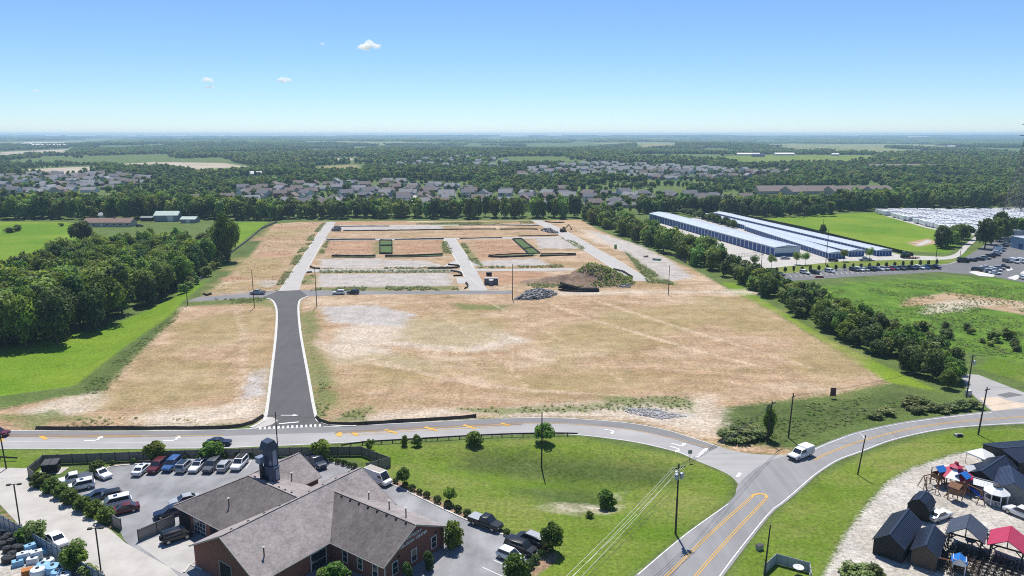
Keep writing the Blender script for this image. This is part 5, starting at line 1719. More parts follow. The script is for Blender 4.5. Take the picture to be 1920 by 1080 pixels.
for i in range(2):
    wire(ph['corner'][-2] - Vector((0, 0, i * .9)), far_s[3] - Vector((0, 0, .6 + i)), .8, ('upper', 'lower')[i] + ' dark telephone cable from the tall black pole to the bottom edge', .026)
    wire(ph['j1'][-2] - Vector((0, 0, i * .5)), ph['j2'][-2] - Vector((0, 0, i * .5)), .2, ('upper', 'lower')[i] + ' short cable between the two junction poles', .025)
for i in range(2):
    wire(ph['j2'][i], ph['r2'][i], 1.1, ('left', 'right')[i] + ' power line along the weedy corner to the hedgerow pole', .02)
    wire(ph['j2'][-2] - Vector((0, 0, i * .7)), ph['r1'][-2] - Vector((0, 0, i * .5)), 1.1, ('upper', 'lower')[i] + ' cable from the junction to the pole by the curved road', .024)
    wire(ph['r1'][i], Vector((150, 150 + i, 9.5)), .8, ('left', 'right')[i] + ' power line leaving the picture at the right from the verge pole', .02)
    wire(ph['r2'][i], Vector((165, 178 + i, 9.8)), .8, ('left', 'right')[i] + ' power line leaving the picture at the right from the hedgerow pole', .02)
for a, b in (('l1', 'm2'), ('m2', 'm1'), ('m1', 'j1')):
    wire(ph[a][-1] - Vector((0, 0, .6)), ph[b][-1] - Vector((0, 0, .6)), 1.0, 'thin cable along the main road from %s' % {'l1': 'the left edge pole', 'm2': 'the pole behind the fence', 'm1': 'the pole in the small tree'}[a], .018)
# lamp posts on the concrete lane
M_lamp = mat('lamp_bronze', (0.055, 0.042, 0.035), 0.5)
def lamp_post(px, py, h, label, heads=2):
    p = G(px, py)
    t = thing('street_lamp', label, 'street lamp', (p.x, p.y, 0), R(10), 'lamp posts on the concrete lane')
    MB().lathe([(.28, 0), (.28, .5), (.24, .55)], n=12).build('base', M_concrete, t)
    MB().box(0, 0, h / 2 + .3, .15, .15, h - .5).build('post', M_lamp, t)
    arm = MB().bar((-.7, 0, h), (.7, 0, h), .07).build('arm', M_lamp, t)
    for s in (-1, 1):
        o = MB().box(s * .75, 0, h, .62, .42, .2, 0, .85).build('lamp_head', M_lamp, t)
        MB().box(s * .75, 0, h - .11, .5, .32, .03).build('lens', M_headl, o)
lamp_post(38, 988, 7.2, 'double headed lamp post on the concrete lane, upper left one')
lamp_post(190, 1076, 7.0, 'double headed lamp post on the concrete lane, lower right one')
# small signs
def sign(px, py, label, h, w, sh, m, name='road_sign', ang=0.0, text=False):
    p = G(px, py)
    t = thing(name, label, 'sign', (p.x, p.y, tz(p.x, p.y)), ang)
    for s in ((-1, 1) if w > 1 else (0,)):
        MB().box(s * w * .45, 0, h / 2, .08, .08, h).build('post', M_wood_pole, t)
    MB().box(0, -.06, h - sh / 2, w, .05, sh).build('panel', m, t)
    return t
M_signb = mat('sign_blue', (0.05, 0.09, 0.16), 0.6, 1.2, .6, c2=(0.25, 0.05, 0.05))
sign(1561, 747, 'blue real estate board on posts at the edge of the dirt field', 2.6, 1.3, 2.0, M_signb, 'site_board')
sign(1293, 866, 'grey road sign on a thin post at the corner of the grass', 2.4, .75, .75, M_steel)
MB_ = G(1424, 1030)
t = thing('ground_box', 'small dark utility box lying in the grass beside the right road', 'utility box', (MB_.x, MB_.y, 0), .5)
MB().box(0, 0, .35, 1.0, .7, .7, 0, .9).build('case', M_steel, t); MB().box(0, 0, .73, 1.05, .75, .06).build('lid', M_dark_steel, t)
MB_ = G(1797, 818)
t = thing('culvert_box', 'dark drain headwall in the verge below the curved road', 'drain', (MB_.x, MB_.y, 0), .1)
MB().box(0, 0, .25, 1.5, .9, .5).build('headwall', M_concrete, t); MB().box(0, -.2, .3, 1.1, .6, .45).build('opening', M_dark, t)
MB_ = G(1815, 742)
t = thing('utility_cabinet', 'white utility cabinet at the foot of the hedgerow pole', 'cabinet', (MB_.x, MB_.y, 0), .4)
MB().box(0, 0, .7, 1.2, .9, 1.4).build('case', M_trim, t); MB().box(0, -.47, .7, 1.0, .03, 1.2).build('door', M_steel, t)

# ================================================================== SHED YARD (bottom right)
M_shed_roof = mat('navy_metal_roof', (0.028, 0.036, 0.060), 0.38, 1.0, .2, metal=.3)
M_shed_wall = mat('black_siding', (0.016, 0.017, 0.018), 0.7, 2.0, .3)
M_shed_brown = mat('brown_siding', (0.10, 0.075, 0.058), 0.8, 2, .2)
M_shed_grey = mat('grey_siding', (0.20, 0.195, 0.185), 0.8, 2, .15)
M_rib = mat('navy_rib', (0.034, 0.044, 0.072), 0.38, metal=.3)
def shed(label, px, py, ang, w, l, e, rdg, mw, mr, barn=False, door=True, name='garden_shed', z=0.0, ribs=True):
    """gabled shed, ridge along local x; near gable end at -x"""
    p = G(px, py)
    t = thing(name, label, 'shed', (p.x, p.y, z), ang)
    hw = w / 2
    if barn:
        prof = [(-hw, 0), (hw, 0), (hw, e), (hw * .62, e + (rdg - e) * .68), (0, rdg), (-hw * .62, e + (rdg - e) * .68), (-hw, e)]
        sl = [((-hw - .1, e - .06), (-hw * .62, e + (rdg - e) * .68)), ((-hw * .62, e + (rdg - e) * .68), (0, rdg)), ((0, rdg), (hw * .62, e + (rdg - e) * .68)), ((hw * .62, e + (rdg - e) * .68), (hw + .1, e - .06))]
    else:
        k = (rdg - e) / hw
        prof = [(-hw, 0), (hw, 0), (hw, e), (0, rdg), (-hw, e)]
        sl = [((-hw - .22, e - .22 * k), (0, rdg)), ((0, rdg), (hw + .22, e - .22 * k))]
    n = len(prof)
    vs = [(-l / 2, y, z_ + .08) for y, z_ in prof] + [(l / 2, y, z_ + .08) for y, z_ in prof]
    MB().add(vs, [tuple(range(n)), tuple(range(2 * n - 1, n - 1, -1))] + [(i, (i + 1) % n, n + (i + 1) % n, n + i) for i in range(n)]).build('wall', mw, t)
    for (y0, z0), (y1, z1) in sl:
        q = [(-l / 2 - .2, y0, z0 + .15), (l / 2 + .2, y0, z0 + .15), (l / 2 + .2, y1, z1 + .15), (-l / 2 - .2, y1, z1 + .15)]
        o = MB().slab(q, .07).build('roof', mr, t)
        if ribs:
            mb = MB()
            for i in range(int(l / .45)):
                x = -l / 2 + .25 + i * .45
                mb.bar((x, y0, z0 + .165), (x, y1, z1 + .165), .05, .035)
            kind(mb.build('roof_rib', M_rib if mr is M_shed_roof else mr, o), 'stuff')
    MB().bar((-l / 2 - .2, 0, rdg + .17), (l / 2 + .2, 0, rdg + .17), .3, .05).build('ridge_cap', M_rib if mr is M_shed_roof else mr, t)
    MB().box(0, 0, .05, l - .2, w - .2, .1).build('skid', M_wood_pole, t)
    if door:
        MB().box(0, -hw - .02, e * .42 + .08, 1.5, .05, e * .82).build('door', M_shed_grey if mw is M_shed_wall else M_trim, t)
        for s in (-1, 1):
            MB().box(s * l * .32, -hw - .02, e * .6, .6, .05, .7).build('window', M_glass, t)
    return t
sa = px_ang((1700, 1048), (1758, 985))
shed('largest navy roofed black shed at the front of the yard', 1681, 1022, R(48), 4.0, 9.6, 2.3, 3.8, M_shed_wall, M_shed_roof)
shed('brown walled shed with navy roof beside the largest black shed', 1738, 1045, R(52), 3.2, 6.8, 2.3, 3.5, M_shed_brown, M_shed_roof)
shed('small black barn shed with gambrel roof behind the white sedan', 1725, 966, R(47), 3.1, 3.6, 2.0, 3.4, M_shed_wall, M_shed_roof, True)
shed('long black shed behind the red canopy', 1857, 904, R(37), 4.6, 9.8, 2.3, 3.5, M_shed_wall, M_shed_roof)
shed('grey walled shed with blue roof near the right edge', 1890, 929, R(61.6), 4.2, 7.2, 2.6, 3.8, M_shed_grey, mat('blue_metal_roof', (.045, .06, .105), .38, 1, .15, metal=.3))
shed('large black building with flat dark roof at the right edge', 1925, 876, R(10), 8.0, 12.0, 3.2, 4.1, M_shed_wall, M_shed_roof)
M_silver_roof = mat('silver_roof', (0.30, 0.32, 0.34), 0.35, metal=.4)
shed('small dark shed with ribbed silver roof beside the white gazebo', 1840, 924, R(-40), 2.4, 3.6, 1.7, 2.3, M_shed_wall, M_silver_roof)
# white tent roof behind the long black shed
p = G(1838, 872)
t = thing('canopy_tent', 'white pop-up canopy peeking out behind the long black shed', 'tent', (p.x, p.y, 0), .4)
M_tent = mat('white_canvas', (.75, .75, .74), .8)
MB().add([(-1.8, -1.8, 2.2), (1.8, -1.8, 2.2), (1.8, 1.8, 2.2), (-1.8, 1.8, 2.2), (0, 0, 3.3), (-1.8, -1.8, 1.95), (1.8, -1.8, 1.95), (1.8, 1.8, 1.95), (-1.8, 1.8, 1.95)], [(0, 1, 4), (1, 2, 4), (2, 3, 4), (3, 0, 4), (5, 6, 1, 0), (6, 7, 2, 1), (7, 8, 3, 2), (8, 5, 0, 3)]).build('canopy', M_tent, t)
for a in (-1, 1):
    for b in (-1, 1):
        MB().box(a * 1.7, b * 1.7, 1.0, .06, .06, 2.0).build('leg', M_steel, t)
# pavilions
def pavilion(label, px, py, ang, w, l, e, rdg, mr):
    p = G(px, py)
    t = thing('pavilion', label, 'pavilion', (p.x, p.y, 0), ang)
    hw = w / 2
    for s in (-1, 1):
        MB().slab([(-l / 2, s * (hw + .3), e - .1), (l / 2, s * (hw + .3), e - .1), (l / 2, 0, rdg), (-l / 2, 0, rdg)][::s], .1).build('roof', mr, t)
    for a in (-1, 1):
        for b in (-1, 1):
            MB().box(a * (l / 2 - .5), b * (hw - .1), e / 2, .2, .2, e).build('post', M_shed_wall, t)
            MB().bar((a * (l / 2 - .5), b * (hw - .1), e - .9), (a * (l / 2 - .5), b * (hw - 1.0), e), .12).build('brace', M_shed_wall, t)
        MB().bar((a * (l / 2 - .5), -hw, e), (a * (l / 2 - .5), hw, e), .18).build('beam', M_shed_wall, t)
        MB().bar((a * (l / 2 - .5), 0, e), (a * (l / 2 - .5), 0, rdg - .15), .14).build('king_post', M_shed_wall, t)
    for b in (-1, 1):
        MB().bar((-l / 2, b * (hw - .1), e), (l / 2, b * (hw - .1), e), .18).build('side_beam', M_shed_wall, t)
pavilion('open pavilion with slate grey metal roof over patio furniture', 1809, 1026, R(52.6), 4.2, 5.2, 2.6, 4.2, mat('slate_metal', (.075, .085, .11), .4, 1, .15, metal=.3))
M_redroof = mat('red_metal_roof', (0.42, 0.03, 0.075), 0.4, 1.0, .12)
pavilion('open pavilion with bright red metal roof', 1886, 1047, R(52), 4.0, 5.3, 2.6, 3.9, M_redroof)
# gazebo, octagonal white
p = G(1866, 944)
t = thing('gazebo', 'white octagonal gazebo with railing and two tier roof', 'gazebo', (p.x, p.y, 0), .2)
M_vinyl = mat('white_vinyl', (.72, .72, .71), .5)
oc = [(math.cos(R(45 * i + 22)), math.sin(R(45 * i + 22))) for i in range(8)]
MB().prism([(1.75 * a, 1.75 * b) for a, b in oc], 0, .2).build('floor', M_shed_grey, t)
for i in range(8):
    a, b = oc[i], oc[(i + 1) % 8]
    MB().box(a[0] * 1.7, a[1] * 1.7, 1.2, .12, .12, 2.1).build('post', M_vinyl, t)
    if i != 5:
        rl = MB().bar((a[0] * 1.7, a[1] * 1.7, 1.05), (b[0] * 1.7, b[1] * 1.7, 1.05), .08, .08)
        for k in range(1, 7):
            q = Vector((a[0], a[1], 0)).lerp(Vector((b[0], b[1], 0)), k / 7) * 1.7
            rl.box(q.x, q.y, .62, .05, .05, .85)
        rl.build('railing', M_vinyl, t)
    MB().add([(a[0] * 2.0, a[1] * 2.0, 2.2), (b[0] * 2.0, b[1] * 2.0, 2.2), (b[0] * .6, b[1] * .6, 3.05), (a[0] * .6, a[1] * .6, 3.05), (a[0] * 2.0, a[1] * 2.0, 2.12), (b[0] * 2.0, b[1] * 2.0, 2.12)], [(0, 1, 2, 3), (4, 5, 1, 0)]).build('roof_panel', M_vinyl if i in (2, 3, 4, 5, 6) else M_silver_roof, t)
MB().prism([(.5 * a, .5 * b) for a, b in oc], 3.0, 3.25).add([(.75 * a, .75 * b, 3.25) for a, b in oc] + [(0, 0, 3.75)], [(i, (i + 1) % 8, 8) for i in range(8)]).build('cupola', M_dark_steel, t)
MB().lathe([(.9, .2), (.95, .75), (.1, .76)], n=10).build('table', M_black, t)
# red and white octagonal canopy
p = G(1788, 912)
t = thing('octagonal_canopy', 'large red octagonal canopy with one white panel and red cupola', 'gazebo', (p.x, p.y, 0), .1)
for i in range(8):
    a, b = oc[i], oc[(i + 1) % 8]
    MB().box(a[0] * 2.3, a[1] * 2.3, 1.2, .13, .13, 2.4).build('post', M_wood_pole, t)
    MB().add([(a[0] * 2.9, a[1] * 2.9, 2.35), (b[0] * 2.9, b[1] * 2.9, 2.35), (b[0] * .7, b[1] * .7, 3.55), (a[0] * .7, a[1] * .7, 3.55), (a[0] * 2.9, a[1] * 2.9, 2.25), (b[0] * 2.9, b[1] * 2.9, 2.25)], [(0, 1, 2, 3), (4, 5, 1, 0)]).build('roof_panel', M_vinyl if i in (4,) else M_redroof, t)
MB().prism([(.75 * a, .75 * b) for a, b in oc], 3.5, 3.75).add([(1.1 * a, 1.1 * b, 3.75) for a, b in oc] + [(.25 * a, .25 * b, 4.2) for a, b in oc], [(i, (i + 1) % 8, 8 + (i + 1) % 8, 8 + i) for i in range(8)] + [tuple(range(8, 16))]).build('cupola', M_redroof, t)
MB().box(0, 0, 4.4, .5, .5, .4, 0, .8).build('finial', M_redroof, t)
# playsets
M_pwood = mat('cedar', (0.21, 0.105, 0.055), 0.8, 3, .3)
M_pblue = mat('blue_plastic', (0.010, 0.055, 0.33), 0.35)
M_pblue2 = mat('blue_tarp', (0.02, 0.16, 0.50), 0.5)
def playset(label, px, py, ang, h, slide=True, swing=0.0, roof=None, wall=None):
    p = G(px, py)
    t = thing('playset', label, 'playset', (p.x, p.y, 0), ang)
    roof = roof or M_pblue2
    wd = wall or M_pwood
    for a in (-1, 1):
        for b in (-1, 1):
            MB().box(a * .75, b * .75, h / 2, .12, .12, h).build('post', wd, t)
    MB().box(0, 0, 1.4, 1.6, 1.6, .1).build('deck', wd, t)
    for a, b, sx, sy in ((0, .78, 1.5, .05), (0, -.78, 1.5, .05), (-.78, 0, .05, 1.5)):
        MB().box(a, b, 1.85, sx, sy, .75).build('railing_panel', wd, t)
    for s in (-1, 1):
        MB().slab([(-.95, s * .95, h - .15), (.95, s * .95, h - .15), (.95, 0, h + .55), (-.95, 0, h + .55)][::s], .04).build('roof', roof, t)
    MB().bar((.8, -.4, 1.4), (1.6, -.4, .02), .12).bar((.8, .4, 1.4), (1.6, .4, .02), .12).bar((1.1, -.4, .9), (1.1, .4, .9), .1).bar((1.35, -.4, .45), (1.35, .4, .45), .1).build('ladder', wd, t)
    if slide:
        mb = MB()
        pts = [Vector((0, -.8, 1.5)), Vector((0, -1.5, 1.15)), Vector((.1, -2.4, .6)), Vector((.1, -3.1, .22)), Vector((.1, -3.6, .18))]
        for i in range(4):
            a, b = pts[i], pts[i + 1]
            mb.slab([a + Vector((-.28, 0, 0)), a + Vector((.28, 0, 0)), b + Vector((.28, 0, 0)), b + Vector((-.28, 0, 0))][::-1], .05)
            for s in (-1, 1):
                mb.bar(a + Vector((s * .3, 0, .08)), b + Vector((s * .3, 0, .08)), .06, .22)
        mb.build('slide', M_pblue, t)
    if swing:
        MB().bar((-.8, 0, 2.3), (-.8 - swing, 0, 2.3), .13).build('swing_beam', wd, t)
        for s in (-1, 1):
            MB().bar((-.8 - swing, 0, 2.3), (-.9 - swing, s * .9, 0), .1).build('swing_leg', wd, t)
        for i in range(2):
            x = -.8 - swing * (.35 + .35 * i)
            MB().bar((x - .22, 0, 2.25), (x - .22, 0, .5), .03).bar((x + .22, 0, 2.25), (x + .22, 0, .5), .03).box(x, 0, .48, .5, .18, .05).build('swing', M_black, t)
    return t
playset('wooden playset with small blue roof and swing beam, leftmost in the yard', 1757, 909, R(20), 3.0, False, 2.6)
playset('wooden playset with blue slide and blue roof in front of the red canopy', 1802, 922, R(35), 3.0, True, 0)
playset('tall brown playset with blue canopy left of the swing beam', 1790, 938, R(120), 2.6, False, 0, M_pwood)
playset('playset with white roof between red canopy and silver roofed shed', 1812, 906, R(10), 2.8, False, 0, M_tent)
playset('small blue and white playhouse at the bottom edge of the yard', 1796, 1072, R(60), 1.9, False, 0, M_pblue2, M_vinyl)
def swing_set(label, pa, pb, h=2.3):
    a, b = G(*pa), G(*pb)
    t = thing('swing_set', label, 'swing set', (a.x, a.y, 0))
    d = b - a
    n = Vector((-d.y, d.x, 0)).normalized()
    MB().bar((0, 0, h), d + Vector((0, 0, h)), .13).build('beam', M_pwood, t)
    for q in (Vector((0, 0, 0)), d):
        for s in (-1, 1):
            MB().bar(q + Vector((0, 0, h)), q + n * s * .9, .1).build('leg', M_pwood, t)
        MB().bar(q + n * .5 + Vector((0, 0, 1)), q - n * .5 + Vector((0, 0, 1)), .08).build('brace', M_pwood, t)
    for k in (.3, .6):
        q = d * k
        MB().bar(q + Vector((0, 0, h)), q + Vector((0, 0, .5)), .03).box(q.x, q.y, .48, .4, .2, .05).build('swing', M_black, t)
swing_set('brown wooden swing set standing left of the white gazebo', (1812, 932), (1838, 945))
swing_set('wooden swing set beside the leftmost playset', (1734, 918), (1756, 925))
swing_set('wooden swing set at the bottom in front of the brown shed', (1747, 1070), (1780, 1078), 2.2)
# patio chairs and tables standing in rows
M_poly_d = mat('dark_poly_lumber', (0.022, 0.018, 0.016), 0.6)
M_poly_b = mat('brown_poly_lumber', (0.085, 0.05, 0.032), 0.6)
M_poly_w = mat('white_poly_lumber', (0.30, 0.28, 0.255), 0.6)
def chair_meshes(tag_, m):
    seat = MB().slab([(-.3, -.28, .36), (.3, -.28, .36), (.3, .25, .28), (-.3, .25, .28)], .04)
    back = MB().slab([(-.3, .22, .3), (.3, .22, .3), (.27, .52, 1.0), (-.27, .52, 1.0)], .04)
    arm = MB().box(-.34, 0, .56, .1, .7, .03).box(.34, 0, .56, .1, .7, .03)
    leg = MB().box(0, 0, .28, .05, .08, .56)
    return seat.mesh('seat', M_poly_w if tag_ == 'w' else m), back.mesh('backrest', m), leg.mesh('leg', m), arm
CH = {'d': chair_meshes('w', M_poly_d), 'b': chair_meshes('w', M_poly_b)}
def patio_chair(x, y, ang, k, label, group):
    s_, b_, l_, a_ = CH[k]
    t = thing('patio_chair', label, 'chair', (x, y, .02), ang, group)
    put('seat', s_, t)
    put('backrest', b_, t)
    for a in (-.33, .33):
        put('leg', l_, t, (a, -.25, 0))
        put('leg', l_, t, (a, .22, 0))
        put('armrest', ARM[k], t, (a, 0, 0))
    return t
ARM = {k: MB().box(0, 0, .57, .1, .66, .03).mesh('armrest', m) for k, m in (('d', M_poly_d), ('b', M_poly_b))}
def chair_block(pa, pb, nx_, ny_, ang, k, label, group, wdt):
    a, b = G(*pa), G(*pb)
    d = (b - a)
    n = Vector((-d.y, d.x, 0)).normalized()
    for i in range(ny_):
        for j in range(nx_):
            p = a + d * (i / max(1, ny_ - 1)) + n * ((j - (nx_ - 1) / 2) * wdt)
            patio_chair(p.x + random.uniform(-.06, .06), p.y + random.uniform(-.06, .06), ang + random.uniform(-.12, .12), k, '%s, %s in %s row' % (label, nth(nx_ - j), nth(i + 1)), group)
chair_block((1797, 1034), (1772, 1072), 4, 8, R(45), 'd', 'dark patio chair in the block behind the brown shed', 'patio chairs behind the brown shed', .82)
chair_block((1828, 1036), (1814, 1078), 3, 8, R(55), 'b', 'brown patio chair in the narrow middle block', 'patio chairs in the middle block', .82)
chair_block((1884, 1052), (1866, 1094), 7, 8, R(55), 'd', 'dark patio chair in the wide block under the red pavilion', 'patio chairs below the red pavilion', .85)
chair_block((1783, 989), (1778, 1012), 1, 5, R(60), 'b', 'brown patio chair in the single file left of the grey pavilion', 'patio chairs left of the grey pavilion', .9)
chair_block((1846, 1000), (1848, 1016), 2, 3, R(60), 'd', 'dark patio chair beside the right posts of the grey pavilion', 'patio chairs right of the grey pavilion', .9)
# patio tables under the pavilion
for i, (x, y) in enumerate(((1800, 1030), (1818, 1022))):
    p = G(x, y)
    t = thing('patio_table', '%s dark round table under the grey pavilion' % ('left' if i == 0 else 'right'), 'table', (p.x, p.y, 0))
    MB().lathe([(.65, .70), (.68, .72), (.68, .76), (.02, .77)], n=14).build('table_top', M_poly_d, t)
    for a in range(4):
        MB().box(math.cos(a * 1.57) * .4, math.sin(a * 1.57) * .4, .35, .08, .08, .7).build('leg', M_poly_d, t)
# corrugated enclosure at the bottom of the right verge
M_encl = mat('pale_sheet', (0.36, 0.40, 0.42), 0.5, 1, .1)
panel_fence('plant_enclosure', 'pale sheet metal enclosure at the bottom beside the road verge', Gs([(1432, 1078), (1455, 1057), (1517, 1074), (1520, 1095)]), 1.6, M_encl, M_steel, 1.6, cat='enclosure')
p = G(1496, 1078)
t = thing('satellite_dish', 'white satellite dish inside the pale enclosure', 'dish', (p.x, p.y, 0), .3)
MB().lathe([(.05, .95), (.5, 1.05), (.75, 1.22), (.72, 1.26), (.45, 1.1), (.05, 1.0)], n=16).build('reflector', M_vinyl, t)
MB().tube((0, 0, 0), (0, 0, 1.0), .06).build('mast', M_steel, t)
MB().tube((0, 0, 1.0), (0, 0, 1.5), .02).build('feed', M_dark_steel, t)

# ================================================================== BOTTOM LEFT YARD GOODS
M_tank_w = mat('white_tank', (.60, .66, .70), .45, 2, .1)
M_tank_b = mat('light_blue_tank', (.22, .42, .60), .45, 2, .15)
M_tank_k = mat('black_tank', (.014, .014, .015), .55)
rr2 = random.Random(9)
def crate(px, py, m, sx, sy, sz, label, a, z=0.0):
    p = G(px, py)
    t = thing('plastic_cistern', label, 'cistern', (p.x, p.y, z), a, 'plastic cisterns stacked behind the sheet fence')
    o = MB().box(0, 0, sz / 2, sx, sy, sz, 0, .92).build('tank_body', m, t)
    for q in (-.3, 0, .3):
        MB().box(q * sx, 0, sz / 2, .06, sy * 1.01, sz * .96).build('rib', m, t)
    MB().lathe([(.18, 0), (.18, .08), (.03, .1)], (0, 0, sz), 10).build('lid', M_black, t)
for i, (x, y) in enumerate(((34, 1060), (44, 1052), (50, 1044), (58, 1036), (62, 1055), (70, 1048), (78, 1040))):
    crate(x, y, M_tank_w if i % 3 else M_tank_b, 1.5, 1.0, .8 + .5 * (i % 2), 'white cistern, %s of the stack beside the black barrels' % ['first', 'second', 'third', 'fourth', 'fifth', 'sixth', 'last'][i], R(35) + rr2.uniform(-.3, .3))
for i, (x, y) in enumerate(((82, 1068), (92, 1060), (100, 1072), (72, 1078), (108, 1082), (120, 1088))):
    p = G(x, y)
    t = thing('round_cistern', '%s light blue round cistern at the bottom edge of the yard' % ['first', 'second', 'third', 'fourth', 'fifth', 'sixth'][i], 'cistern', (p.x, p.y, 0), rr2.uniform(0, 3), 'round cisterns in the bottom left yard')
    r_ = rr2.uniform(.75, 1.1)
    MB().lathe([(r_ * .95, 0), (r_, .1), (r_, .75), (r_ * .9, .95), (r_ * .25, 1.1)], n=18).build('tank_body', M_tank_b if i % 2 == 0 else M_tank_w, t, smooth=35)
    MB().lathe([(.25, 1.08), (.25, 1.18), (.05, 1.2)], n=12).build('lid', M_black, t)
for i, (x, y) in enumerate(((3, 1008), (10, 1016), (16, 1012), (6, 1026), (22, 1022), (30, 1030), (14, 1034), (38, 1034), (24, 1046), (18, 1052))):
    p = G(x, y)
    t = thing('black_barrel', 'black barrel, %s of the group behind the blue fence' % ['first', 'second', 'third', 'fourth', 'fifth', 'sixth', 'seventh', 'eighth', 'ninth', 'largest'][i], 'barrel', (p.x, p.y, 0), 0, 'black barrels in the bottom left yard')
    r_ = .62 if i < 9 else 1.0
    h_ = rr2.uniform(.6, 1.1)
    MB().lathe([(r_ * .9, 0), (r_, .08), (r_ * .96, h_ / 2), (r_, h_ * .9), (r_ * .9, h_)], n=16).build('drum', M_tank_k, t, smooth=35)
    MB().lathe([(r_ * .3, h_), (r_ * .3, h_ + .08), (.05, h_ + .1)], n=12).build('lid', M_dark_steel, t)
p = G(52, 1078)
t = thing('orange_crate', 'orange brown timber crate at the bottom left', 'crate', (p.x, p.y, 0), .5)
for q in range(3):
    MB().box(0, 0, .2 + q * .3, 1.3, 1.0, .22).build('slat', mat('orange_wood', (.42, .16, .04), .7, 2, .2), t)

# ================================================================== SITE OBJECTS
def mound():
    a, b = G(960, 533), G(1165, 531)
    c = G(1085, 527)
    t = thing('earth_mound', 'big weed covered earth mound with a bare brown ramp on the site', 'mound', (c.x, c.y, 0))
    n = 70
    xs = np.linspace(-30, 22, n)
    ys = np.linspace(-13, 13, 46)
    XX, YY = np.meshgrid(xs, ys)
    hill = 7.2 * np.exp(-((XX - 6) / 11.5) ** 2 - (YY / 7.0) ** 2)
    ramp = 4.2 * np.exp(-((YY + 1 - (XX + 8) * .08) / 4.2) ** 2) * sstep(-28, 2, XX) * (1 - sstep(2, 12, XX))
    ZZ = np.maximum(hill, ramp) + (vnoise(XX + 50, YY + 50, 2.2, 8) - .5) * .7 * (hill > .3) + (vnoise(XX + 50, YY + 50, 6, 9) - .5) * .9 * (hill > .6) - .15
    me_ = bpy.data.meshes.new('soil')
    v = np.column_stack([XX.ravel(), YY.ravel(), ZZ.ravel()])
    m_ = len(ys)
    f = [(j * n + i, j * n + i + 1, (j + 1) * n + i + 1, (j + 1) * n + i) for j in range(m_ - 1) for i in range(n - 1)]
    me_.from_pydata(v.tolist(), [], f)
    me_.polygons.foreach_set('use_smooth', [True] * len(me_.polygons))
    me_.materials.append(mat('mound_soil', (.20, .125, .08), .95, .5, .35, c2=(.30, .21, .145), bump=.5))
    put('soil', me_, t)
    # weeds on the right hand two thirds
    q = np.where((XX.ravel() > 1 + 3 * np.sin(YY.ravel() * .7) - .5 * YY.ravel()) & (ZZ.ravel() > .25))[0]
    r = np.random.default_rng(4)
    pts = v[r.choice(q, 2600)] + r.normal(size=(2600, 3)) * np.array([.4, .3, .12])
    pts[:, 2] += .25
    nn = r.normal(size=(2600, 3)) * .6 + np.array([0, 0, 1])
    nn /= np.linalg.norm(nn, axis=1)[:, None]
    me2 = quads_mesh('weed_cover', pts, nn, r.uniform(.18, .4, 2600), r.random(2600) * .7, M_leaf)
    kind(put('weed_cover', me2, t), 'stuff')
mound()
def rock_heap(label, pts, h, n, size, m, name='rock_heap', seed=1):
    P = Gs(pts)
    c = sum(P, Vector()) / len(P)
    t = thing(name, label, 'rock heap', (c.x, c.y, 0))
    poly = [(p.x, p.y) for p in P]
    r = np.random.default_rng(seed)
    xs = [p[0] for p in poly]
    ys = [p[1] for p in poly]
    mb = MB()
    k = 0
    while k < n:
        x, y = r.uniform(min(xs), max(xs)), r.uniform(min(ys), max(ys))
        s = float(poly_sd(np.array([x]), np.array([y]), poly)[0])
        if s < 0:
            continue
        z = h * (1 - math.exp(-s / 2.0)) * r.uniform(.7, 1.05)
        q = size * r.uniform(.4, 1.3)
        ax = r.normal(size=(8, 3)) * .25
        cu = np.array([[a, b, d] for a in (-1, 1) for b in (-1, 1) for d in (-1, 1)], float) * .5
        cu = (cu + ax) * q * np.array([1, .8, .6])
        cu += np.array([x - c.x, y - c.y, max(0, z - .1)])
        mb.add(cu.tolist(), [(0, 1, 3, 2), (4, 6, 7, 5), (0, 4, 5, 1), (2, 3, 7, 6), (0, 2, 6, 4), (1, 5, 7, 3)])
        k += 1
    kind(mb.build('rocks', m, t), 'stuff')
    return t
M_rock = mat('limestone_rubble', (.26, .255, .25), .9, 1.2, .5)
rock_heap('grey limestone rubble heap in front of the earth mound', [(964, 563), (985, 549), (1010, 546), (1045, 550), (1040, 556), (1010, 562)], 2.3, 700, .75, M_rock)
rock_heap('grey rubble at the end of the right concrete street', [(1150, 533), (1178, 524), (1190, 530), (1180, 540), (1160, 540)], .9, 160, .6, M_rock, seed=2)
rock_heap('dark grey block heap beside the left concrete street', [(622, 434), (638, 434), (640, 428), (624, 428)], 2.4, 130, .9, mat('dark_rubble', (.12, .12, .13), .9, 1, .4), seed=3)
rock_heap('grey material heap where the right concrete street meets the upper street', [(1014, 432), (1034, 432), (1048, 438), (1030, 437)], 2.6, 150, 1.0, M_rock, seed=5)
rock_heap('pale riprap stones on the bank beside the main road', [(1165, 765), (1225, 767), (1290, 781), (1240, 786), (1180, 775)], .2, 700, .34, mat('riprap', (.36, .35, .35), .9, 1, .4), name='riprap', seed=6)
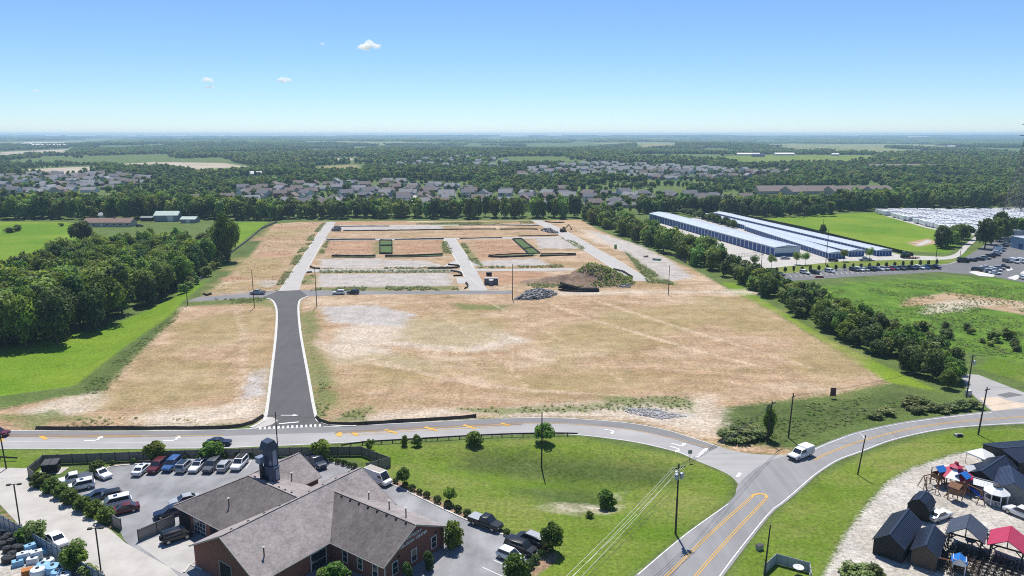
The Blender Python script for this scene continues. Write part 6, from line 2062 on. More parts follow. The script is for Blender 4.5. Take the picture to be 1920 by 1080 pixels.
# concrete drainage structures
p = G(921, 533)
t = thing('drain_structure', 'grey concrete drain structure with pale lids by the middle street', 'concrete structure', (p.x, p.y, 0), .02)
M_gconc = mat('grey_precast', (.12, .125, .135), .8, 1, .2)
MB().box(0, 0, 1.3, 5.6, 2.4, 2.6).build('chamber', M_gconc, t)
MB().box(0, 0, 2.66, 5.7, 2.5, .12).build('lid', M_concrete, t)
MB().lathe([(.95, 0), (.95, 2.1), (.9, 2.15)], (0, -2.2, 0), 16).build('riser', M_gconc, t, smooth=40)
MB().lathe([(1.0, 2.15), (1.0, 2.28), (.1, 2.3)], (0, -2.2, 0), 16).build('riser_lid', M_white_letter, t)
p = G(917, 517)
t = thing('dark_container', 'small black skip behind the concrete drain structure', 'skip', (p.x, p.y, 0))
MB().box(0, 0, .75, 2.2, 1.6, 1.5, 0, 1.15).build('bin', M_black, t)
MB().box(0, 0, 1.55, 2.6, 1.95, .1).build('rim', M_dark_steel, t)
# heap of black drainage pipes
c = G(1087, 546)
t = thing('pipe_stack', 'tangled stack of long black drainage pipes on the track', 'pipes', (c.x, c.y, 0))
rp = random.Random(3)
for i in range(16):
    x0, x1 = -7.5 + rp.uniform(-1, 1), 2 + rp.uniform(-2, 2)
    y0 = rp.uniform(-1.3, 1.3)
    MB().tube((x0, y0 + 1.2, .4 + i * .11 + 1.2 * (i % 3 == 0)), (x1, y0 - .6, .25 + .05 * i), .24, .24, 8).build('pipe', M_black, t, smooth=40)
for i in range(9):
    y0 = -1.1 + (i % 3) * .55
    MB().tube((.5 + rp.uniform(-.5, .5), y0, .28 + .5 * (i // 3)), (7.2 + rp.uniform(-.4, .4), y0, .28 + .5 * (i // 3)), .24, .24, 8).build('pipe', M_dark_steel if i % 2 else M_black, t, smooth=40)
# excavator near the top of the right street
p = G(1056, 435)
t = thing('excavator', 'dark excavator with raised boom at the head of the right street', 'excavator', (p.x, p.y, 0), R(20))
M_exc = mat('dark_yellow_machine', (.10, .08, .04), .5)
for s in (-1, 1):
    MB().box(0, s * 1.1, .5, 3.8, .6, 1.0, 0, .9).build('track', M_black, t)
MB().box(-.3, 0, 1.6, 3.0, 2.4, 1.2).build('house', M_exc, t)
MB().box(.6, .6, 2.6, 1.3, 1.1, 1.2).build('cab', M_glass, t)
MB().bar((1.0, -.3, 1.9), (3.6, -.3, 4.6), .4, .5).build('boom', M_exc, t)
MB().bar((3.6, -.3, 4.6), (5.4, -.3, 2.2), .3, .4).build('stick', M_exc, t)
MB().box(5.4, -.3, 1.7, .9, 1.0, .9, 0, .7).build('bucket', M_dark_steel, t)
p = G(1154, 466)
t = thing('portable_toilet', 'bright green portable toilet on the right dirt ground', 'portable toilet', (p.x, p.y, 0))
M_green = mat('lime_plastic', (.20, .42, .09), .5)
MB().box(0, 0, 1.15, 1.3, 1.3, 2.3).build('cabin', M_green, t); MB().box(0, 0, 2.36, 1.4, 1.4, .14, 0, .8).build('roof', M_vinyl, t); MB().box(0, -.67, 1.1, .8, .04, 1.9).build('door', mat('lime_door', (.14, .32, .06), .5), t)
p = G(1231, 488)
t = thing('teal_skiff', 'small teal boat shaped tub lying on the right dirt ground', 'boat', (p.x, p.y, 0), R(-25))
MB().add([(-2, -.7, .7), (1.4, -.8, .7), (2.6, 0, .8), (1.4, .8, .7), (-2, .7, .7), (-1.8, -.5, .05), (1.2, -.5, .05), (2.0, 0, .1), (1.2, .5, .05), (-1.8, .5, .05)], [(5, 6, 7, 8, 9), (0, 1, 6, 5), (1, 2, 7, 6), (2, 3, 8, 7), (3, 4, 9, 8), (4, 0, 5, 9)]).build('hull', mat('teal', (.06, .30, .27), .4), t)
MB().box(-.3, 0, .55, .4, 1.3, .08).build('seat', M_vinyl, t)
p = G(1211, 482)
t = thing('timber_scrap', 'low heap of dark timber scrap left of the teal tub', 'debris', (p.x, p.y, 0))
for i in range(7):
    a = rp.uniform(0, 3.14)
    MB().bar((-1.3 * math.cos(a), -1.3 * math.sin(a), .15 + i * .07), (1.3 * math.cos(a), 1.3 * math.sin(a), .2 + i * .08), .18).build('board', M_wood_pole if i % 2 else M_pwood, t)
# weathered post and rail fence along the left field
M_grail = mat('grey_rail', (.24, .22, .20), .9, 2, .2)
panel_fence('field_fence', 'long low grey fence between left wood and dirt strip', Gs([(370, 528), (402, 505), (430, 478), (465, 452), (490, 430), (520, 417)]), 1.2, M_grail, M_fence_p, 3.2, z=0)

# ================================================================== STORAGE BUILDINGS
M_mroof = mat('pale_metal_roof', (.44, .48, .54), .45, .3, .12, metal=.15)
M_mwall = mat('pale_blue_wall', (.46, .52, .54), .6, .3, .06)
M_bdoor = mat('blue_roller_door', (.012, .065, .26), .5, rnd=.12)
M_dkblue = mat('blue_wainscot', (.025, .085, .22), .5)
def storage(label, pa, pb, width, h, door_w, side=True, end_doors=0, wains=False):
    """long building from far corner pa to near corner pb (left side on the ground)"""
    a, b = G(*pa), G(*pb)
    d = b - a
    L_ = d.length
    ang = math.atan2(d.y, d.x)
    t = thing('storage_building', label, 'building', (a.x, a.y, 0.03), ang)
    # local x from far to near, local +y is to the right seen from above (away from doors)
    W = width
    MB().add([(0, 0, 0), (L_, 0, 0), (L_, W, 0), (0, W, 0), (0, 0, h), (L_, 0, h), (L_, W, h), (0, W, h), (0, W / 2, h + W * .07), (L_, W / 2, h + W * .07)], [(0, 1, 5, 4), (2, 3, 7, 6), (1, 2, 6, 9, 5), (3, 0, 4, 8, 7), (3, 2, 1, 0)]).build('wall', M_mwall, t)
    for s in (0, 1):
        q = [(-.3, -.35, h + .02), (L_ + .3, -.35, h + .02), (L_ + .3, W / 2, h + W * .07 + .07), (-.3, W / 2, h + W * .07 + .07)] if s == 0 else [(-.3, W / 2, h + W * .07 + .07), (L_ + .3, W / 2, h + W * .07 + .07), (L_ + .3, W + .35, h + .02), (-.3, W + .35, h + .02)]
        MB().slab(q, .08).build('roof', M_mroof, t)
    n = int(L_ / door_w)
    dm = MB().box(0, 0, 0, door_w * .74, .09, h * .82)
    for k in range(6):
        dm.box(0, -.05, -h * .41 + h * .82 * (k + .5) / 6, door_w * .72, .03, h * .82 / 6 - .06)
    dme = dm.mesh('roller_door', M_bdoor)
    for i in range(n):
        put('roller_door', dme, t, (L_ - (i + .5) * door_w, -.03, h * .43))
    if wains:
        MB().box(L_ + .03, W / 2, h * .18, .06, W * .99, h * .34).build('wainscot', M_dkblue, t)
        MB().bar((L_ + .05, -.1, h - .05), (L_ + .05, W + .1, h - .05), .1, .25).build('eave_trim', M_dkblue, t)
    if end_doors:
        for i in range(end_doors):
            o = put('roller_door', dme, t, (L_ + .03, W * (i + .5) / end_doors, h * .43), math.pi / 2)
            o.scale = (W / end_doors / door_w, 1, 1)
    return t
storage('tall long storage building with row of blue roller doors, nearest the hedge', (1217, 412), (1452, 481), 14.0, 4.6, 4.3, wains=True)
storage('low storage building with blue doors right behind the tall one', (1395, 432), (1553, 485), 8.6, 2.9, 3.0, end_doors=5)
storage('low storage building with blue doors, second from the green field', (1314, 409), (1591, 481), 8.6, 2.9, 3.0, end_doors=5)
storage('low storage building with blue doors next to the green field', (1338, 405.5), (1643, 480), 8.6, 2.9, 3.0, end_doors=5)
# black mesh fence behind the storage
M_mesh = mat('black_mesh', (.02, .024, .02), .8)
panel_fence('mesh_fence', 'long dark mesh fence between storage buildings and green field', Gs([(1380, 404), (1500, 429), (1600, 454), (1712, 481)]), 1.9, M_mesh, M_dark_steel, 6.0, t=.03)
M_ygate = mat('grey_gate_rails', (.16, .15, .14), .7)
g_ = Gs([(1355, 485), (1432, 478)])
t = thing('yard_gate', 'grey barred gate in front of the tall storage building', 'gate', (g_[0].x, g_[0].y, 0))
d = g_[1] - g_[0]
for i in range(28):
    q = d * (i / 27)
    MB().box(q.x, q.y, .9, .07, .07, 1.8).build('bar', M_ygate, t)
MB().bar((0, 0, 1.7), d + Vector((0, 0, 1.7)), .08).build('top_rail', M_ygate, t)
MB().bar((0, 0, .25), d + Vector((0, 0, .25)), .08).build('bottom_rail', M_ygate, t)
car_px('sedan', 'silver', 1472, 484, R(0), 'silver car beside the end wall of the tall storage building', lite=True)
car_px('suv', 'black', 1562, 488, R(-10), 'black car in front of the low storage building end', lite=True)
car_px('pickup', 'silver', 1622, 487, R(180), 'silver pickup on the storage drive', lite=True, cat='pickup')
p = G(1697, 484)
t = thing('green_tractor', 'dark green tractor with trailer beside the trail', 'tractor', (p.x, p.y, 0), 0)
M_tg = mat('tractor_green', (.015, .055, .025), .5)
MB().box(0, 0, 1.5, 3.6, 1.7, 1.5).build('body', M_tg, t); MB().box(-.8, 0, 2.7, 1.6, 1.5, 1.1, 0, .85).build('cab', M_glass, t)
for x, s in ((-1.2, -1), (-1.2, 1), (1.3, -1), (1.3, 1)):
    wm = MB().lathe([(.6, -.2), (.8, -.18), (.8, .18), (.6, .2)], n=14)
    wm.v = [(a, b, c_) for a, c_, b in wm.v]
    put('wheel', wm.mesh('wheel', M_tyre, 40), t, (x, s * 1.0, .8))
p = G(1712, 485)
t = thing('flat_trailer', 'reddish flat trailer behind the green tractor', 'trailer', (p.x, p.y, 0))
MB().box(0, 0, .75, 5.5, 2, .2).build('deck', M_pwood, t)
for x in (-.6, .6):
    for s in (-1, 1):
        put('wheel', CAR['suv'][1][5][1], t, (x, s * .95, .38))
p = G(1536, 521)
t = thing('red_car_stop', 'low red barrier lying on the far car park edge', 'barrier', (p.x, p.y, 0), .1)
MB().box(0, 0, .5, 4.4, .6, 1.0, 0, .6).build('barrier_body', mat('brick_red', (.35, .07, .05), .7), t); MB().box(0, 0, 1.02, 2.4, .4, .06).build('top_strip', M_vinyl, t)
# motorhome beside the hedge
def rv_meshes(seed):
    r = random.Random(seed)
    l, w, h = r.uniform(7.5, 10.5), 2.5, r.uniform(3.0, 3.5)
    b = MB()
    nose = r.choice([.2, .9])
    prof = [(-l / 2, .55), (l / 2 - .3, .55), (l / 2, 1.2), (l / 2 - nose, h), (-l / 2 + .15, h), (-l / 2, h - .2)]
    n = len(prof)
    vs = [(x, -w / 2, z) for x, z in prof] + [(x, w / 2, z) for x, z in prof]
    b.add(vs, [tuple(range(n)), tuple(range(2 * n - 1, n - 1, -1))] + [(i, (i + 1) % n, n + (i + 1) % n, n + i) for i in range(n)])
    win = MB()
    for s in (-1, 1):
        win.box(-l * .25, s * (w / 2 + .01), 2.1, 1.5, .04, .7).box(l * .12, s * (w / 2 + .01), 2.1, 1.1, .04, .7)
    stripe = MB()
    for s in (-1, 1):
        stripe.box(0, s * (w / 2 + .012), 1.15, l * .9, .03, .35)
    und = MB().box(0, 0, .4, l * .7, w * .8, .5)
    for x in (-l * .12, -l * .02):
        for s in (-1, 1):
            und.tube((x, s * w * .42, .38), (x, s * w * .5, .38), .38, .38, 10)
    roof = MB().box(-l * .1, 0, h + .15, .9, .8, .3).box(l * .22, 0, h + .1, .5, .5, .2)
    stc = [(.25, .26, .3), (.1, .12, .2), (.32, .22, .14), (.12, .12, .12)][seed % 4]
    return [('body', b.mesh('body', mat('rv_white', (.80, .80, .79), .4, rnd=.08))), ('window_strip', win.mesh('window_strip', M_glass)), ('side_stripe', stripe.mesh('side_stripe', mat('rv_stripe%d' % (seed % 4), stc, .5))), ('chassis', und.mesh('chassis', M_black)), ('roof_unit', roof.mesh('roof_unit', mat('rv_unit', (.5, .5, .5), .6)))]
RV = [rv_meshes(i) for i in range(6)]
RV_SPLIT = {}
def add_rv(x, y, ang, k, label, group=None):
    t = thing('travel_trailer', label, 'camper', (x, y, 0.02), ang, group)
    for nm, me_ in RV[k]:
        o = put(nm, me_, t)
        if nm in ('window_strip',):
            o['kind'] = 'stuff'
    return t
p = G(1345, 492)
add_rv(p.x, p.y, R(10), 0, 'white motorhome half hidden by the hedgerow beside the storage yard')
# rows of campers on the lot: rows run roughly left to right, receding
RVG = 'white campers on the dealer lot'
ca, cb = G(1665, 403), G(1795, 436)       # front edge of the lot
rows = 0
lot = [(p.x, p.y) for p in Gs([(1655, 400), (1700, 394), (1800, 392), (1990, 390), (2010, 415), (2000, 440), (1880, 440), (1800, 438), (1740, 424)])]
d0 = (cb - ca).normalized()
n0 = Vector((-d0.y, d0.x, 0))
rv_n = 0
rvr = random.Random(12)
cand = []
for i in range(0, 16):
    for j in range(-5, 70):
        for sgn in (0,):
            q = ca + n0 * (i * 11.8) + d0 * (j * 3.7)
            if float(poly_sd(np.array([q.x]), np.array([q.y]), lot)[0]) > -1:
                pp = project(q.x, q.y)
                if pp[0] < 1960:
                    cand.append((q, i, j))
cnt_ = {}
for q, i, j in cand:
    if rvr.random() < .08:
        continue
    cnt_[i] = cnt_.get(i, 0) + 1
    add_rv(q.x + rvr.uniform(-.6, .6), q.y + rvr.uniform(-.6, .6), math.atan2(n0.y, n0.x) + rvr.uniform(-.06, .06), rvr.randrange(6), 'white camper, %s from the left in the %s row behind the green field' % (nth(cnt_[i]), nth(i + 1)), RVG)
    rv_n += 1
print('campers', rv_n)
structure(sheet('camper_lot', [(1650, 402), (1700, 394), (1800, 390), (2010, 388), (2020, 442), (1880, 444), (1800, 440), (1735, 427)], .02, mat('lot_gravel', (.40, .385, .36), .9, .3, .15)))
# light workshop building beside the camper lot
p = G(1893, 442)
t = thing('workshop_building', 'pale flat workshop behind the dark tree at the right', 'building', (p.x, p.y, 0), R(-10))
MB().box(0, 0, 2, 20, 9, 4).build('wall', mat('pale_wall', (.5, .5, .48), .7), t); MB().slab([(-10.3, -4.8, 4.0), (10.3, -4.8, 4.0), (10.3, 4.8, 4.9), (-10.3, 4.8, 4.9)], .15).build('roof', M_mroof, t)
p = G(1926, 470)
t = thing('light_blue_building', 'light blue walled building cut by the right edge', 'building', (p.x + 6, p.y + 6, 0), R(0))
MB().box(0, 0, 3, 14, 12, 6).build('wall', mat('lightblue_wall', (.22, .36, .50), .6), t); MB().box(0, 0, 6.15, 14.6, 12.6, .3).build('roof', M_mroof, t); MB().box(-7.04, -2, 1.5, .06, 3, 3).build('door', M_dkblue, t)
# lattice tower at the right edge
p = G(1908, 402)
TWH = height_at(1908, 402, 1918, 241) + 4
t = thing('lattice_tower', 'tall steel lattice tower at the right edge', 'tower', (p.x, p.y, 0), R(20))
M_tower = mat('tower_steel', (.17, .155, .15), .6, metal=.2)
nseg = 13
def tw(k):
    return 6.2 * (1 - k / nseg) ** 1.15 + .9
for c_ in range(4):
    leg = MB()
    for k in range(nseg):
        w0, w1 = tw(k), tw(k + 1)
        sx, sy = (1, 1, -1, -1)[c_], (1, -1, -1, 1)[c_]
        leg.bar((sx * w0, sy * w0, TWH * k / nseg), (sx * w1, sy * w1, TWH * (k + 1) / nseg), .42 - .02 * k)
    leg.build('leg', M_tower, t)
for k in range(nseg):
    w0, w1 = tw(k), tw(k + 1)
    z0, z1 = TWH * k / nseg, TWH * (k + 1) / nseg
    br = MB()
    for c_ in range(4):
        s0 = ((1, 1), (1, -1), (-1, -1), (-1, 1))[c_]
        s1 = ((1, -1), (-1, -1), (-1, 1), (1, 1))[c_]
        br.bar((s0[0] * w0, s0[1] * w0, z0), (s1[0] * w1, s1[1] * w1, z1), .2)
        br.bar((s1[0] * w0, s1[1] * w0, z0), (s0[0] * w1, s0[1] * w1, z1), .2)
        br.bar((s0[0] * w1, s0[1] * w1, z1), (s1[0] * w1, s1[1] * w1, z1), .2)
    br.build('bracing', M_tower, t)
for z, w in ((TWH - 1, 8), (TWH - 9, 9)):
    MB().bar((-w, 0, z), (w, 0, z), .5).build('crossarm', M_tower, t)

# ================================================================== FARMSTEAD
def simple_house(name, label, px, py, ang, l, w, e, rdg, mw, mr, windows=0, door=None, cat='house', group=None, chim=False, z=None):
    p = G(px, py)
    t = thing(name, label, cat, (p.x, p.y, tz(p.x, p.y) if z is None else z), ang, group)
    hw = w / 2
    prof = [(-hw, 0), (hw, 0), (hw, e), (0, rdg), (-hw, e)]
    vs = [(-l / 2, y, q) for y, q in prof] + [(l / 2, y, q) for y, q in prof]
    MB().add(vs, [(0, 1, 2, 3, 4), (9, 8, 7, 6, 5)] + [(i, (i + 1) % 5, 5 + (i + 1) % 5, 5 + i) for i in range(5)]).build('wall', mw, t)
    k = (rdg - e) / hw
    rf = None
    for s in (-1, 1):
        rf = MB().slab([(-l / 2 - .5, s * (hw + .5), e - .5 * k + .1), (l / 2 + .5, s * (hw + .5), e - .5 * k + .1), (l / 2 + .5, 0, rdg + .1), (-l / 2 - .5, 0, rdg + .1)][::s], .12).build('roof', mr, t)
    for i in range(windows):
        x = -l / 2 + l * (i + .5) / windows
        o = MB().box(x, -hw - .03, e * .55, 1.3, .06, 1.2).build('window', M_glass, t)
        MB().box(x, -hw - .035, e * .55 + .66, 1.5, .08, .12).box(x, -hw - .035, e * .55 - .66, 1.5, .08, .12).build('frame', M_trim, o)
    if door:
        MB().box(door[0], -hw - .04, door[2] / 2, door[1], .06, door[2]).build('door', M_trim, t)
    if chim:
        MB().box(l * .1, 0, rdg + .3, .8, .8, 1.4).build('chimney', M_brick, rf)
    return t
M_brownroof = mat('brown_shingle', (.25, .165, .135), .9, .5, .12)
M_stone = mat('house_stone', (.40, .37, .33), .9, .8, .2)
M_greenroof = mat('pale_green_metal', (.42, .50, .45), .45, .3, .08)
M_barnw = mat('barn_blue_grey', (.22, .25, .28), .8, .4, .12)
simple_house('ranch_house', 'long low farmhouse with brown roof beyond the left wood', 208, 424, 0.0, 31, 9, 3.0, 5.4, M_stone, M_brownroof, 7, (-4, 1.2, 2.2), chim=True)
simple_house('barn', 'grey barn with pale green metal roof beside the wood', 317, 414, R(4), 16, 10, 4.4, 6.8, M_barnw, M_greenroof, 0, (3, 4, 3.8), cat='barn')
simple_house('garage', 'small outbuilding with pale green hip roof next to the barn', 357, 417, 0.0, 10, 8, 2.6, 4.0, M_barnw, M_greenroof, 0, (0, 3, 2.2), cat='outbuilding')
simple_house('lean_to', 'dark open lean-to left of the barn', 278, 414, 0.0, 8, 5, 2.4, 3.2, M_shed_wall, M_silver_roof, 0, None, cat='outbuilding')
simple_house('garden_hut', 'small white garden hut behind the farmhouse', 193, 409, 0.2, 4, 4, 2.4, 4.0, M_vinyl, M_mroof, 0, (0, 1, 2), cat='hut')
car_px('suv', 'black', 262, 424, R(10), 'black car parked beside the farmhouse', lite=True)

# ================================================================== TREES
HOUSES = []       # footprints to keep trees off
def inside_px(poly_px):
    P = [(p.x, p.y) for p in Gs(poly_px)]
    return P
def fill(poly_px, spacing, seed, jit=.42):
    """jittered grid of points inside a traced outline (ground metres)"""
    P = inside_px(poly_px)
    r = np.random.default_rng(seed)
    xs = [p[0] for p in P]
    ys = [p[1] for p in P]
    X_, Y_ = np.meshgrid(np.arange(min(xs), max(xs), spacing), np.arange(min(ys), max(ys), spacing))
    X_ = X_.ravel() + r.uniform(-jit, jit, X_.size) * spacing
    Y_ = Y_.ravel() + r.uniform(-jit, jit, Y_.size) * spacing
    k = poly_sd(X_, Y_, P) > 0
    return X_[k], Y_[k]
TREES = []        # (x, y, h, w, kind, name, label, category, group)
rt = random.Random(21)
def add_trees(poly, spacing, seed, h0, h1, kinds, name, label, group, wf=(.62, .85), hfun=None):
    x, y = fill(poly, spacing, seed)
    for a, b in zip(x, y):
        h = rt.uniform(h0, h1)
        if hfun:
            h = hfun(a, b, h)
        TREES.append((a, b, h, h * rt.uniform(*wf), rt.choice(kinds), name, label, 'tree', group))
# left wood: taller and darker in front
def wood_h(a, b, h):
    f = min(1, max(0, (b - 230) / 130))
    return h * (1.12 - .32 * f)
add_trees([(-200, 668), (0, 650), (100, 634), (215, 597), (295, 566), (322, 546), (345, 535), (385, 506), (415, 482), (436, 470), (442, 457), (400, 463), (300, 467), (190, 482), (110, 503), (30, 533), (-200, 575)], 7.6, 5, 13, 17.5, ['broad', 'broad', 'broad', 'light', 'dark'], 'woodland_tree', 'leafy green tree in the dense wood beside the left field', 'trees of the left wood', (.62, .9), wood_h)
add_trees([(330, 556), (350, 548), (385, 520), (430, 488), (425, 482), (385, 508), (345, 537)], 4.5, 6, 3, 5.5, ['light', 'weedy'], 'edge_bush', 'pale green bush on the right fringe of the left wood', 'fringe bushes of the left wood', (.9, 1.3))
# belt behind the site
add_trees([(-120, 413), (60, 412), (200, 411), (300, 412), (500, 413), (500, 405), (300, 398), (100, 396), (-120, 400)], 8.5, 7, 13, 18, ['broad', 'broad', 'dark'], 'belt_tree', 'tall dark green tree in the belt behind the left farm field', 'trees of the belt behind the farm')
add_trees([(505, 413), (640, 411), (760, 410), (885, 410), (885, 404), (700, 403), (505, 405)], 7.5, 8, 11, 16, ['broad', 'broad', 'dark'], 'belt_tree', 'full green tree in the belt along the far edge of the site', 'trees of the belt behind the site')
add_trees([(885, 410.5), (980, 410), (1080, 410), (1080, 405), (885, 405)], 7.5, 9, 14, 19, ['open', 'open', 'light'], 'slender_tree', 'slender open crowned tree in the thin right part of the belt', 'slender trees behind the site', (.45, .62))
# hedgerow on the right
add_trees([(1088, 414), (1160, 440), (1240, 473), (1300, 497), (1345, 513), (1370, 505), (1300, 475), (1200, 436), (1110, 404)], 6.2, 10, 8, 12.5, ['light', 'light', 'light', 'open', 'broad'], 'hedgerow_tree', 'light green tree in the upper hedgerow beside the storage yard', 'trees of the upper hedgerow', (.65, .9))
add_trees([(1345, 513), (1400, 538), (1440, 560), (1520, 606), (1600, 650), (1700, 700), (1772, 736), (1808, 722), (1790, 690), (1690, 640), (1590, 592), (1500, 553), (1425, 526), (1370, 505)], 4.7, 11, 5.0, 8.5, ['dark', 'broad', 'dark', 'broad', 'weedy'], 'hedgerow_tree', 'dark scrubby tree in the lower hedgerow beside the right meadow', 'scrub trees of the lower hedgerow', (.75, 1.05))
add_trees([(1700, 640), (1800, 640), (1920, 665), (1990, 690), (1990, 660), (1900, 630), (1800, 612), (1720, 612)], 6.5, 12, 1.5, 3.5, ['weedy', 'weedy', 'bush'], 'meadow_shrub', 'low green shrub in the meadow right of the hedgerow', 'shrubs of the right meadow', (1.0, 1.7))
# belts beyond the storage yard
add_trees([(1195, 402), (1330, 400), (1400, 405), (1560, 404), (1562, 396), (1400, 390), (1195, 394)], 8.0, 13, 10, 14.5, ['broad', 'dark', 'broad'], 'belt_tree', 'green tree in the belt beyond the storage buildings', 'trees beyond the storage buildings')
add_trees([(1560, 397), (1660, 395), (1800, 391), (1990, 388), (1990, 378), (1800, 380), (1560, 386)], 8.5, 14, 13, 17, ['broad', 'dark', 'broad'], 'belt_tree', 'dark green tree in the belt behind the camper lot', 'trees behind the camper lot')
for x, y, h, k in ((1768, 465, 13, 'dark'), (1782, 462, 11, 'broad'), (1796, 456, 12, 'broad'), (1810, 449, 11, 'light'), (1760, 462, 8, 'broad'), (1788, 452, 10, 'dark')):
    p = G(x, y)
    TREES.append((p.x, p.y, h, h * .9, k, 'lot_tree', 'dark tree in the clump between trail and green field', 'tree', 'clump beside the trail'))
for x, y, h, k in ((1846, 466, 17, 'dark'), (1858, 458, 15, 'broad'), (1874, 452, 16, 'dark'), (1890, 446, 13, 'dark'), (1905, 442, 12, 'broad'), (1866, 446, 17, 'dark'), (1918, 443, 11, 'broad')):
    p = G(x, y)
    TREES.append((p.x, p.y, h, h * .8, k, 'lot_tree', 'big dark tree in front of the camper lot above the car park', 'tree', 'trees in front of the camper lot'))
for i in range(14):
    p = G(1282 + i * 7.2, 401 + i * 2.0)
    TREES.append((p.x, p.y, rt.uniform(4.5, 6.5), rt.uniform(5, 7), 'dark', 'yard_shrub', 'dark round shrub in the strip between the storage buildings', 'tree', 'shrubs between storage buildings'))
for i in range(10):
    p = G(1418 + i * 15.5, 407 - i * .2)
    TREES.append((p.x, p.y, rt.uniform(9, 12), rt.uniform(6, 8), 'dark', 'row_tree', 'neat dark tree in the row above the right green field', 'tree', 'row at the top of the right field'))
# sort: the largest in view become trees of their own, the rest one mass
def app_size(t):
    x, y, h = t[0], t[1], t[2]
    px, py = project(x, y, 0)
    if not (-60 < px < 1980):
        return 0
    return h * t[3] / (y * y)
# hidden interior of the left wood shows only tree tops, so rank by apparent size alone
TREES.sort(key=app_size, reverse=True)
N_TREE = 268
solo, mass = TREES[:N_TREE], TREES[N_TREE:]
from collections import Counter
gcount = Counter(t[8] for t in solo)
order = {}
for g_ in gcount:
    for i_, t_ in enumerate(sorted([t for t in solo if t[8] == g_], key=lambda t: project(t[0], t[1])[0])):
        order[id(t_)] = i_ + 1
LOOK = {'broad': 'mid green', 'light': 'light yellow green', 'dark': 'dark green', 'open': 'thin pale', 'weedy': 'pale scrubby', 'bush': 'bushy'}
for t_ in solo:
    x, y, h, w, k, nm, lb, ct, gp = t_
    if gcount[gp] <= 32:
        lb = lb + ', %s from left' % nth(order[id(t_)])
    elif gp == 'trees of the left wood':
        lb = '%s tree %s of the left wood, %s part' % (LOOK[k], 'on the front edge' if y < 262 - .25 * (x + 190) else ('in the middle' if y < 330 else 'at the back'), 'left' if x < -210 else ('central' if x < -165 else 'right'))
    else:
        lb = '%s tree in the %s stretch of the lower hedgerow' % (LOOK[k], 'nearest' if y < 200 else ('middle' if y < 260 else 'far'))
    plant(k, nm, lb, ct, x, y, h, w, gp)
# single trees with labels of their own
def one(k, px, py, h, w, name, label, cat='tree', group=None, parts=('crown', 'trunk')):
    p = G(px, py)
    return plant(k, name, label, cat, p.x, p.y, h, w, group, parts=parts)
one('dark', 155, 457, 15, 14, 'field_tree', 'dark rounded tree standing alone in front of the farmhouse')
one('broad', 427, 490, 24, 13, 'tall_tree', 'tallest tree at the right tip of the left wood')
one('bush', 20, 436, 4, 7, 'field_bush', 'left dark bush in the upper left green field', 'bush', None, ('foliage', 'stem'))
one('bush', 33, 433, 4, 6, 'field_bush', 'right dark bush of the pair in the upper left green field', 'bush', None, ('foliage', 'stem'))
one('bush', 115, 424, 2.5, 4, 'field_bush', 'tiny bush in the upper left field near the farmhouse', 'bush', None, ('foliage', 'stem'))
one('dark', 1542, 444, 9, 5, 'conifer', 'dark small tree behind the low storage buildings')
one('lawn', 294, 864, 3.9, 4.8, 'parking_tree', 'round tree behind the dark red SUV in the fence row', 'tree')
one('lawn', 400, 863, 3.9, 5.0, 'parking_tree', 'round tree behind the charcoal SUV in the fence row', 'tree')
one('lawn', 604, 862, 4.0, 4.6, 'parking_tree', 'round tree behind the dark blue pickup at the fence', 'tree')
one('lawn', 755, 911, 3.4, 2.9, 'parking_tree', 'small round tree among the shrubs, nearest the rear gable')
one('lawn', 843, 945, 3.0, 2.3, 'parking_tree', 'slim small tree among the kerb shrubs right of the lot')
one('bush', 850, 1025, 4.2, 3.6, 'ornamental_tree', 'bushy grey green tree at the right corner of the sign gable', 'tree')
one('lawn', 1037, 1034, 4.6, 4.0, 'parking_tree', 'round tree at the kerb corner beside the black SUV')
one('bush', 967, 1085, 3.8, 4.2, 'ornamental_tree', 'round tree at the bottom edge in front of the white hatchback')
one('bush', 182, 890, 2.7, 3.4, 'parking_bush', 'dark round bush above the crosswise white sedan', 'bush', None, ('foliage', 'stem'))
one('dark', 806, 1068, 3.0, 2.2, 'evergreen', 'dark evergreen against the sign wall, right one', 'bush', None, ('foliage', 'stem'))
one('dark', 766, 1088, 3.0, 2.2, 'evergreen', 'dark evergreen against the sign wall, left one', 'bush', None, ('foliage', 'stem'))
one('bush', 632, 1090, 3.0, 4.0, 'ornamental_shrub', 'pale green shrub at the bottom beside the entrance corner', 'bush', None, ('foliage', 'stem'))
one('bush', 612, 1094, 2.2, 3.0, 'ornamental_shrub', 'smaller pale shrub left of the entrance shrub', 'bush', None, ('foliage', 'stem'))
one('bush', 888, 833, 2.9, 3.8, 'verge_tree', 'round dark tree below the guard rail')
one('broad', 1018, 830, 4.2, 4.4, 'verge_tree', 'small tree wrapped round the bare pole beside the main road')
one('bush', 694, 843, 2.6, 2.0, 'verge_shrub', 'slim shrub beside the guard rail behind the fence bend', 'bush', None, ('foliage', 'stem'))
one('bush', 758, 836, 2.2, 1.6, 'verge_shrub', 'tiny shrub on the guard rail, left of a pair', 'bush', None, ('foliage', 'stem'))
one('bush', 783, 836, 2.4, 2.2, 'verge_shrub', 'dark shrub on the guard rail, right of a pair', 'bush', None, ('foliage', 'stem'))
one('bush', 1139, 940, 3.4, 3.6, 'basin_tree', 'dark bushy tree on the edge of the grass basin')
one('bush', 1106, 968, 1.2, 1.4, 'basin_shrub', 'little grey shrub in the bare corner of the basin', 'bush', None, ('foliage', 'stem'))
one('weedy', 70, 1013, 3.6, 4.0, 'lane_shrub', 'sparse grey shrub beside the white sedan on the lane', 'bush', None, ('foliage', 'stem'))
one('bush', 46, 1012, 2.0, 3.4, 'lane_shrub', 'low green scrub along the blue fence left of the white sedan', 'bush', None, ('foliage', 'stem'))
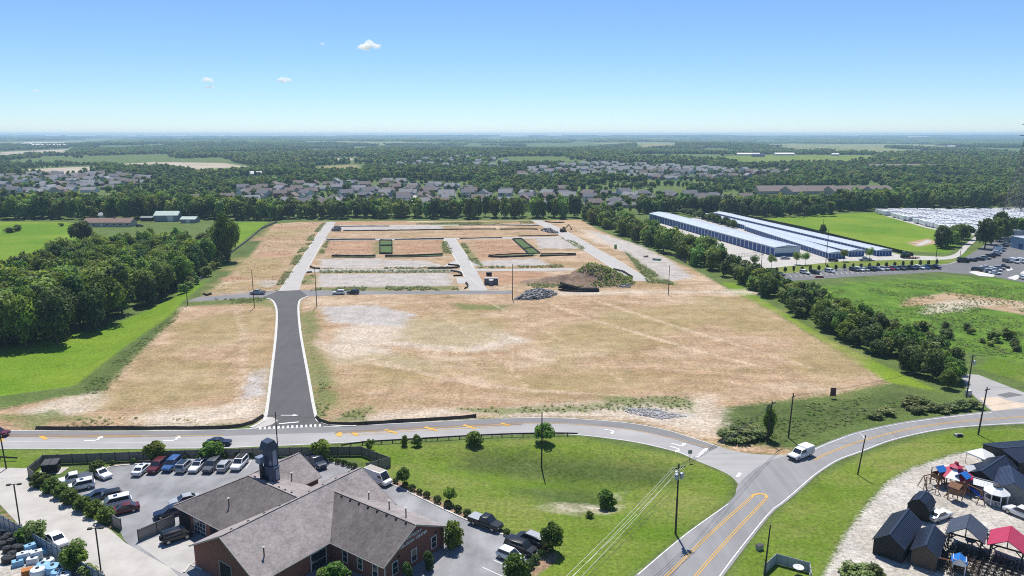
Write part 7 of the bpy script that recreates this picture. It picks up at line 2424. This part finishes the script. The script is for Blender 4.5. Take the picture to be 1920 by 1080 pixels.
one('broad', 146, 1066, 4.2, 4.6, 'lane_tree', 'feathery green tree between blue fence and concrete lane')
one('weedy', 168, 1080, 2.0, 3.0, 'lane_shrub', 'weedy shrub below the feathery tree at the fence', 'bush', None, ('foliage', 'stem'))
one('weedy', 1610, 1085, 2.2, 5.0, 'yard_shrub', 'weedy green shrub at the bottom edge of the shed yard', 'bush', None, ('foliage', 'stem'))
one('weedy', 1637, 1085, 2.6, 3.2, 'yard_shrub', 'upright pale shrub right of the weedy one at the bottom', 'bush', None, ('foliage', 'stem'))
one('broad', 1441, 824, 7.2, 2.6, 'vine_column', 'dark vine column climbing the leaning junction pole', 'vine', None, ('foliage', 'stem'))
for i, (x, y, h, w) in enumerate(((1372, 824, 2.2, 6), (1398, 824, 2.6, 6), (1420, 824, 2.4, 5), (1386, 816, 2.4, 5), (1410, 814, 2.2, 5))):
    one('weedy', x, y, h, w, 'junction_shrub', '%s pale green bush in the thicket left of the leaning pole' % ['first', 'second', 'third', 'fourth', 'fifth'][i], 'bush', 'thicket at the junction', ('foliage', 'stem'))
for i, (x, y, h, w) in enumerate(((1706, 760, 2.6, 6), (1730, 765, 2.4, 6), (1716, 772, 1.8, 5), (1780, 768, 2.0, 5), (1800, 766, 2.2, 5), (1822, 764, 2.0, 5), (1660, 776, 1.8, 5), (1640, 784, 1.5, 4), (1760, 772, 1.8, 5))):
    one('weedy', x, y, h, w, 'verge_bush', '%s pale leafy bush in the overgrown corner above the curved road' % nth(i + 1), 'bush', 'bushes of the overgrown corner', ('foliage', 'stem'))
# hedge bushes and clipped balls
for i, (x, y) in enumerate(((78, 910), (96, 923), (116, 932), (134, 944), (156, 956), (177, 967), (197, 979))):
    one('bush', x, y, 2.5, 3.4, 'hedge_bush', 'round green bush, %s in the hedge along the concrete lane' % ['first from the top', 'second', 'third', 'middle one', 'fifth', 'sixth', 'last and lowest'][i], 'bush', 'hedge along the concrete lane', ('foliage', 'stem'))
def ball_row(pts, step, r_, label, group):
    ln = smooth_line(Gs(pts), step)
    for i_, p in enumerate(ln):
        s = r_ * rt.uniform(.88, 1.1)
        plant('ball', 'clipped_shrub', 'clipped round shrub, %s in the row %s' % (nth(i_ + 1), label), 'shrub', p.x, p.y, s, s * 1.05, group, z=.02, parts=('foliage', 'stem'))
ball_row([(724, 899), (760, 914), (800, 933), (840, 951), (876, 968), (910, 984), (950, 1003), (1000, 1026)], 1.75, 1.15, 'along the right kerb of the lot', 'clipped shrubs along the right kerb')
ball_row([(1030, 1036), (1016, 1044), (1004, 1054), (994, 1064), (986, 1076)], 1.5, 1.25, 'at the bottom kerb corner', 'clipped shrubs at the kerb corner')
ball_row([(211, 872), (250, 868.5), (290, 866.5), (470, 858)], 2.0, 1.05, 'at the foot of the privacy fence', 'clipped shrubs along the fence')
ball_row([(622, 866), (645, 872), (664, 879)], 1.3, 1.05, 'beside the rear lawn', 'clipped shrubs beside the rear lawn')
# saplings by the far car park
for i in range(20):
    p = G(1456 + i * 15.8, 512.5 - i * .78)
    plant('dark', 'sapling', 'young tree in the even row above the far car park, %s from the left' % nth(i + 1), 'tree', p.x, p.y, 3.2, 1.7, 'young trees above the far car park', z=0)
for i, (x, y) in enumerate(((1413, 503), (1446, 502), (1493, 496), (1510, 497), (1582, 490), (1630, 487))):
    p = G(x, y)
    plant('open', 'young_tree', 'larger open young tree before the storage buildings, %s from the left' % nth(i + 1), 'tree', p.x, p.y, 6, 4.5, 'young trees before the storage', z=0)

# ================================================================== HOUSES OF THE SUBDIVISIONS
HW = {'white': mat('siding_white', (.58, .58, .57), .7), 'tan': mat('siding_tan', (.42, .37, .30), .7), 'grey': mat('siding_grey', (.30, .32, .35), .7), 'brick': mat('siding_brick', (.20, .10, .08), .8)}
HR = [mat('roof_grey', (.155, .150, .160), .9, .8, .15), mat('roof_brown', (.185, .150, .135), .9, .8, .15), mat('roof_light', (.24, .235, .24), .9, .8, .12)]
def house_proto(k, wall, roofm, two):
    e = 5.0 if two else 2.9
    rg = 8.0 if two else 5.8
    l, w = (12.5, 9.0) if two else (15.5, 9.5)
    W, Rf, extra = MB(), MB(), []
    hw = w / 2
    W.add([(-l / 2, -hw, 0), (l / 2, -hw, 0), (l / 2, hw, 0), (-l / 2, hw, 0), (-l / 2, -hw, e), (l / 2, -hw, e), (l / 2, hw, e), (-l / 2, hw, e), (-l / 2, 0, rg - .1), (l / 2, 0, rg - .1)], [(0, 1, 5, 4), (2, 3, 7, 6), (1, 2, 6, 9, 5), (3, 0, 4, 8, 7)])
    hip = k % 3 == 2
    ins = 4.0 if hip else -.4
    for s in (-1, 1):
        q = [(-l / 2 - .4, s * (hw + .4), e - .25), (l / 2 + .4, s * (hw + .4), e - .25), (l / 2 - ins, 0, rg), (-l / 2 + ins, 0, rg)]
        Rf.add(q + [(a, b, c - .15) for a, b, c in q], [(0, 1, 2, 3), (0, 4, 5, 1)])
    if hip:
        for s in (-1, 1):
            W.v = [v if not (abs(v[2] - rg + .1) < .01) else (v[0] * .6, v[1], v[2]) for v in W.v]
            Rf.add([(s * (l / 2 + .4), -hw - .4, e - .25), (s * (l / 2 + .4), hw + .4, e - .25), (s * (l / 2 - ins), 0, rg)], [(0, 1, 2)])
    # garage wing towards the street
    gx = l / 2 - 3.4
    ge = 2.8
    W.add([(gx - 3.2, -hw - 4, 0), (gx + 3.2, -hw - 4, 0), (gx + 3.2, -hw, 0), (gx - 3.2, -hw, 0), (gx - 3.2, -hw - 4, ge), (gx + 3.2, -hw - 4, ge), (gx + 3.2, -hw, ge), (gx - 3.2, -hw, ge), (gx, -hw - 4, ge + 1.9), (gx, -hw, ge + 1.9)], [(0, 1, 5, 8, 4), (1, 2, 6, 5), (3, 0, 4, 7)])
    for s in (-1, 1):
        q = [(gx + s * 3.6, -hw - 4.4, ge - .2), (gx + s * 3.6, .5, ge - .2), (gx, .5, ge + 2.0), (gx, -hw - 4.4, ge + 2.0)]
        Rf.add(q, [(0, 1, 2, 3)])
    garage = MB().box(gx, -hw - 4.03, 1.15, 4.8, .06, 2.2).mesh('garage_door', M_vinyl)
    win = MB().box(0, 0, 0, 1.2, .07, 1.3).mesh('window', M_glass)
    wp = [(-l * .3, -hw - .02, 1.6), (-l * .05, -hw - .02, 1.6), (-l * .3, hw + .02, 1.6), (l * .25, hw + .02, 1.6)]
    if two:
        wp += [(-l * .3, -hw - .02, 4.0), (l * .25, -hw - .02, 4.0), (-l * .3, hw + .02, 4.0), (l * .25, hw + .02, 4.0)]
    return W.mesh('wall', HW[wall]), Rf.mesh('roof', roofm), garage, win, wp, ('two storey ' if two else 'single storey ') + wall + ' house'
PROTO = [house_proto(0, 'white', HR[0], True), house_proto(1, 'tan', HR[1], True), house_proto(2, 'brick', HR[0], False), house_proto(3, 'grey', HR[2], True), house_proto(4, 'white', HR[2], False), house_proto(5, 'tan', HR[0], False), house_proto(6, 'brick', HR[1], True)]
rh = random.Random(31)
def subdivision(poly, where, dx, dy, ang, keep, seed, detail):
    P = inside_px(poly)
    xs = [p[0] for p in P]
    ys = [p[1] for p in P]
    c, s = math.cos(ang), math.sin(ang)
    cx, cy_ = sum(xs) / len(xs), sum(ys) / len(ys)
    rad = max(max(xs) - min(xs), max(ys) - min(ys))
    n = int(rad / min(dx, dy)) + 2
    i = 0
    rowc = {}
    for a in range(-n, n):
        for b in range(-n, n):
            u, v = b * dx + rh.uniform(-2.5, 2.5), a * dy + (dy * .22 if a % 2 else -dy * .05) + rh.uniform(-3, 3)
            x, y = cx + u * c - v * s, cy_ + u * s + v * c
            if float(poly_sd(np.array([x]), np.array([y]), P)[0]) < 0 or rh.random() > keep:
                continue
            if abs(project(x, y)[0] - 960) > 1010:
                continue
            kk = rh.randrange(len(PROTO))
            w_, r_, g_, wn_, wp_, lb_ = PROTO[kk]
            rot_ = ang + (0 if a % 2 else math.pi) + rh.choice([0, 0, 0, .5, -.5, 1.57]) + rh.uniform(-.12, .12)
            HOUSES.append((x, y))
            i += 1
            if nh + i > 292:
                REST.append((x, y, rot_, kk))
                continue
            if a not in rowc:
                rowc[a] = [len(rowc) + 1, 0]
            rowc[a][1] += 1
            t = thing('house', '%s, %s in %s row of the %s' % (lb_, nth(rowc[a][1]), nth(rowc[a][0]), where), 'house', (x, y, tz(x, y) - .05), rot_, 'houses of the ' + where)
            put('wall', w_, t)
            put('roof', r_, t)
            put('garage_door', g_, t)
            if detail:
                for q in wp_:
                    put('window', wn_, t, q)
    return i
nh = 0
REST = []
nh += subdivision([(420, 392), (430, 362), (520, 350), (640, 345), (740, 343), (880, 352), (890, 398), (780, 397), (600, 396)], 'subdivision behind the belt', 20, 31, .06, .80, 1, True)
nh += subdivision([(890, 397), (900, 368), (1000, 362), (1100, 360), (1200, 366), (1340, 368), (1440, 384), (1340, 394), (1200, 393), (1080, 395)], 'subdivision behind the slender trees', 20, 31, -.04, .82, 2, True)
nh += subdivision([(-20, 368), (-20, 336), (60, 330), (230, 329), (300, 338), (260, 352), (160, 362), (100, 370)], 'left distant subdivision', 21, 32, .05, .85, 3, False)
nh += subdivision([(-20, 384), (60, 378), (160, 376), (220, 380), (160, 388), (0, 390)], 'house row above the left belt', 24, 40, 0, .7, 4, True)
nh += subdivision([(280, 380), (340, 376), (420, 376), (420, 384), (340, 388)], 'house row behind the barn', 24, 40, 0, .8, 5, True)
nh += subdivision([(960, 334), (1000, 316), (1120, 308), (1300, 314), (1420, 322), (1520, 328), (1420, 336), (1300, 338), (1120, 338)], 'far subdivision on the right', 22, 38, .03, .75, 6, False)
nh += subdivision([(690, 312), (760, 300), (900, 298), (960, 304), (940, 314), (800, 316)], 'far subdivision in the middle', 30, 60, .03, .5, 7, False)
print('houses', nh, len(REST))
if REST:
    hb = MB()
    hr_ = MB()
    for x, y, a, kk in REST:
        mt = Matrix.Translation((x, y, tz(x, y) - .05)) @ Matrix.Rotation(a, 4, 'Z')
        for me_, mb_ in ((PROTO[kk][0], hb), (PROTO[kk][1], hr_)):
            mb_.add([mt @ v.co for v in me_.vertices], [tuple(p.vertices) for p in me_.polygons])
    kind(hb.build('far_house_walls', HW['white']), 'stuff', 'walls of the farthest suburban houses')
    kind(hr_.build('far_house_roofs', HR[2]), 'stuff', 'grey roofs of the farthest suburban houses')
structure(sheet('subdivision_street', [(758, 389), (762, 376), (776, 366), (781, 366), (784, 376), (782, 388)], .05, M_concrete_lot))
structure(sheet('subdivision_street', [(1117, 332), (1117, 325), (1122, 321), (1125, 324), (1122, 334)], .6, M_concrete_lot))
# care home roofs, barns and sheds far off
for i, x in enumerate((1450, 1490, 1530, 1572, 1612, 1645)):
    simple_house('care_home_wing', '%s wing of the long brown roofed building beyond the right belt' % ['leftmost', 'second', 'third', 'fourth', 'fifth', 'rightmost'][i], x, 363 + (i % 2) * .6, rh.uniform(-.1, .1) + (.5 if i % 2 else 0), 38 if i % 2 == 0 else 30, 17, 3.2, 8.2, HW['tan'], mat('carehome_roof', (.215, .175, .155), .9, .3, .12), 0, None, cat='building', group='wings of the long building')
far_b = [(1402, 294.5, 60, 18, 'long white roofed barn at the left end of the distant green field'), (1421, 297, 30, 20, 'dark barn in front of the white roofed one'), (1469, 294, 55, 20, 'white barn in the middle above the distant green field'), (1565, 295, 18, 12, 'small white barn at the right of the distant green field'), (85, 274.5, 220, 60, 'bright white industrial hall near the left horizon'), (96, 277.5, 160, 50, 'second white hall below the industrial hall'), (307, 262.5, 160, 60, 'white hall near the horizon left of centre'), (361, 256.5, 330, 90, 'largest white roof on the left horizon'), (1720, 260.5, 300, 80, 'white roof on the right horizon'), (1787, 277, 60, 25, 'small pale roof among the far right woods'), (1104, 264.5, 240, 70, 'pale roof on the central horizon'), (1010, 262, 200, 60, 'faint hall left of the central horizon roof'), (477, 330, 22, 10, 'pale long house beyond the far street'), (1560, 263, 120, 40, 'tiny hall among the far right fields')]
for x, y, l, w, lb in far_b:
    dark = 'dark' in lb
    p = G(x, y)
    simple_house('distant_hall', lb, x, y, rh.uniform(-.1, .1), l, w, max(4, w * .14), max(7, w * .24), M_barnw if dark else mat('hall_wall', (.6, .58, .54), .7), M_shed_roof if dark else mat('hall_roof', (.72, .70, .66), .6), 0, None, cat='building')
# spoil and slate roof right of the field
simple_house('school_building', 'long grey and brown building half hidden in the far right woods', 1690, 317, .0, 120, 30, 5, 9, HW['brick'], HR[1], 0, None, cat='building')

# ================================================================== WOODS AS MASSES
def low_crown(seed, m, n, leaf, blobs=9, lo=.02):
    return crown_mesh('far_crown', seed, m, n, blobs, leaf=leaf, lo=lo, dense=1.0)
LOW_A = [low_crown(900 + i, M_leaf_far, 800, .062, 14) for i in range(5)] + [low_crown(920, M_leaf_d, 700, .062, 12)]
LOW_B = [low_crown(940 + i, M_leaf_far, 240, .11, 8) for i in range(4)]
def grove_mesh(seed):
    """a patch of distant wood 100 m across with many crowns"""
    r = np.random.default_rng(seed)
    Cs, Ns, Ts, Ss = [], [], [], []
    for i in range(46):
        a, d = r.uniform(0, 6.28), 50 * math.sqrt(r.random())
        cx, cy_ = math.cos(a) * d, math.sin(a) * d * .7
        h = r.uniform(9, 17)
        q = 46
        dd = r.normal(size=(q, 3))
        dd[:, 2] = np.abs(dd[:, 2]) + .1
        dd /= np.linalg.norm(dd, axis=1)[:, None]
        Cs.append(np.array([cx, cy_, h * .35]) + dd * np.array([h * .5, h * .5, h * .62]) * r.uniform(.8, 1.05, q)[:, None])
        nn = dd + r.normal(size=(q, 3)) * .35 + np.array([0, 0, .4])
        Ns.append(nn / np.linalg.norm(nn, axis=1)[:, None])
        Ts.append(np.clip(r.uniform(.1, .9) + r.normal(0, .15, q), 0, 1))
        Ss.append(r.uniform(1.1, 2.0, q))
    return quads_mesh('grove', np.concatenate(Cs), np.concatenate(Ns), np.concatenate(Ss), np.concatenate(Ts), M_leaf_far)
GROVE = [grove_mesh(960 + i) for i in range(4)]
def scatter(name, label, protos, pts, rots, scl, idx):
    """one mass of plants: geometry-node copies of a few crowns on a cloud of points"""
    cc = bpy.data.collections.new(name + '_kinds')
    for i, me_ in enumerate(protos):
        o = bpy.data.objects.new('%s_kind_%02d' % (name, i), me_)
        cc.objects.link(o)
    me_ = bpy.data.meshes.new(name)
    me_.vertices.add(len(pts))
    me_.vertices.foreach_set('co', np.asarray(pts, np.float32).ravel())
    for nm, ty, dat, ky in (('rot', 'FLOAT', rots, 'value'), ('scl', 'FLOAT_VECTOR', scl, 'vector'), ('kid', 'INT', idx, 'value')):
        a = me_.attributes.new(nm, ty, 'POINT')
        a.data.foreach_set(ky, np.asarray(dat, np.int32 if ty == 'INT' else np.float32).ravel())
    o = put(name, me_)
    kind(o, 'stuff', label)
    ng = bpy.data.node_groups.new(name + '_scatter', 'GeometryNodeTree')
    ng.interface.new_socket('Geometry', in_out='INPUT', socket_type='NodeSocketGeometry')
    ng.interface.new_socket('Geometry', in_out='OUTPUT', socket_type='NodeSocketGeometry')
    N, L = ng.nodes, ng.links
    gi, go = N.new('NodeGroupInput'), N.new('NodeGroupOutput')
    ci = N.new('GeometryNodeCollectionInfo')
    ci.inputs['Collection'].default_value = cc
    ci.inputs['Separate Children'].default_value = True
    ci.inputs['Reset Children'].default_value = True
    ip = N.new('GeometryNodeInstanceOnPoints')
    ip.inputs['Pick Instance'].default_value = True
    def attr(nm, ty):
        a = N.new('GeometryNodeInputNamedAttribute')
        a.data_type = ty
        a.inputs['Name'].default_value = nm
        return a.outputs['Attribute']
    cx = N.new('ShaderNodeCombineXYZ')
    L.new(attr('rot', 'FLOAT'), cx.inputs[2])
    L.new(gi.outputs[0], ip.inputs['Points'])
    L.new(ci.outputs[0], ip.inputs['Instance'])
    L.new(attr('kid', 'INT'), ip.inputs['Instance Index'])
    L.new(cx.outputs[0], ip.inputs['Rotation'])
    L.new(attr('scl', 'FLOAT_VECTOR'), ip.inputs['Scale'])
    L.new(ip.outputs[0], go.inputs[0])
    md = o.modifiers.new('scatter', 'NODES')
    md.node_group = ng
    return o
# trees of the near belts that did not fit among the largest
mx_ = np.array([(t[0], t[1]) for t in mass])
scatter('wood_mass', 'mass of green tree crowns filling the woods and belts round the site', LOW_A + [TP['weedy'][0][0]],
        np.column_stack([mx_, terrain(mx_[:, 0], mx_[:, 1])]), RNG.uniform(0, 6.28, len(mass)), [(t[3], t[3], t[2]) for t in mass],
        [6 if t[4] == 'weedy' else (5 if t[4] == 'dark' else rt.randrange(5)) for t in mass])
# open fields and streets where no trees stand
CLEAR = [inside_px(q) for q in ([(210, 308), (290, 303), (420, 305), (475, 312), (480, 321), (400, 327), (340, 319), (250, 317)], [(10, 318), (160, 311), (230, 317), (130, 328), (10, 325)], [(588, 312), (674, 308), (678, 323), (598, 324)], [(585, 299), (665, 297), (665, 304), (590, 305)], [(1340, 297), (1450, 290), (1645, 294), (1615, 307), (1390, 309)], [(0, 282), (135, 279), (115, 290), (0, 290)], [(1195, 273), (1265, 270), (1262, 278), (1200, 279)], [(990, 272), (1120, 269), (1110, 277), (1000, 279)])]
CLEAR_B = [inside_px(q) for q in ([(745, 392), (760, 362), (790, 362), (792, 392)], [(1425, 371), (1440, 352), (1670, 352), (1685, 371)], [(1640, 319), (1740, 319), (1740, 314), (1640, 314)])]
def frustum_pts(y0, y1, spacing, seed, jit=.45):
    r = np.random.default_rng(seed)
    X_, Y_ = np.meshgrid(np.arange(-y1 * .74, y1 * .74, spacing), np.arange(y0, y1, spacing))
    X_ = X_.ravel() + r.uniform(-jit, jit, X_.size) * spacing
    Y_ = Y_.ravel() + r.uniform(-jit, jit, Y_.size) * spacing
    k = np.abs(X_) < Y_ * .73 + 40
    return X_[k], Y_[k], r
def clear_of(X_, Y_, polys, mg):
    k = np.ones(X_.shape, bool)
    for P in polys:
        xs, ys = [p[0] for p in P], [p[1] for p in P]
        s = np.where((X_ > min(xs) - mg) & (X_ < max(xs) + mg) & (Y_ > min(ys) - mg) & (Y_ < max(ys) + mg))[0]
        if len(s):
            k[s[poly_sd(X_[s], Y_[s], P) > -mg]] = False
    return k
SUBS = [inside_px(q) for q in ([(415, 395), (430, 360), (520, 347), (640, 343), (740, 340), (890, 350), (895, 400), (780, 399), (600, 398)], [(885, 400), (900, 366), (1000, 360), (1100, 358), (1200, 364), (1340, 366), (1445, 384), (1340, 396), (1200, 395), (1080, 397)], [(-40, 374), (-40, 334), (60, 328), (230, 327), (310, 338), (270, 356), (160, 366), (100, 375)], [(-30, 386), (60, 377), (160, 374), (225, 380), (160, 390), (0, 392)], [(275, 382), (340, 375), (425, 375), (425, 386), (340, 390)])]
SUBS_B = [inside_px(q) for q in ([(955, 336), (1000, 314), (1120, 306), (1300, 312), (1420, 320), (1525, 328), (1420, 338), (1300, 340), (1120, 340)], [(685, 314), (760, 298), (900, 296), (965, 303), (945, 316), (800, 318)])]
HX = np.array(HOUSES)
def off_houses(X_, Y_, d):
    k = np.ones(X_.shape, bool)
    for hx_, hy_ in HX:
        k &= (np.abs(X_ - hx_) > d) | (np.abs(Y_ - hy_) > d)
    return k
# woods between the belts and the far suburbs (600 to 1500 m)
X_, Y_, r_ = frustum_pts(570, 1500, 8.6, 41)
near_field = inside_px([(-400, 425), (-100, 411), (500, 410), (1090, 408), (1210, 398), (1340, 398), (1400, 404), (1560, 403), (1565, 395), (1990, 387), (2100, 460), (2100, 700), (-400, 700)])
k = clear_of(X_, Y_, [near_field], 3) & clear_of(X_, Y_, CLEAR, 4) & clear_of(X_, Y_, CLEAR_B, 2)
insub = np.zeros(X_.shape, bool)
for P in SUBS + SUBS_B:
    insub |= poly_sd(X_, Y_, P) > 0
gaps = vnoise(X_, Y_, 70, 61) * .6 + vnoise(X_, Y_, 26, 62) * .4
k &= np.where(insub, (r_.random(X_.shape) < .24), (gaps > .41))
k &= off_houses(X_, Y_, 8.5)
X_, Y_ = X_[k], Y_[k]
hsub = insub[k]
h_ = np.where(hsub, r_.uniform(4, 9.5, X_.shape), r_.uniform(6, 12.5, X_.shape) * (.6 + .65 * vnoise(X_, Y_, 120, 63)))
w_ = h_ * r_.uniform(.65, 1.0, X_.shape)
print('mid trees', len(X_))
scatter('mid_woods', 'mass of suburban trees and woods beyond the site', LOW_A, np.column_stack([X_, Y_, terrain(X_, Y_)]), r_.uniform(0, 6.28, X_.shape), np.column_stack([w_, w_, h_]), r_.choice(6, X_.shape, p=[.18, .18, .18, .18, .16, .12]))
# woods 1.5 to 4 km
X_, Y_, r_ = frustum_pts(1500, 4200, 14.5, 42)
den = vnoise(X_ + 900, Y_ * .55, 190, 71) * .5 + vnoise(X_, Y_ * .55, 75, 72) * .3 + vnoise(X_, Y_ * .5, 480, 73) * .2
k = clear_of(X_, Y_, CLEAR, 12) & (den > .46)
for P in SUBS_B:
    ins_ = poly_sd(X_, Y_, P) > 0
    k &= ~ins_ | (r_.random(X_.shape) < .30)
k &= off_houses(X_, Y_, 9)
fl = vnoise(X_ + 700, Y_ * .45, 420, 21) * .6 + vnoise(X_, Y_ * .45, 1100, 22) * .4
k &= ~((fl > .63) & (Y_ > 1900))
X_, Y_ = X_[k], Y_[k]
h_ = r_.uniform(8, 14, X_.shape)
w_ = h_ * r_.uniform(.9, 1.4, X_.shape)
print('far trees', len(X_))
scatter('far_woods', 'distant woods in bands beyond the suburbs', LOW_B, np.column_stack([X_, Y_, terrain(X_, Y_)]), r_.uniform(0, 6.28, X_.shape), np.column_stack([w_, w_, h_]), r_.integers(0, 4, X_.shape))
# 4 to 14 km
X_, Y_, r_ = frustum_pts(4200, 14400, 78, 43)
den = vnoise(X_ + 900, Y_ * .4, 430, 81) * .55 + vnoise(X_, Y_ * .4, 170, 82) * .45
fl = vnoise(X_ + 700, Y_ * .45, 420, 21) * .6 + vnoise(X_, Y_ * .45, 1100, 22) * .4
k = (den > .44) & ~(fl > .63)
X_, Y_ = X_[k], Y_[k]
print('groves', len(X_))
sc_ = r_.uniform(.8, 1.4, X_.shape)
scatter('horizon_woods', 'far-off woodland reaching to the hazy horizon', GROVE, np.column_stack([X_, Y_, terrain(X_, Y_) - 1]), r_.uniform(0, 6.28, X_.shape), np.column_stack([sc_ * 1.1, sc_ * 1.1, r_.uniform(.8, 1.2, X_.shape)]), r_.integers(0, 4, X_.shape))
# weeds on the building site, verges and the overgrown corner
def weeds(name, label, polys, spacing, h0, h1, seed, keep, protos=None):
    xs, ys = [], []
    for i, q in enumerate(polys):
        a, b = fill(q, spacing, seed + i, .5)
        xs.append(a)
        ys.append(b)
    a, b = np.concatenate(xs), np.concatenate(ys)
    r = np.random.default_rng(seed)
    nn = vnoise(a + 99, b + 99, 9, seed)
    kk = (r.random(a.shape) < keep) & (nn > .38)
    a, b = a[kk], b[kk]
    h = r.uniform(h0, h1, a.shape)
    w = h * r.uniform(1.2, 2.2, a.shape)
    print(name, len(a))
    scatter(name, label, protos or TUFT, np.column_stack([a, b, terrain(a, b)]), r.uniform(0, 6.28, a.shape), np.column_stack([w, w, h]), r.integers(0, len(protos or TUFT), a.shape))
def tuft_mesh(seed, m):
    r = np.random.default_rng(seed)
    q = 40
    C_ = np.column_stack([r.normal(0, .28, q), r.normal(0, .28, q), r.uniform(.05, .8, q)])
    n_ = r.normal(size=(q, 3)) * .5 + np.array([0, .1, .9])
    return quads_mesh('tuft', C_, n_ / np.linalg.norm(n_, axis=1)[:, None], r.uniform(.07, .16, q), r.random(q), m)
TUFT = [tuft_mesh(980 + i, M_weed) for i in range(3)]
TUFT_D = [tuft_mesh(990 + i, M_leaf) for i in range(2)]
weeds('site_weeds', 'green weeds along the lots and streets of the building site', [[(596, 539), (855, 536), (862, 544), (580, 546)], [(600, 507.5), (845, 507), (845, 511), (600, 512)], [(612, 452), (618, 452), (605, 478), (594, 480)], [(828, 453), (838, 453), (850, 475), (832, 476)], [(862, 456), (872, 456), (892, 482), (905, 500), (882, 490)], [(565, 520), (588, 514), (590, 532), (568, 535)], [(512, 545), (540, 500), (575, 450), (604, 419), (612, 417), (590, 448), (548, 510), (525, 544)], [(395, 562), (500, 558), (505, 566), (385, 572)], [(895, 500), (1060, 497), (1060, 502), (895, 503)], [(1055, 447), (1075, 452), (1105, 470), (1090, 468)], [(1170, 470), (1190, 485), (1240, 520), (1270, 535), (1215, 530)], [(985, 533), (1060, 528), (1170, 530), (1160, 537), (1000, 540)], [(780, 418), (1000, 415), (1000, 419), (780, 421)], [(600, 503), (840, 501), (845, 504.5), (600, 504.5)]], 0.9, .25, .8, 51, .8)
weeds('verge_weeds', 'rough tall growth on the overgrown corner and the left bank', [[(1345, 762), (1450, 757), (1600, 750), (1690, 724), (1730, 735), (1700, 770), (1560, 805), (1490, 830), (1430, 835), (1360, 825)], [(150, 735), (240, 655), (325, 588), (345, 578), (330, 600), (260, 660), (205, 730), (170, 745)], [(1480, 560), (1600, 540), (1760, 525), (1920, 540), (1990, 560), (1990, 680), (1860, 668), (1700, 630)]], 1.1, .2, .55, 52, .75, TUFT_D + TUFT)
weeds('road_weeds', 'scattered weeds in the pale ground along the main road', [[(860, 766), (1100, 758), (1200, 745), (1300, 745), (1300, 768), (1120, 772), (930, 776)], [(600, 700), (628, 735), (605, 790), (592, 770)], [(640, 772), (700, 764), (680, 790), (625, 796)], [(150, 782), (370, 786), (360, 798), (120, 802)]], 1.0, .15, .45, 53, .7)

M_dry = foliage_mat('dry_grass', (0.21, 0.155, 0.075), (0.42, 0.33, 0.20), rnd=0.3, trans=0.2)
DRY = [tuft_mesh(970 + i, M_dry) for i in range(3)]
weeds('dry_grass', 'thin dry grass tufts all over the bare dirt pads', [[(600, 570), (900, 556), (1360, 550), (1460, 594), (1640, 706), (1350, 760), (1180, 748), (900, 770), (640, 780), (590, 690)], [(345, 585), (510, 572), (500, 700), (490, 770), (300, 790), (200, 750), (330, 605)]], 1.5, .03, .1, 54, .55, DRY)
weeds('straw_stubble', 'straw coloured stubble on the left dirt strip and the far lots', [[(400, 546), (475, 480), (520, 420), (600, 417), (540, 500), (515, 542)], [(615, 453), (700, 452), (702, 476), (605, 478)], [(740, 452), (828, 451), (833, 475), (740, 476)], [(870, 451), (955, 450), (985, 476), (900, 480)]], 1.7, .12, .4, 55, .6, DRY)

# ================================================================== HAZE AND CLOUDS
hz = MB()
hz.box(0, 7200, 27.5, 26400, 15600, 103)
haze = hz.build('haze', None)
m = bpy.data.materials.new('haze')
m.use_nodes = True
nt = m.node_tree
nt.nodes.clear()
out = nt.nodes.new('ShaderNodeOutputMaterial')
pv = nt.nodes.new('ShaderNodeVolumePrincipled')
pv.inputs['Color'].default_value = (0.50, 0.72, 1.0, 1)
pv.inputs['Density'].default_value = 0.00011
pv.inputs['Anisotropy'].default_value = 0.2
nt.links.new(pv.outputs[0], out.inputs['Volume'])
haze.data.materials.append(m)
kind(haze, 'stuff', 'pale blue summer haze over the distance')
cm = bpy.data.materials.new('cloud')
cm.use_nodes = True
nt = cm.node_tree
nt.nodes.clear()
out = nt.nodes.new('ShaderNodeOutputMaterial')
pv = nt.nodes.new('ShaderNodeVolumePrincipled')
pv.inputs['Color'].default_value = (1, 1, 1, 1)
pv.inputs['Density'].default_value = 0.016
pv.inputs['Anisotropy'].default_value = 0.3
nt.links.new(pv.outputs[0], out.inputs['Volume'])
def cloud(px, py, wpx, hpx, dist, label, seed):
    d = Vector(ray(px, py))
    c = Vector((0, 0, CAM_H)) + d * dist
    w, h = 1.45 * wpx / F_PX * dist, 1.5 * hpx / F_PX * dist
    r = random.Random(seed)
    bm = bmesh.new()
    for i in range(11):
        t = r.uniform(-1, 1)
        rad = h * r.uniform(.22, .42) * (1.15 - .6 * abs(t))
        x = t * (w / 2 - rad)
        mtx = Matrix.Translation((x, r.uniform(-.25, .25) * w, r.uniform(-.15, .3) * h * (1 - abs(t)) + rad * .3 - h * .2)) @ Matrix.Diagonal((1.35, 1.2, .85, 1))
        bmesh.ops.create_icosphere(bm, subdivisions=2, radius=rad, matrix=mtx)
    me_ = bpy.data.meshes.new('cloud')
    bm.to_mesh(me_)
    bm.free()
    me_.materials.append(cm)
    o = put('cloud', me_, None, c)
    rm_ = o.modifiers.new('fuse', 'REMESH')
    rm_.mode = 'VOXEL'
    rm_.voxel_size = h / 14
    tx = bpy.data.textures.new('puff%d' % seed, 'CLOUDS')
    tx.noise_scale = h * .35
    dm_ = o.modifiers.new('puff', 'DISPLACE')
    dm_.texture = tx
    dm_.strength = h * .28
    dm_.mid_level = .55
    kind(o, 'structure')
cloud(692, 84, 33, 15, 9500, 'biggest', 1)
cloud(530, 149, 26, 8, 11500, '', 2)
cloud(388, 150, 20, 8, 11500, '', 3)
cloud(391, 162, 15, 6, 11500, '', 4)
cloud(604, 82, 8, 4, 9500, '', 5)
cloud(66, 170, 10, 4, 12000, '', 6)
